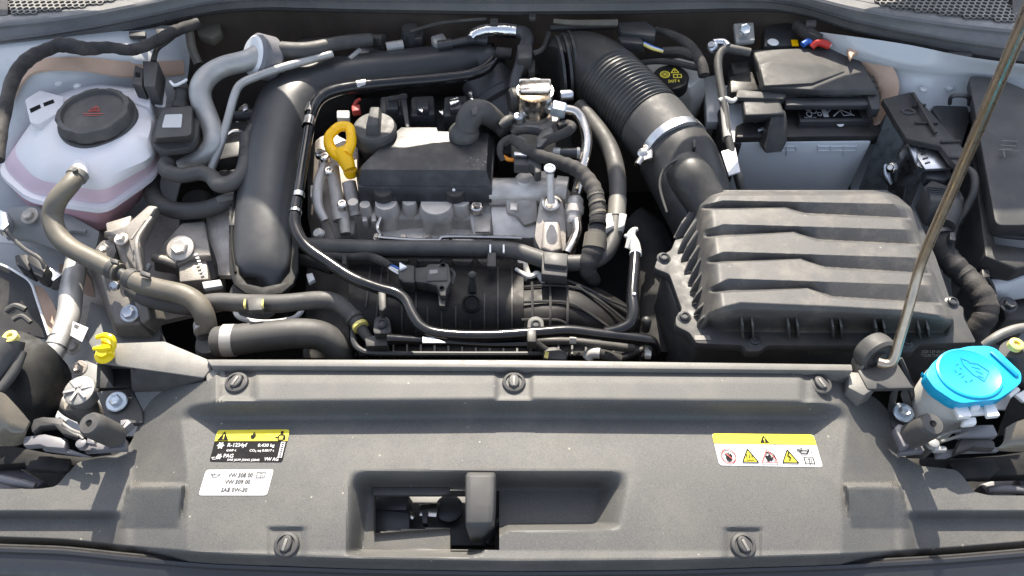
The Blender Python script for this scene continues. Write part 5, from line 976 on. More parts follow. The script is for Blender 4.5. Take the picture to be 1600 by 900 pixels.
cc3 = MB(); cc3.tube([(830, 533, -.065, 7), (888, 533, -.065, 6), (935, 538, -.07, 7), (990, 545, -.08, 7)], 12); single('lower_hose', cc3, M['rubber'], 'dull black hose lying low behind the crossbar under the glossy pipe', 'hose')
m = MB(); m.lpx(1010, 508, -.06, [(7, -12), (7, 6), (4, 9), (0, 9)]); m.ball(P(1010, 502, -.045), .0075); single('ball_stud', m, M['plastic'], 'black ball stud standing right of the slim branch pipe', 'stud')
# dark drain hose right of engine
hose('drain_hose', 'dark wide hose running down between engine and airbox', [(985, 345, -.14, 28), (1010, 370, -.15, 32), (1024, 410, -.17, 32), (1028, 460, -.17, 30), (1026, 510, -.17, 28), (1030, 560, -.18, 28)], 'matte', 18)
m = MB(); m.pp([(808, 405), (822, 402), (830, 428), (820, 440)], -.09, .01, .002); m.tube([(806, 420, -.07, 3), (826, 432, -.07, 4), (840, 428, -.07, 5), (850, 442, -.08, 5)], 8); t = thing('metal_bracket', 'pale bent bracket at the upper right corner of the manifold', 'bracket', P(820, 420, -.09)); part(t, 'bracket_arm', m, M['bottle'])
# behind the engine: dark plumbing ------------------------------------------------
rr_ = thing('ignition_coils', 'row of black ignition coils and plugs behind the engine cover', 'ignition coils', P(660, 165, -.06))
for x_ in (612, 660, 712):
    m = MB(); m.pp([(x_ - 18, 150), (x_ + 18, 148), (x_ + 20, 178), (x_ - 20, 182)], -.03, .06, .005); m.pp([(x_ - 10, 156), (x_ + 10, 155), (x_ + 10, 170), (x_ - 10, 171)], -.018, .02, .003); part(rr_, 'coil', m, M['satin'])
m = MB()
for p in ([(700, 156), (716, 150), (718, 158), (704, 164)], [(684, 172), (694, 170), (692, 180)], [(722, 164), (734, 160), (730, 176)], [(652, 170), (662, 166), (660, 176)], [(730, 144), (738, 142), (740, 158), (734, 154)]): m.pp(p, -.012, .006, .002)
part(rr_, 'torn_foil', m, M['foil'])
m = MB(); m.pp([(624, 146), (634, 145), (640, 198), (634, 199)], -.015, .01, .002); m.pp([(606, 150), (636, 146), (636, 150), (606, 155)], -.012, .006, .001); part(rr_, 'strap', m, M['dark'])
m = MB(); m.tube([(552, 172, -.03, 3), (556, 160, -.02, 3), (563, 155, -.02, 2.5)], 8); m.pp([(549, 164), (562, 162), (563, 172), (550, 174)], -.022, .012, .002); part(rr_, 'red_plug', m, M['red'])
m = MB(); m.pp([(526, 172), (546, 172), (546, 184), (526, 184)], -.03, .012, .002); part(rr_, 'grey_plug', m, M['bottle'])
sp = thing('rear_coolant_pipe', 'silver foil wrapped pipe with a black elbow under the cowl', 'pipe', P(780, 55, .02))
m = MB(); m.tube([(735, 60, .02, 6), (742, 53, .022, 9), (758, 48, .022, 10), (780, 47, .022, 10.5), (806, 49, .02, 11)], 14, fn=lambda t, r: r * (1 + .05 * math.sin(t * 90))); part(sp, 'foil_sleeve', m, M['foil'])
m = MB(); m.tube([(804, 49, .02, 10), (818, 52, .02, 11), (824, 62, .02, 10), (819, 80, .015, 11), (814, 100, .01, 10), (806, 120, .0, 9), (802, 140, -.01, 9)], 14); m.pp([(808, 68), (832, 68), (832, 90), (808, 92)], .03, .03, .004); part(sp, 'black_elbow', m, M['satin'])
m = MB(); m.tube([(832, 84, .02, 5), (848, 76, .02, 4), (858, 52, .02, 4)], 8); m.tube([(776, 82, .0, 9), (800, 84, .0, 9)], 12, 1); m.pp([(822, 92), (836, 92), (836, 112), (826, 112)], .01, .02, .002); part(sp, 'small_pipe', m, M['plastic'])
rv = thing('rear_valve', 'black solenoid valve and silver fittings behind the long part of the intake pipe', 'valve', P(640, 75, .0))
m = MB(); m.lpx(644, 74, -.03, [(18, -20), (18, 10), (14, 22), (12, 36), (0, 36)], (0, 0, 1)); m.pp([(626, 46), (664, 46), (660, 60), (630, 60)], .0, .03, .004); part(rv, 'solenoid', m, M['satin'])
m = MB(); m.tube([(604, 74, .0, 8), (630, 70, .0, 8)], 12, 1); m.pp([(562, 74), (584, 70), (600, 72), (600, 84), (560, 92)], -.02, .02, .003); m.tube([(546, 92, .0, 4), (562, 78, .002, 4)], 8); m.pp([(672, 56), (692, 50), (700, 62), (696, 68), (678, 66)], .01, .02, .004); part(rv, 'silver_fitting', m, M['pipe'])
m = MB(); m.pp([(576, 76), (600, 74), (602, 88), (578, 90)], -.012, .02, .003); part(rv, 'black_insert', m, M['satin'])
m = MB(); m.tube([(684, 72, .005, 8), (706, 68, .006, 8)], 12, fn=lambda t, r: r * (1 + .1 * math.sin(t * 25))); m.tube([(706, 68, .006, 6), (740, 62, .006, 7), (762, 64, .004, 8)], 12); part(rv, 'ribbed_pipe', m, M['satin'])
m = MB(); m.tube([(600, 64, .0, 10), (560, 62, -.01, 10), (520, 70, -.02, 12), (470, 74, -.03, 12)], 12); m.tube([(860, 44, .02, 5), (900, 42, .02, 6), (960, 40, .02, 6)], 10); m.tube([(640, 50, .03, 3), (690, 36, .03, 3), (760, 30, .03, 3)], 8); part(rv, 'rear_pipe', m, M['plastic'])
m = MB()
for p in ([(420, 110), (560, 105), (560, 160), (500, 200), (380, 230)], [(760, 110), (880, 110), (900, 240), (780, 240)], [(560, 150), (780, 140), (800, 210), (560, 220)]): m.pp(p, -.11, .1, .01)
single('engine_block', m, M['matte'], 'dark mass of the engine block behind and under the head', 'engine block')
m = MB()
for p in ([(340, 190), (400, 185), (390, 240), (335, 250)], [(340, 265), (372, 262), (368, 300), (330, 300)]): m.pp(p, -.12, .05, .006)
m.lpx(390, 180, -.06, [(14, -10), (14, 12), (9, 16), (0, 16)], (-.6, -.2, .6)); m.tube([(368, 182, -.05, 9), (410, 178, -.05, 9)], 12, 1, fn=None); single('side_actuator', m, M['satin'], 'black actuator with stub pipes left of the intake pipe', 'actuator')
m = MB(); m.pp([(378, 166), (386, 162), (388, 170), (380, 174)], -.02, .004, .001); m.tube([(352, 214, -.08, 3.5), (366, 206, -.08, 4), (384, 208, -.08, 3.5)], 8); single('silver_clip', m, M['zinc'], 'small silver clips in the dark gap left of the intake pipe', 'clip')
m = MB(); m.pp([(478, 396), (560, 396), (560, 560), (470, 560)], -.16, .1, .01); m.tube([(440, 405, -.12, 10), (480, 408, -.11, 10), (520, 420, -.11, 10)], 10); single('alternator', m, M['plastic'], 'dark alternator below the end of the intake pipe', 'alternator')
# ================================================================ right side: air duct, airbox, battery, modules, washer bottle, prop rod
ad = thing('air_duct', 'black bellows air duct running down from the firewall to the airbox', 'air duct', P(1000, 200, -.05))
m = MB()
path = [(874, 112, -.03, 46), (884, 104, -.028, 48), (905, 100, -.025, 50), (935, 112, -.022, 52), (965, 140, -.022, 53), (995, 170, -.022, 53), (1022, 198, -.022, 53), (1045, 222, -.022, 52)]
m.tube(path[:5], 32, 8); part(ad, 'elbow', m, M['plastic'])
m = MB(); NR_ = 15
def zig(t, r): return r * (1.02 + .035 * math.cos(2 * math.pi * t * NR_))
m.tube([(950, 126, -.022, 52), (968, 143, -.022, 52.5), (986, 161, -.022, 53), (1002, 177, -.022, 53), (1016, 191, -.022, 53)], 36, 32, fn=zig); part(ad, 'bellows', m, mat('bellows_rubber', (.03, .03, .03), .38, gs=600, gstr=.15, var=.1, dust=.1), smooth=70)
m = MB(); m.tube([(1010, 185, -.022, 51), (1018, 193, -.022, 54.5), (1024, 199, -.022, 55), (1038, 215, -.022, 54), (1052, 230, -.022, 53)], 40, 4); part(ad, 'plain_cuff', m, M['dark'])
m = MB(); kk = S(890, 105, -.03)
for dx in (-10, 0, 9): m.lathe(P(884 + dx, 108 - dx * .4, -.03), (1, .15, .05), [(50 * kk, -3 * kk), (55 * kk, -2 * kk), (55 * kk, 2 * kk), (50 * kk, 3 * kk)], 36)
part(ad, 'flange_ring', m, M['satin'])
A0 = P(1047, 226, -.022); B0 = P(1056, 237, -.022); kk = S(1050, 230, -.022); d = B0 - A0; L_ = d.length
m = MB(); m.lathe(A0, d, [(53.5 * kk, 0), (56 * kk, L_ * .15), (56 * kk, L_ * .95), (53.5 * kk, L_)], 40); cl = part(ad, 'hose_clamp', m, M['zinc'])
m = MB(); m.lpx(1005, 241, -.0, [(8, -4), (8, 6), (5, 8), (0, 8)], (-.3, -.4, 1), 16); m.tube([(1012, 232, .002, 6), (996, 258, -.006, 6)], 12, 1); m.pp([(1004, 226), (1022, 222), (1020, 246), (1006, 250)], .004, .008, .002); part(cl, 'clamp_screw', m, M['tin'])
ao = thing('airbox_outlet', 'wide smooth black outlet pipe with a raised oval between clamp and airbox', 'air duct', P(1080, 290, -.05))
m = MB(); m.tube([(1048, 230, -.03, 56), (1056, 244, -.032, 59), (1064, 258, -.036, 60), (1078, 290, -.045, 58), (1094, 330, -.06, 54), (1110, 370, -.08, 50)], 36, 8); part(ao, 'outlet_pipe', m, M['plastic'])
m = MB(); m.tube([(1068, 262, .0, 30), (1080, 278, .002, 35), (1096, 305, -.008, 33), (1112, 335, -.02, 30)], 28, 8); part(ao, 'raised_oval', m, M['plastic'])
m = MB(); m.tube([(1042, 332, .0, 2), (1031, 290, .01, 2.4), (1040, 262, .02, 2.4), (1066, 248, .028, 2.4), (1092, 256, .022, 2.4)], 8, 8); m.pp([(1083, 218), (1088, 218), (1088, 230), (1083, 230)], .03, .01, .001); part(ao, 'moulded_ridge', m, M['plastic'])
# airbox -------------------------------------------------------------------------
ab = thing('airbox', 'large dark grey ribbed airbox with a bolted lid at the right of the engine', 'airbox', P(1280, 480, -.1))
def xl(y): return smooth_lin([(298, 1114), (306, 1100), (321, 1090), (350, 1093), (392, 1098), (440, 1102), (490, 1108), (518, 1108)], y, 3)
def xr(y): return smooth_lin([(298, 1385), (306, 1402), (325, 1424), (377, 1440), (430, 1461), (475, 1478), (500, 1490), (518, 1491)], y, 3)
gr = [  # groove: top line (left start, knee, right), bottom line (left, knee start, knee end, right)
    (([1094, 321], [1130, 313], [1424, 319]), ([1094, 327], [1228, 325], [1260, 335], [1430, 343])),
    (([1096, 361], [1131, 350], [1432, 359]), ([1096, 371], [1240, 363], [1278, 376], [1440, 384])),
    (([1100, 405], [1131, 393], [1448, 403]), ([1100, 411], [1251, 405], [1289, 419], [1455, 429])),
    (([1104, 452], [1138, 435], [1466, 446]), ([1106, 457], [1262, 451], [1300, 465], [1475, 476]))]
def zlid(px, py):
    a, b = xl(py), xr(py); z = .028 + .004 * clamp((px - 1100) / 380)
    z -= .030 * (1 - clamp((px - a) / 26)) ** 2 + .026 * (1 - clamp((b - px) / 22)) ** 2 + .02 * (1 - clamp((py - 299) / 8)) ** 2
    for t_, b_ in gr:
        yt, ybm = lin(t_, px), lin(b_, px); fade = sstep(a + 2, a + 14, px) * (1 - sstep(b - 14, b - 3, px))
        if yt - 1 < py < ybm + 3:
            dp_ = min(.0115, .0009 * (ybm - yt))
            z -= fade * dp_ * clamp((py - yt) / (ybm - 2 - yt)) * (1 - sstep(ybm - 2, ybm + 1.8, py))
        # each panel sits a little lower at its rear lip and rises to its front edge
    fr = lin([(1108, 493), (1130, 484), (1157, 477), (1300, 483), (1412, 489), (1480, 499)], px)
    z -= .062 * sstep(fr - 1, 522, py) + .004 * sstep(fr - 6, fr + 2, py)
    return z
m = MB(); rows = []; ys = [297 + i * .8 for i in range(280)]; 
for y in ys:
    a, b = xl(y), xr(y); rows.append([P(lerp(a, b, u), y, zlid(lerp(a, b, u), y)) for u in [(k / 190) for k in range(191)]])
L0 = [r[0] for r in rows]; R0 = [r[-1] for r in rows]
for r in rows: r.insert(0, r[0] + Vector((-.012, 0, -.055))); r.append(r[-1] + Vector((.012, 0, -.055)))
rows.insert(0, [p + Vector((0, .01, -.06)) for p in rows[0]])
m.grid(rows, 0); lid = part(ab, 'lid', m, M['lid'], smooth=26, recalc=False)
m = MB()
fl_ = [(1022, 419), (1028, 402), (1049, 390), (1062, 356), (1086, 318), (1112, 308), (1400, 308), (1430, 330), (1462, 400), (1486, 470), (1506, 480), (1506, 496), (1526, 535), (1436, 537), (1426, 550), (1408, 550), (1395, 540), (1200, 539), (1187, 549), (1168, 549), (1160, 539), (1088, 536), (1078, 520), (1056, 509), (1056, 494), (1066, 484), (1046, 428)]
m.pp(roundpoly(fl_, 4, 2), -.036, .016, .002); part(ab, 'rim', m, M['dark'])
m = MB(); m.pp([(1034, 424), (1056, 398), (1090, 330), (1400, 315), (1430, 340), (1500, 500), (1518, 536), (1090, 538), (1070, 512)], -.052, .13, .004); part(ab, 'lower_box', m, M['dark'])
for i, (x_, y_) in enumerate(((1037, 404), (1069, 496), (1178, 534), (1416, 535), (1487, 473))):
    m = MB(); m.lpx(x_, y_, -.036, [(11, -2), (11, 1), (8, 2.5), (7, 6), (5, 7), (4.5, 5), (0, 5)], (0, -.1, 1), 20); sc2 = part(ab, 'torx_screw', m, M['satin'])
for x_ in (1157, 1173, 1229, 1243, 1298, 1311, 1365, 1378, 1432, 1446):
    m = MB(); y0 = 493 + (x_ - 1157) * .02; A_1 = P(x_, y0, zlid(x_, y0)); D_1 = P(x_, 521, -.034)
    m.prism([A_1 + Vector((0, .004, 0)), A_1 + Vector((0, -.013, -.004)), D_1 + Vector((0, -.011, .002)), D_1 + Vector((0, .004, -.002))], Vector((.003, 0, 0)), .0006); part(ab, 'tab', m, M['lid'])
for (x0, y0), (x1, y1) in (((1083, 318), (1052, 370)), ((1086, 336), (1058, 392)), ((1088, 354), (1063, 405)), ((1091, 376), (1068, 424)), ((1093, 398), (1074, 442)), ((1096, 420), (1077, 456)), ((1098, 442), (1080, 472)), ((1102, 466), (1083, 490)), ((1105, 484), (1088, 505))):
    m = MB(); a = P(x0 + 8, y0, -.004); b_ = P(x0, y0 + 4, -.012); c = P(x1, y1, -.034); dd = P(x1 + 24, y1 - 6, -.034)
    m.prism([a, b_, P(lerp(x0, x1, .6), lerp(y0, y1, .55), -.02), c, dd], Vector((0, -.004, 0)), .0008); part(ab, 'side_fin', m, M['lid'])
m = MB(); m.pp([(1085, 524), (1108, 524), (1112, 531), (1086, 531)], -.0352, .0012, 0); part(ab, 'worn_corner', m, M['trim'])
yv = P(1300, 542, -.055).y - .004
def vert(x0, y0, x1, y1, W, H, yy=yv): return wquad(Q(x0, y0, yy), Q(x1, y0, yy), Q(x1, y1, yy), Q(x0, y1, yy), W, H, .0004)
f = Flat(vert(1196, 536, 1420, 556, 224, 20)); f.text('VWAG', 10, 13, 9, 1, 34); f.text('2Q0 129 607 F', 66, 9, 5, 1, 40); f.text('>PP-TV20<', 112, 9, 5, 1, 30); f.text('FILTERELEMENT TOP MODELL', 66, 17, 5, 1, 80); part(ab, 'moulded_lettering', f.mb, M['trim'], smooth=0)
f = Flat(vert(1436, 538, 1522, 560, 86, 22)); 
f.text('060224 - 11:10:07', 4, 7, 4.6, 1, 46); f.text('2Q0 129 601 F', 4, 13, 4.6, 1, 36); f.text('*12UN TL4122500*', 3, 19, 4.6, 1, 44); f.text('>PP<', 60, 7, 4.6, 1, 18); part(ab, 'printed_lettering', f.mb, M['label'], smooth=0)
# battery -------------------------------------------------------------------------
bt = thing('battery', 'car battery with pale blue case and black top behind the airbox', 'battery', P(1255, 260, -.2))
yb_ = P(1250, 226, -.075).y
m = MB(); m.loftp([[Q(1142, 222, yb_), Q(1362, 222, yb_), Q(1362, 222, yb_) + Vector((0, .16, 0)), Q(1142, 222, yb_) + Vector((0, .16, 0))], [Q(1146, 224, yb_) + Vector((0, 0, -.2)), Q(1358, 224, yb_) + Vector((0, 0, -.2)), Q(1358, 224, yb_) + Vector((0, .16, -.2)), Q(1146, 224, yb_) + Vector((0, .16, -.2))]], .004); part(bt, 'case', m, M['batt'])
for x_, w_ in ((1200, 44), (1278, 60)):
    m = MB(); yy = yb_ - .001
    for a, b_ in ((0, 3), (0, 10)): m.bar(Q(x_, 226 + b_, yy), Q(x_ + w_, 226 + b_, yy), .002, .002)
    for i in range(4): m.bar(Q(x_ + w_ * i / 3, 227, yy), Q(x_ + w_ * i / 3, 236 + (8 if i == 2 else 0), yy), .002, .002)
    part(bt, 'moulded_frame', m, M['batt'], kind='stuff')
m = MB(); m.pp([(1150, 196), (1245, 150), (1368, 150), (1378, 205), (1374, 212), (1150, 214)], -.058, .022, .003); part(bt, 'black_top', m, M['plastic'])
m = MB(); m.pp([(1246, 160), (1348, 160), (1364, 188), (1250, 190)], -.045, .02, .002); part(bt, 'raised_block', m, M['satin'])
m = MB(); m.pp([(1246, 162), (1336, 162), (1347, 184), (1252, 185)], -.0443, .001, 0); lb = part(bt, 'black_label', m, M['black'])
fq = quadmap((1248, 164), (1336, 164), (1347, 184), (1254, 185), lambda a, b: -.0441, 90, 22)
f = Flat(fq)
for cx, cy, r in ((12, 5, 4), (20, 9, 5), (12, 15, 4), (26, 4, 3), (28, 15, 3), (42, 8, 3)): f.circ(cx, cy, r, 1, 10, wd=1.3)
f.rect(33, 1, 41, 20); f.line([(40, 14), (54, 3)], 1.6); f.line([(52, 2), (80, 18)], 2); f.line([(74, 1), (48, 19)], 1.6); f.line([(60, 2), (64, 18), (76, 17), (80, 2)], 1.2); f.text('000 915 105', 3, 21.5, 2, 1, 18)
part(lb, 'white_symbols', f.mb, M['label'], smooth=0)
m = MB(); m.lpx(1313, 192, -.052, [(6.5, 0), (6, 1), (0, 1)], (0, -.6, 1)); part(bt, 'white_dot', m, M['white'])
bc = thing('battery_cover', 'flat black fuse cover plate on top of the battery', 'cover', P(1275, 120, -.03))
m = MB(); m.loftp([[P(*p) for p in [(1174, 78, .0), (1250, 76, .005), (1332, 74, .0), (1350, 104, .0), (1370, 139, -.004), (1280, 140, -.0), (1192, 136, -.002), (1184, 100, .004)]], [P(*p) for p in [(1171, 84, -.02), (1250, 80, -.02), (1334, 78, -.02), (1354, 108, -.02), (1372, 150, -.014), (1280, 150, -.014), (1188, 142, -.014), (1180, 112, -.016)]]], .003, 3); part(bc, 'plate', m, M['dark'])
m = MB(); m.loftp([[P(*p) for p in [(1186, 101, .006), (1204, 96, .009), (1270, 98, .006), (1320, 112, .002), (1270, 130, .004), (1194, 134, .004)]], [P(*p) for p in [(1184, 99, -.003), (1204, 93, -.0), (1270, 96, -.001), (1326, 112, -.003), (1270, 133, -.003), (1192, 138, -.004)]]], .003, 3); part(bc, 'raised_blister', m, M['dark'])
m = MB()
for x_, y_ in ((1356, 122), (1361, 132), (1340, 80)): m.pp([(x_ - 6, y_ - 4), (x_ + 10, y_ - 4), (x_ + 12, y_ + 4), (x_ - 4, y_ + 4)], -.012, .012, .002)
m.pp([(1140, 118), (1176, 110), (1186, 140), (1142, 144)], -.02, .03, .004); m.pp([(1140, 96), (1172, 92), (1176, 112), (1146, 116)], -.02, .03, .006); part(bc, 'side_clips', m, M['plastic'])
m = MB(); m.pp([(1226, 152), (1368, 150), (1372, 158), (1368, 164), (1228, 164)], -.02, .012, .003); m.pp([(1350, 138), (1374, 136), (1376, 170), (1362, 170)], -.016, .02, .003); part(bc, 'front_rail', m, M['satin'])
tc = thing('terminal_cover', 'black hooked terminal cover hanging over the front edge of the battery', 'terminal cover', P(1200, 200, -.05))
m = MB(); m.loftp([[P(*p, -.012) for p in [(1152, 139), (1228, 147), (1224, 154), (1150, 152)]], [P(*p, -.020) for p in [(1150, 142), (1229, 150), (1226, 158), (1150, 158)]]], .002); m.loftp([[P(*p, -.018) for p in [(1160, 154), (1218, 156), (1226, 178), (1164, 180)]], [P(*p, -.045) for p in [(1158, 158), (1218, 160), (1226, 190), (1160, 194)]]], .004, 3); part(tc, 'cap', m, M['dark'])
m = MB(); m.loftp([[P(*p) for p in [(1204, 172, -.022), (1228, 174, -.022), (1231, 190, -.03), (1230, 222, -.056), (1222, 238, -.066), (1196, 240, -.066), (1191, 230, -.062), (1202, 196, -.032)]], [P(*p) + Vector((0, .025, -.01)) for p in [(1204, 172, -.022), (1228, 174, -.022), (1231, 190, -.03), (1230, 222, -.056), (1222, 238, -.066), (1196, 240, -.066), (1191, 230, -.062), (1202, 196, -.032)]]], .003); part(tc, 'strap', m, M['plastic'])
m = MB(); m.tube([(1178, 190, -.05, 3), (1194, 188, -.046, 3), (1200, 198, -.05, 3), (1184, 204, -.055, 3)], 8); part(tc, 'terminal_wire', m, M['zinc'])
nc = thing('battery_cable', 'grey black battery cable with a white tag running down left of the battery', 'cable', P(1135, 180, 0))
m = MB(); m.tube([(1172, 82, .012, 6.5), (1150, 78, .014, 7), (1134, 76, .014, 7), (1124, 84, .012, 7), (1122, 105, .004, 6.5), (1127, 140, -.01, 6), (1133, 175, -.024, 6), (1138, 215, -.04, 6.5), (1147, 255, -.06, 7), (1160, 300, -.09, 7)], 12, 8); part(nc, 'cable_body', m, M['rubber'])
m = MB(); m.tube([(1131, 162, -.02, 6.6), (1137, 215, -.04, 7)], 12, 1); part(nc, 'pale_sleeve', m, M['bottle'])
m = MB(); m.pp([(1127, 236), (1149, 230), (1157, 268), (1139, 274)], -.045, .004, .001); part(nc, 'white_tag', m, M['white'])
m = MB(); m.lpx(1114, 74, .018, [(8, -4), (8, 4), (5, 6), (5, 10), (0, 10)], (-.5, -.3, .8), 16); m.tube([(1114, 66, .02, 5), (1130, 66, .02, 6), (1138, 72, .02, 5)], 10); part(nc, 'clamp', m, M['zinc'])
m = MB(); m.tube([(1124, 158, -.016, 4), (1132, 154, -.014, 4), (1144, 158, -.016, 4), (1150, 154, -.016, 3)], 8); part(nc, 'silver_tie', m, M['bottle'])
hs = MB(); hs.pp([(1122, 170), (1160, 160), (1170, 205), (1158, 225), (1128, 222)], -.07, .10, .004); single('battery_tray_wall', hs, M['plastic'], 'black battery tray wall left of the battery case', 'tray')
hs = MB(); hs.pp([(1100, 120), (1124, 115), (1128, 190), (1104, 190)], -.08, .02, .003); single('blue_grey_bracket', hs, M['paint'], 'narrow blue-grey steel bracket between brake reservoir and battery cable', 'bracket')
# brake fluid reservoir ------------------------------------------------------------
bf = thing('brake_reservoir', 'pale grey brake fluid reservoir with a black cap printed in yellow', 'reservoir', P(1050, 140, -.05))
m = MB(); m.loftp([[P(*p, -.02) for p in [(1006, 98), (1060, 90), (1092, 98), (1096, 122), (1078, 136), (1024, 132)]], [P(*p, -.06) for p in [(1000, 110), (1060, 98), (1098, 108), (1104, 140), (1082, 156), (1024, 150)]], [P(*p, -.13) for p in [(1004, 150), (1060, 140), (1090, 150), (1092, 180), (1076, 200), (1024, 190)]]], .005, 3); part(bf, 'body', m, M['bottle'])
m = MB(); m.lpx(1048, 123, -.008, [(28, -16), (28, 2), (26, 4), (0, 4)], (-.05, -.1, 1), 36); cpb = part(bf, 'cap', m, M['black'])
m = MB()
o = P(1048, 123, -.008); kk = S(1048, 123, 0); ax = Vector((-.05, -.1, 1)).normalized()
fm = plane3(o + ax * (4.3 * kk) + Vector((-26 * kk, 24 * kk, 24 * kk * .1 - 26 * kk * .05)), Vector((52 * kk, 0, 52 * kk * .05)), Vector((0, -50 * kk, -50 * kk * .1)), 52, 50)
f = Flat(fm); f.circ(17, 19, 8, 1, 20); f.line([(33, 6), (39, 16), (27, 16), (33, 6)], 1.6); f.line([(33, 9), (33, 14)], 1.4); f.line([(30, 20), (42, 20), (42, 27), (30, 27), (30, 20)], 1.5); f.line([(36, 20), (36, 27)], 1.2); f.text('DOT 4', 21, 37, 6, 1, 17, bold=.02); part(cpb, 'yellow_print', f.mb, M['yellow'], smooth=0)
f = Flat(fm); f.line([(13, 19), (17, 15), (21, 19), (17, 23), (13, 19)], 1.3, 2); f.circ(17, 19, 5.6, 2, 14, wd=.9); part(cpb, 'dark_print', f.mb, M['black'], smooth=0)
rw = thing('rear_harness', 'black plugs and blue wires behind the bellows duct under the cowl', 'wiring harness', P(1000, 60, 0))
m = MB(); m.pp([(965, 34), (1008, 32), (1026, 44), (1024, 56), (970, 50)], .03, .02, .003); m.pp([(964, 56), (1000, 56), (1008, 68), (970, 66)], .024, .02, .003); part(rw, 'plug', m, M['satin'])
m = MB(); m.tube([(1024, 46, .02, 5), (1050, 54, .02, 6), (1076, 70, .016, 8), (1094, 96, .01, 9), (1100, 118, -.0, 9)], 10); m.tube([(1000, 98, .0, 4), (1040, 96, .004, 5), (1090, 106, .004, 5)], 8); m.tube([(1034, 80, .01, 6), (1064, 80, .012, 7), (1084, 88, .01, 7)], 8); part(rw, 'loom', m, M['tape'])
for i, mt in enumerate(('bluew', 'whitew', 'yel2')):
    m = MB(); m.tube([(1006, 66 + i * 2, .022, 1.8), (1018, 72 + i * 2, .02, 2), (1036, 79 + i, .016, 2)], 6); part(rw, 'wire', m, M[mt])
m = MB(); m.tube([(865, 33, .03, 4), (900, 36, .03, 5), (965, 36, .03, 6)], 8); part(rw, 'rear_sleeve', m, M['hose'])
pw = thing('fuse_cables', 'red and blue cables with a black lead behind the battery cover', 'cable', P(1275, 66, .02))
for mt, q in (('redw', [(1268, 74, .01, 5), (1278, 66, .018, 6), (1296, 72, .014, 6)]), ('whitew', [(1284, 64, .02, 3), (1298, 72, .014, 3)]), ('bluew', [(1254, 70, .012, 5), (1264, 64, .016, 5), (1272, 72, .012, 4)]), ('tape', [(1244, 40, .02, 9), (1262, 52, .022, 10), (1282, 62, .02, 8)])):
    m = MB(); m.tube(q, 10); part(pw, 'lead', m, M[mt])
m = MB(); m.pp([(1194, 40), (1240, 32), (1246, 70), (1194, 72)], .0, .03, .004); part(pw, 'black_box', m, M['satin']); m = MB(); m.lpx(1208, 66, .004, [(9, 0), (8, 1), (0, 1)]); part(pw, 'white_button', m, M['white']); m = MB(); m.pp([(1236, 62), (1246, 62), (1248, 71), (1238, 71)], .004, .002, 0); part(pw, 'warning_patch', m, M['orange'])
hexbolt('firewall_bolt', 'zinc hex bolt on the pale bracket under the cowl above the battery', 1163, 48, .03, 9, 9, (0, -.7, 1), 'bolt')
m = MB(); m.pp([(1146, 36), (1178, 34), (1180, 62), (1150, 66)], .02, .01, .003); single('bolt_bracket', m, M['paintD'], 'pale grey steel bracket carrying the zinc bolt above the battery', 'bracket')
# right inner wing ---------------------------------------------------------------------
iw2 = thing('inner_wing', 'pale blue-grey painted inner wing at the back right', 'inner wing', P(1480, 180, -.1))
m = MB(); m.sheet([[(1280, 50, .03), (1340, 58, .04), (1420, 70, .045), (1520, 90, .05), (1640, 105, .055), (1760, 120, .05)], [(1290, 74, .0), (1345, 86, .015), (1420, 100, .02), (1520, 112, .02), (1640, 125, .02), (1760, 150, .02)], [(1300, 110, -.04), (1370, 112, -.015), (1430, 122, -.005), (1520, 132, -.005), (1640, 150, -.005), (1760, 180, -.01)], [(1330, 190, -.11), (1390, 190, -.08), (1450, 195, -.07), (1540, 200, -.07), (1640, 220, -.07), (1760, 250, -.07)], [(1330, 300, -.2), (1400, 300, -.2), (1480, 310, -.2), (1560, 330, -.19), (1660, 340, -.18), (1760, 360, -.18)], [(1380, 460, -.25), (1440, 460, -.25), (1510, 460, -.24), (1580, 440, -.2), (1660, 430, -.18), (1760, 430, -.18)], [(1480, 640, -.25), (1520, 640, -.25), (1560, 640, -.25), (1610, 640, -.22), (1680, 640, -.2), (1760, 640, -.2)]], 4, 4, .004); part(iw2, 'wing_panel', m, M['paint'])
m = MB(); m.sheet([[(1322, 92, .0), (1345, 90, .006), (1370, 100, .0), (1392, 120, -.01), (1400, 148, -.026), (1392, 170, -.04), (1372, 200, -.06)], [(1328, 112, -.03), (1346, 116, -.025), (1360, 128, -.03), (1368, 146, -.04), (1372, 160, -.05), (1368, 175, -.06), (1350, 210, -.085)]], 5, 4, .006, .016); m.pp([(1324, 76), (1346, 68), (1346, 78), (1334, 84), (1330, 92)], .02, .01, .003); part(iw2, 'sealant_bead', m, M['seal'])
for x_, y_ in ((1443, 140), (1484, 137)): m = MB(); m.lpx(x_, y_, -.012, [(6, -2), (5.5, 1), (3, 2), (0, 2)]); part(iw2, 'weld_dimple', m, M['paint'])
m = MB(); m.sheet([[(1548, 432, -.10), (1600, 402, -.08), (1660, 380, -.07)], [(1552, 450, -.10), (1610, 430, -.08), (1670, 410, -.07)], [(1560, 470, -.12), (1620, 460, -.11), (1680, 440, -.1)]], 4, 3, .004); part(iw2, 'lower_flange', m, M['paint'])
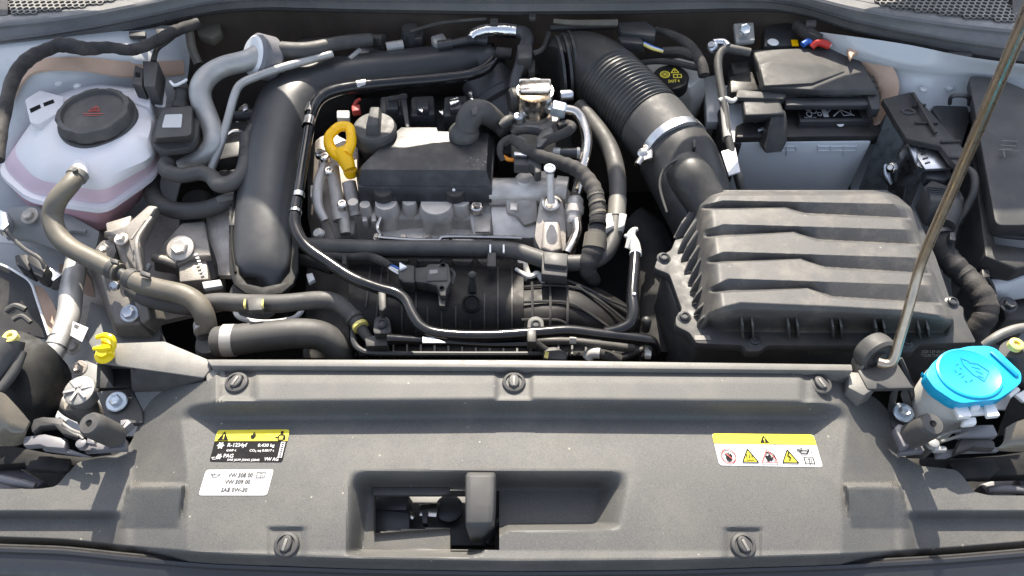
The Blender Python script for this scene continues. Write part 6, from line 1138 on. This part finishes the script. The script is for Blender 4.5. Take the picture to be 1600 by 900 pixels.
# control module and bracket --------------------------------------------------------------
cm = thing('control_module', 'silver control module box in a black plastic holder beside the battery', 'control module', P(1440, 240, -.1))
m = MB(); m.pp([(1379, 154), (1424, 143), (1431, 150), (1460, 180), (1506, 232), (1512, 262), (1504, 268), (1486, 250), (1470, 228), (1416, 216), (1400, 190)], -.01, .012, .002); part(cm, 'top_holder', m, M['plastic'])
m = MB(); m.tube([(1426, 146, -.004, 3), (1445, 178, -.004, 3), (1462, 208, -.006, 3)], 8)
for a, b_ in (((1426, 166), (1446, 164)), ((1430, 192), (1466, 192)), ((1470, 222), (1500, 220)), ((1484, 246), (1504, 246))): m.tube([(*a, -.008, 2.2), (*b_, -.008, 2.2)], 6, 1)
part(cm, 'raised_ribs', m, M['plastic'])
m = MB(); kk = S(1412, 172, 0); m.tube([(1408, 174, -.0095, 2), (1416, 170, -.0092, 2), (1424, 172, -.0092, 2), (1430, 176, -.0092, 2), (1418, 178, -.0092, 2), (1409, 174, -.0095, 2)], 6); part(cm, 'moulded_mark', m, M['dark'])
m = MB(); m.loftp([[P(*p) for p in [(1416, 216, -.022), (1432, 216, -.022), (1446, 262, -.036), (1434, 262, -.036)]], [P(*p) for p in [(1340, 330, -.2), (1400, 380, -.2), (1420, 340, -.2), (1400, 330, -.2)]]], .003); part(cm, 'metal_edge', m, M['zinc'])
m = MB(); m.add([P(1385, 180, -.03), P(1418, 214, -.024), P(1444, 266, -.04), P(1410, 330, -.15), P(1362, 322, -.15), P(1340, 300, -.13)], [(0, 1, 2, 3, 4, 5)]); part(cm, 'metal_side', m, mat('dull_grey_metal', (.17, .19, .20), .35, .8, var=.08, gs=400, gstr=.1))
m = MB(); m.pp([(1430, 216), (1452, 226), (1488, 262), (1446, 264), (1434, 246)], -.026, .006, .001); cv = part(cm, 'metal_top', m, M['zinc']); m = MB()
for i in range(5): m.pp([(1432 + i * 3.2, 226 + i * 7), (1440 + i * 3.2, 224 + i * 7), (1441 + i * 3.2, 226 + i * 7), (1433 + i * 3.2, 228.5 + i * 7)], -.0252, .001, 0)
part(cv, 'stamped_slots', m, M['plastic'], kind='stuff')
m = MB()
for a, b_, z_ in ((1418, 222, -.03), (1437, 258, -.036), (1402, 196, -.03)): m.lpx(a, b_, z_, [(6, -2), (6, 3), (4, 5), (0, 5)], (-.5, -.5, 1), 14)
m.lpx(1393, 262, -.07, [(9, 0), (7, 3), (5, 4), (4, 7), (0, 7)], (-.7, -.5, .6), 16); part(cm, 'rivets', m, M['tin'])
m = MB(); m.tube([(1384, 254, -.076, 5), (1386, 276, -.09, 6), (1392, 288, -.098, 4)], 10); part(cm, 'oval_bracket', m, M['zinc'])
m = MB(); m.pp([(1444, 262), (1484, 262), (1488, 274), (1478, 282), (1448, 278)], -.04, .02, .003); part(cm, 'lower_holder', m, M['satin'])
m = MB(); m.tube([(1510, 262, -.02, 5), (1522, 275, -.02, 6), (1522, 300, -.03, 6), (1510, 325, -.05, 6), (1494, 350, -.07, 5), (1488, 378, -.09, 5)], 10); part(cm, 'curved_strap', m, M['dark'])
cp2 = thing('module_plug', 'big ribbed black plug with a taped harness leading down to the right', 'connector', P(1470, 310, -.08))
m = MB(); m.loftp([[P(*p, -.04) for p in [(1444, 290), (1456, 280), (1500, 296), (1508, 310), (1496, 316), (1454, 312)]], [P(*p, -.08) for p in [(1428, 326), (1450, 312), (1508, 320), (1506, 350), (1480, 366), (1440, 352)]]], .004); part(cp2, 'plug_body', m, M['dark'])
m = MB()
for i in range(6): m.tube([(1448 + i * .6, 292 + i * 3.2, -.038 - i * .0006, 1.2), (1498 + i * .8, 297 + i * 3, -.038 - i * .0006, 1.2)], 6, 1)
part(cp2, 'grip_ribs', m, M['satin'], kind='stuff')
m = MB(); m.tube([(1486, 318, -.05, 16), (1482, 335, -.055, 18), (1476, 352, -.06, 16)], 16); part(cp2, 'boot', m, M['rubber'])
m = MB(); m.tube([(1476, 350, -.07, 15), (1472, 370, -.075, 16), (1474, 392, -.08, 17), (1488, 412, -.085, 18), (1506, 430, -.09, 18), (1524, 448, -.09, 18), (1538, 470, -.095, 18), (1540, 492, -.105, 18), (1528, 512, -.12, 17), (1522, 530, -.14, 17)], 16, 8, fn=lambda t, r: r * (1 + .04 * math.sin(t * 70) + .025 * math.sin(t * 173))); part(cp2, 'taped_harness', m, M['tape'])
m = MB(); m.tube([(1470, 364, -.072, 17), (1472, 370, -.073, 17.5)], 16, 1); m.pp([(1484, 362), (1494, 362), (1494, 376), (1484, 374)], -.05, .012, .002); part(cp2, 'tie', m, M['satin'])
bb = thing('fuse_box', 'large smooth dark grey box lid at the right edge behind the prop rod', 'fuse box', P(1580, 250, -.1))
m = MB(); m.loftp([[P(*p) for p in roundpoly([(1513, 118, .02), (1560, 122, .02), (1625, 150, .02), (1680, 200, .02), (1680, 340, -.01), (1600, 352, -.02), (1556, 352, -.022)], 10)], [P(*p) for p in roundpoly([(1509, 130, -.01), (1560, 128, -.01), (1625, 150, -.01), (1690, 200, -.01), (1690, 350, -.05), (1600, 370, -.06), (1546, 368, -.06)], 10)]], .006, 3); part(bb, 'lid', m, M['dark'])
m = MB(); m.pp([(1505, 140), (1520, 140), (1556, 380), (1600, 386), (1690, 370), (1690, 400), (1590, 420), (1540, 400)], -.06, .12, .004); m.tube([(1512, 160, -.05, 3), (1530, 260, -.055, 3), (1546, 352, -.06, 3), (1556, 366, -.062, 4), (1600, 372, -.06, 4)], 8); part(bb, 'base', m, M['plastic'])
m = MB()
for i in range(3): m.tube([(1565 - i * 2, 220 + i * 7, .0065, 1.1), (1590 - i * 3, 221 + i * 7, .0062, 1.1)], 6, 1)
m.tube([(1580, 233, .0055, 1.1), (1567, 233, .0058, 1.1), (1570, 246, .005, 1.1)], 6, 1); m.tube([(1580, 236, .005, 1), (1592, 236, .005, 1)], 6, 1); part(bb, 'moulded_lines', m, M['trim'], kind='stuff')
m = MB(); m.pp([(1456, 170), (1464, 154), (1512, 158), (1516, 186), (1500, 240), (1476, 200)], -.04, .05, .004); m.tube([(1484, 162, -.02, 3), (1488, 150, .004, 3.5), (1512, 151, .004, 3.5), (1514, 164, -.02, 3)], 8); single('relay_holder', m, M['satin'], 'black open holder with a handle loop between module and fuse box', 'holder')
m = MB(); m.pp([(1500, 300), (1545, 330), (1560, 420), (1620, 430), (1600, 520), (1540, 500), (1500, 400)], -.16, .05, .006); m.pp([(1560, 440), (1640, 420), (1640, 500), (1570, 500)], -.13, .04, .006); single('wing_shield', m, M['plastic'], 'black plastic shield deep between fuse box and taped harness', 'shield')
hexbolt('shield_bolt', 'dark bolt on the black shield right of the taped harness', 1575, 477, -.11, 14, 9, (0, -.2, 1), 'satin')
m = MB(); m.pp([(1534, 420), (1546, 420), (1548, 432), (1536, 434)], -.08, .02, .002); m.tube([(1540, 430, -.09, 3), (1552, 450, -.1, 3), (1556, 476, -.1, 3)], 8); single('small_clip', m, M['plastic'], 'small black cable clip beside the top of the harness bend', 'clip')
# washer bottle ------------------------------------------------------------------------------
wb = thing('washer_bottle', 'cloudy washer bottle neck with a bright blue hinged cap', 'washer bottle', P(1500, 640, -.1))
m = MB(); o = P(1496, 596, -.004); kk = S(1510, 598, 0)
m.lathe(o + Vector((-.012, -.01, -.13)), (.08, .05, 1), [(36 * kk, -.06), (40 * kk, 0), (44 * kk, .07), (46 * kk, .12), (44 * kk, .125)], 32); part(wb, 'neck', m, M['bottle'])
cap_o = [(1446, 586), (1456, 568), (1470, 556), (1490, 547), (1512, 541), (1543, 540), (1556, 544), (1596, 582), (1596, 598), (1578, 612), (1560, 624), (1540, 626), (1504, 630), (1490, 626), (1460, 606)]
m = MB(); m.prism([P(a, b, .012) for a, b in roundpoly(cap_o, 6, 3)], .018, .003, 3); cpB = part(wb, 'blue_cap', m, M['blue'])
m = MB(); m.tube([(1447, 588, -.004, 3), (1462, 610, -.004, 3), (1500, 636, -.004, 3)], 8); m.loftp([[P(*p) for p in [(1446, 588, .006), (1462, 607, .006), (1492, 629, .006), (1504, 633, .006)]] + [P(*p) for p in [(1502, 636, -.004), (1488, 634, -.004), (1458, 614, -.004), (1443, 594, -.004)]], [P(*p) + Vector((0, .01, -.004)) for p in [(1446, 588, .006), (1462, 607, .006), (1492, 629, .006), (1504, 633, .006)]] + [P(*p) + Vector((0, .01, -.004)) for p in [(1502, 636, -.004), (1488, 634, -.004), (1458, 614, -.004), (1443, 594, -.004)]]], .001); part(cpB, 'front_skirt', m, M['blue'])
m = MB(); kk = S(1515, 585, .012); oo = P(1514, 584, .0122); R_ = []
for r, h in ((50, -.001), (49, .0022), (46, .003), (44.5, .0022), (0.1, .0022)):
    R_.append([oo + Vector((math.cos(a) * r * kk * 1.02, math.sin(a) * r * kk * .92, h)) for a in [2 * math.pi * i / 48 for i in range(48)]])
m.rings(R_); part(cpB, 'raised_disc', m, M['blue'])
m = MB(); m.bar(P(1549, 550, .0135), P(1590, 588, .0135), .006, .004); part(cpB, 'hinge_bar', m, M['blueD'])
fm = lambda u, v, k: P(1472 + u, 548 + v, .0150 + .0004 * k)
f = Flat(fm); f.line([(29, 11), (56, 20), (74, 32), (66, 47), (48, 36), (34, 22), (29, 11)], 1.3)
f.line([(40, 17), (52, 20)], 1.2); f.line([(46, 24), (60, 28)], 1.2); f.line([(52, 30), (64, 36)], 1.2); f.line([(56, 38), (66, 42)], 1.2)
for a, b_ in (((22, 22), (26, 19)), ((20, 28), (23, 33)), ((26, 36), (31, 34)), ((31, 41), (35, 37)), ((36, 46), (40, 48)), ((44, 47), (48, 44)), ((28, 25), (31, 28))): f.line([a, b_], 2)
part(cpB, 'wiper_symbol', f.mb, M['blueD'], smooth=0)
wcx = thing('white_clip', 'white two-armed plastic clip below the front of the blue cap', 'clip', P(1525, 645, -.02))
m = MB(); m.pp([(1491, 634), (1512, 632), (1520, 650), (1499, 652)], -.0, .008, .002); m.pp([(1538, 631), (1554, 630), (1564, 649), (1544, 651)], -.0, .008, .002); m.pp([(1517, 629), (1532, 628), (1534, 638), (1518, 640)], .002, .012, .003); m.pp([(1512, 640), (1546, 638), (1546, 646), (1516, 648)], -.006, .006, .001); m.pp([(1506, 652), (1526, 650), (1528, 662), (1504, 664)], -.01, .01, .003); part(wcx, 'clip_arms', m, M['white'])
buffer('black rubber buffer at the right shoulder of the front panel', (1457, 663, .012), (1420, 684, -.04), 18, [([(1398, 668), (1404, 662), (1412, 664), (1414, 684), (1424, 694), (1412, 698)], -.03, .014, 0), ([(1410, 690), (1440, 694), (1446, 704), (1406, 708)], -.048, .012, 0)])
rl = thing('lamp_bracket', 'grey clip and black lever of the lamp bracket below the blue cap', 'lamp bracket', P(1510, 690, -.05))
def pl2(q, z, h, b=.0015): m = MB(); m.pp(q, z, h, b); return m
part(rl, 'grey_clip', pl2([(1498, 668), (1522, 666), (1526, 664), (1552, 663), (1560, 680), (1546, 682), (1500, 682)], -.03, .012), M['lav'])
part(rl, 'black_lever', pl2([(1502, 684), (1540, 680), (1554, 690), (1556, 700), (1520, 698), (1492, 708)], -.035, .014), M['plastic'])
m = pl2([(1462, 704), (1500, 700), (1555, 698), (1570, 698), (1560, 704), (1500, 706), (1480, 714), (1464, 714)], -.05, .008); part(rl, 'bent_plate', m, M['lav'])
m = MB(); m.tube([(1462, 684, -.03, 3), (1484, 676, -.03, 3), (1500, 672, -.03, 3)], 8); m.tube([(1470, 690, -.03, 2.5), (1490, 684, -.03, 2.5), (1512, 676, -.03, 2.5)], 8); part(rl, 'wire_spring', m, M['trim'])
m = MB(); m.lpx(1457, 692, -.035, [(9, -6), (9, 4), (6, 6), (0, 6)]); m.pp([(1458, 694), (1480, 696), (1482, 704), (1460, 704)], -.035, .01, .003); part(rl, 'pivot', m, M['pipe'])
m = pl2([(1404, 714), (1460, 716), (1560, 712), (1680, 700), (1680, 740), (1540, 744), (1440, 736), (1410, 728)], -.08, .02, .003); m.pp([(1482, 722), (1552, 714), (1564, 734), (1548, 746), (1500, 748)], -.07, .012, .002); part(rl, 'black_carrier', m, M['ink'])
rh = thing('lamp_housing', 'black lamp housing with a pale yellow bush at the right edge', 'headlamp', P(1590, 600, -.1))
m = MB(); m.tube([(1582, 544, .008, 19), (1590, 562, -.01, 20), (1600, 590, -.04, 20)], 16); part(rh, 'mounting_post', m, M['dark']); m = MB(); m.lpx(1587, 539, .02, [(11, -5), (11, 4), (9, 5), (5, 5), (4.5, 1), (0, 1)]); part(rh, 'bush', m, M['yel2'])
m = MB(); m.sheet([[(1590, 605, -.06), (1620, 590, -.05), (1680, 560, -.05)], [(1572, 640, -.07), (1610, 630, -.06), (1680, 620, -.05)], [(1560, 680, -.09), (1600, 672, -.08), (1680, 660, -.07)]], 4, 4, .004); part(rh, 'housing_shell', m, M['ink'])
m = MB(); m.sheet([[(1572, 668, -.03), (1600, 655, -.02), (1680, 640, -.02)], [(1568, 690, -.04), (1600, 684, -.03), (1680, 680, -.03)], [(1556, 702, -.05), (1600, 704, -.045), (1680, 700, -.04)]], 4, 4, .004); part(rh, 'lens_edge', m, M['beige'])
m = MB(); m.tube([(1538, 540, -.02, 7), (1552, 530, -.01, 7.5), (1570, 520, -.004, 7.5), (1600, 512, -.0, 7.5), (1660, 510, .0, 7.5)], 10, 8); part(rh, 'upper_arm', m, M['trim'])
m = MB(); m.pp([(1586, 616), (1610, 604), (1630, 612), (1600, 628)], -.03, .006, .002); m.tube([(1575, 620, -.03, 4), (1590, 608, -.03, 4)], 8); part(rh, 'white_bracket', m, M['white'])
m = MB(); m.pp([(1530, 756), (1600, 735), (1680, 730), (1680, 790), (1560, 790)], -.13, .03, .004); m.pp([(1590, 745), (1680, 738), (1680, 780), (1600, 775)], -.115, .02, .004); m.tube([(1544, 766, -.10, 6), (1570, 764, -.095, 7), (1600, 766, -.1, 6)], 10); single('lamp_connector', m, M['lav'], 'grey plastic lamp connector low in the right corner', 'connector')
m = MB(); m.sheet([[(1370, 690, -.17), (1450, 715, -.17), (1560, 712, -.17), (1700, 690, -.17)], [(1370, 740, -.16), (1450, 790, -.16), (1560, 800, -.16), (1700, 800, -.16)]], 2, 2, .01); single('lamp_floor_shield', m, M['ink'], 'black shield under the lamp bracket at the right', 'shield')
# right shoulder support and prop rod ------------------------------------------------------------
ss = thing('support_bracket', 'black plastic support bracket with webs between crossbar and blue cap', 'bracket', P(1390, 600, -.05))
m = MB(); m.pp([(1340, 578), (1402, 566), (1424, 600), (1430, 606), (1356, 608)], -.006, .008, .002); part(ss, 'top_plate', m, M['dark'])
m = MB(); m.prism([P(1404, 560, -.004), P(1410, 556, -.004), P(1428, 598, -.01), P(1434, 640, -.07), P(1426, 642, -.07), P(1420, 604, -.02)], .02, .002); m.prism([P(1398, 604, -.012), P(1406, 604, -.012), P(1398, 652, -.07), P(1390, 652, -.07)], .02, .002); m.prism([P(1412, 606, -.012), P(1418, 606, -.012), P(1432, 646, -.07), P(1426, 650, -.07)], .015, .002); part(ss, 'web', m, M['dark'])
m = MB(); m.pp([(1386, 640), (1430, 632), (1442, 656), (1430, 664), (1394, 668)], -.06, .01, .002); part(ss, 'foot', m, M['dark'])
pr = thing('prop_rod', 'long bare steel bonnet prop rod rising to the upper right corner', 'prop rod', P(1385, 566, .01))
rod = [(1372, 566, .018, 6), (1386, 569, .02, 7), (1396, 562, .026, 7.5), (1404, 535, .045, 7.8), (1420, 480, .085, 8), (1442, 404, .14, 8), (1493, 285, .255, 8.3), (1545, 163, .375, 8.6), (1598, 40, .50, 9), (1645, -70, .61, 9)]
k_ = S(1442, 404, .14) * 8
wr = [(*P(a, b, c), .0062) for a, b, c, _ in rod]
m = MB(); m.tube(wr, 18, 6, px=False); part(pr, 'rod', m, M['steel'])
m = MB(); kk = S(1368, 550, 0); m.lathe(P(1368, 552, .0), (.35, -1, .25), [(0, -.012), (30 * kk, -.012), (32 * kk, -.006), (32 * kk, .008), (28 * kk, .012), (24 * kk, .010), (22 * kk, .006), (10 * kk, .006), (9 * kk, .012), (0, .012)], 32); part(pr, 'pivot_bush', m, M['dark'])
m = MB(); m.pp([(1340, 548), (1348, 530), (1366, 524), (1360, 548), (1350, 575)], .0, .03, .003); part(pr, 'bush_holder', m, M['trim'])
# ================================================================ cowl with seal and honeycomb intakes
cw = thing('cowl', 'dark grey plastic cowl with a rounded lip along the top edge', 'cowl', P(800, 0, .08))
lip = [(-120, 56), (0, 36), (60, 31), (120, 23), (180, 12), (240, 0), (300, -14), (380, -24), (500, -28), (800, -30), (1100, -28), (1200, -20), (1260, -8), (1320, 8), (1400, 24), (1500, 38), (1600, 48), (1720, 60)]
low = [(-120, 96), (0, 80), (60, 72), (120, 62), (180, 51), (240, 38), (300, 24), (350, 15), (420, 12), (560, 16), (800, 20), (1000, 18), (1150, 14), (1220, 14), (1270, 24), (1330, 46), (1400, 62), (1500, 82), (1600, 98), (1720, 110)]
def ly(x): return smooth_lin(lip, x, 20)
def wy(x): return smooth_lin(low, x, 20)
xs = [-120 + 16 * i for i in range(116)]
def edge(x, dy, z): return P(x, ly(x) + dy, z)
m = MB(); m.grid([[P(x, ly(x) - 12, .073) for x in xs], [P(x, ly(x) - 6, .075) for x in xs], [P(x, ly(x), .0745) for x in xs], [P(x, ly(x) + 5, .071) for x in xs], [P(x, ly(x) + 9, .066) for x in xs], [P(x, lerp(ly(x), wy(x), .55), .054) for x in xs], [P(x, lerp(ly(x), wy(x), .62), .056) for x in xs], [P(x, lerp(ly(x), wy(x), .70), .050) for x in xs], [P(x, wy(x), .035) for x in xs]], .004); part(cw, 'lip', m, M['cowl'])
m = MB(); m.tube([(x, wy(x) + 1, .033, 3.5) for x in xs[::3]], 8, 4); part(cw, 'rubber_seal', m, M['matte'])
def upx(x0, x1, n=24): return [lerp(x0, x1, i / n) for i in range(n + 1)]
q = upx(232, 1366, 60); m = MB(); m.grid([[P(x, -170, .12) for x in q], [P(x, min(ly(x) - 40, -60), .083) for x in q], [P(x, ly(x) - 12, .074) for x in q]], .004); part(cw, 'centre_panel', m, M['cowl'])
q = upx(-120, 12, 6); m = MB(); m.grid([[P(x, -170, .12) for x in q], [P(x, ly(x) - 12, .074) for x in q]], .004); q = upx(1582, 1720, 6); m.grid([[P(x, -170, .12) for x in q], [P(x, ly(x) - 12, .074) for x in q]], .004); part(cw, 'end_panels', m, M['plastic'])
def hexgrille(x0, x1):
    t = MB(); pit = .0112; zp = .077
    A, B = P(x0 - 10, ly(x0) - 12, zp), P(x1 + 10, ly(x1) - 12, zp); ylo = min(A.y, B.y) - .02; yhi = max(P(x0, -70, zp).y, P(x1, -70, zp).y)
    j = 0; y = ylo
    while y < yhi:
        x = min(A.x, B.x) + (pit / 2 if j % 2 else 0)
        while x < max(A.x, B.x):
            px, py = proj(Vector((x, y, zp)))
            if x0 < px < x1 and py < ly(px) - 13:
                ro, ri = pit / math.sqrt(3), pit / math.sqrt(3) * .74
                a6 = [math.pi / 6 + math.pi / 3 * i for i in range(6)]
                o_ = [Vector((x + ro * math.cos(a), y + ro * math.sin(a), zp)) for a in a6]; i_ = [Vector((x + ri * math.cos(a), y + ri * math.sin(a), zp)) for a in a6]; b_ = [p - Vector((0, 0, .006)) for p in i_]
                t.add(o_ + i_ + b_, [(k, (k + 1) % 6, 6 + (k + 1) % 6, 6 + k) for k in range(6)] + [(6 + k, 6 + (k + 1) % 6, 12 + (k + 1) % 6, 12 + k) for k in range(6)])
            x += pit
        y += pit * .866; j += 1
    return t
part(cw, 'honeycomb_intake', hexgrille(14, 228), M['trim'], recalc=False, smooth=0, kind='stuff'); part(cw, 'honeycomb_intake', hexgrille(1370, 1588), M['trim'], recalc=False, smooth=0, kind='stuff')
m = MB(); m.grid([[P(-40, -120, .05), P(260, -120, .05)], [P(-40, 50, .04), P(260, 30, .04)]], .004); m.grid([[P(1340, -120, .05), P(1660, -120, .05)], [P(1340, 40, .04), P(1660, 70, .04)]], .004); part(cw, 'drain_tray', m, M['matte'])
m = MB()
for x_, y_, w_ in ((214, 52, 26), (250, 48, 14), (1268, 34, 16), (772, 32, 12), (832, 24, 10), (1500, 84, 40)): m.pp([(x_ - w_ / 2, y_ - 4), (x_ + w_ / 2, y_ - 4), (x_ + w_ / 2, y_ + 4), (x_ - w_ / 2, y_ + 4)], .04, .008, .002)
part(cw, 'seal_clips', m, M['dark'])
m = MB(); m.pp([(304, 26), (340, 18), (346, 48), (330, 60), (308, 52)], .0, .02, .004); m.tube([(296, 50, .02, 7), (300, 75, .0, 7), (310, 100, -.02, 7)], 8); single('firewall_clip', m, M['hose'], 'brownish clip and strap on the firewall above the damper pipe', 'clip')
bpy.data.objects.remove(_fo)
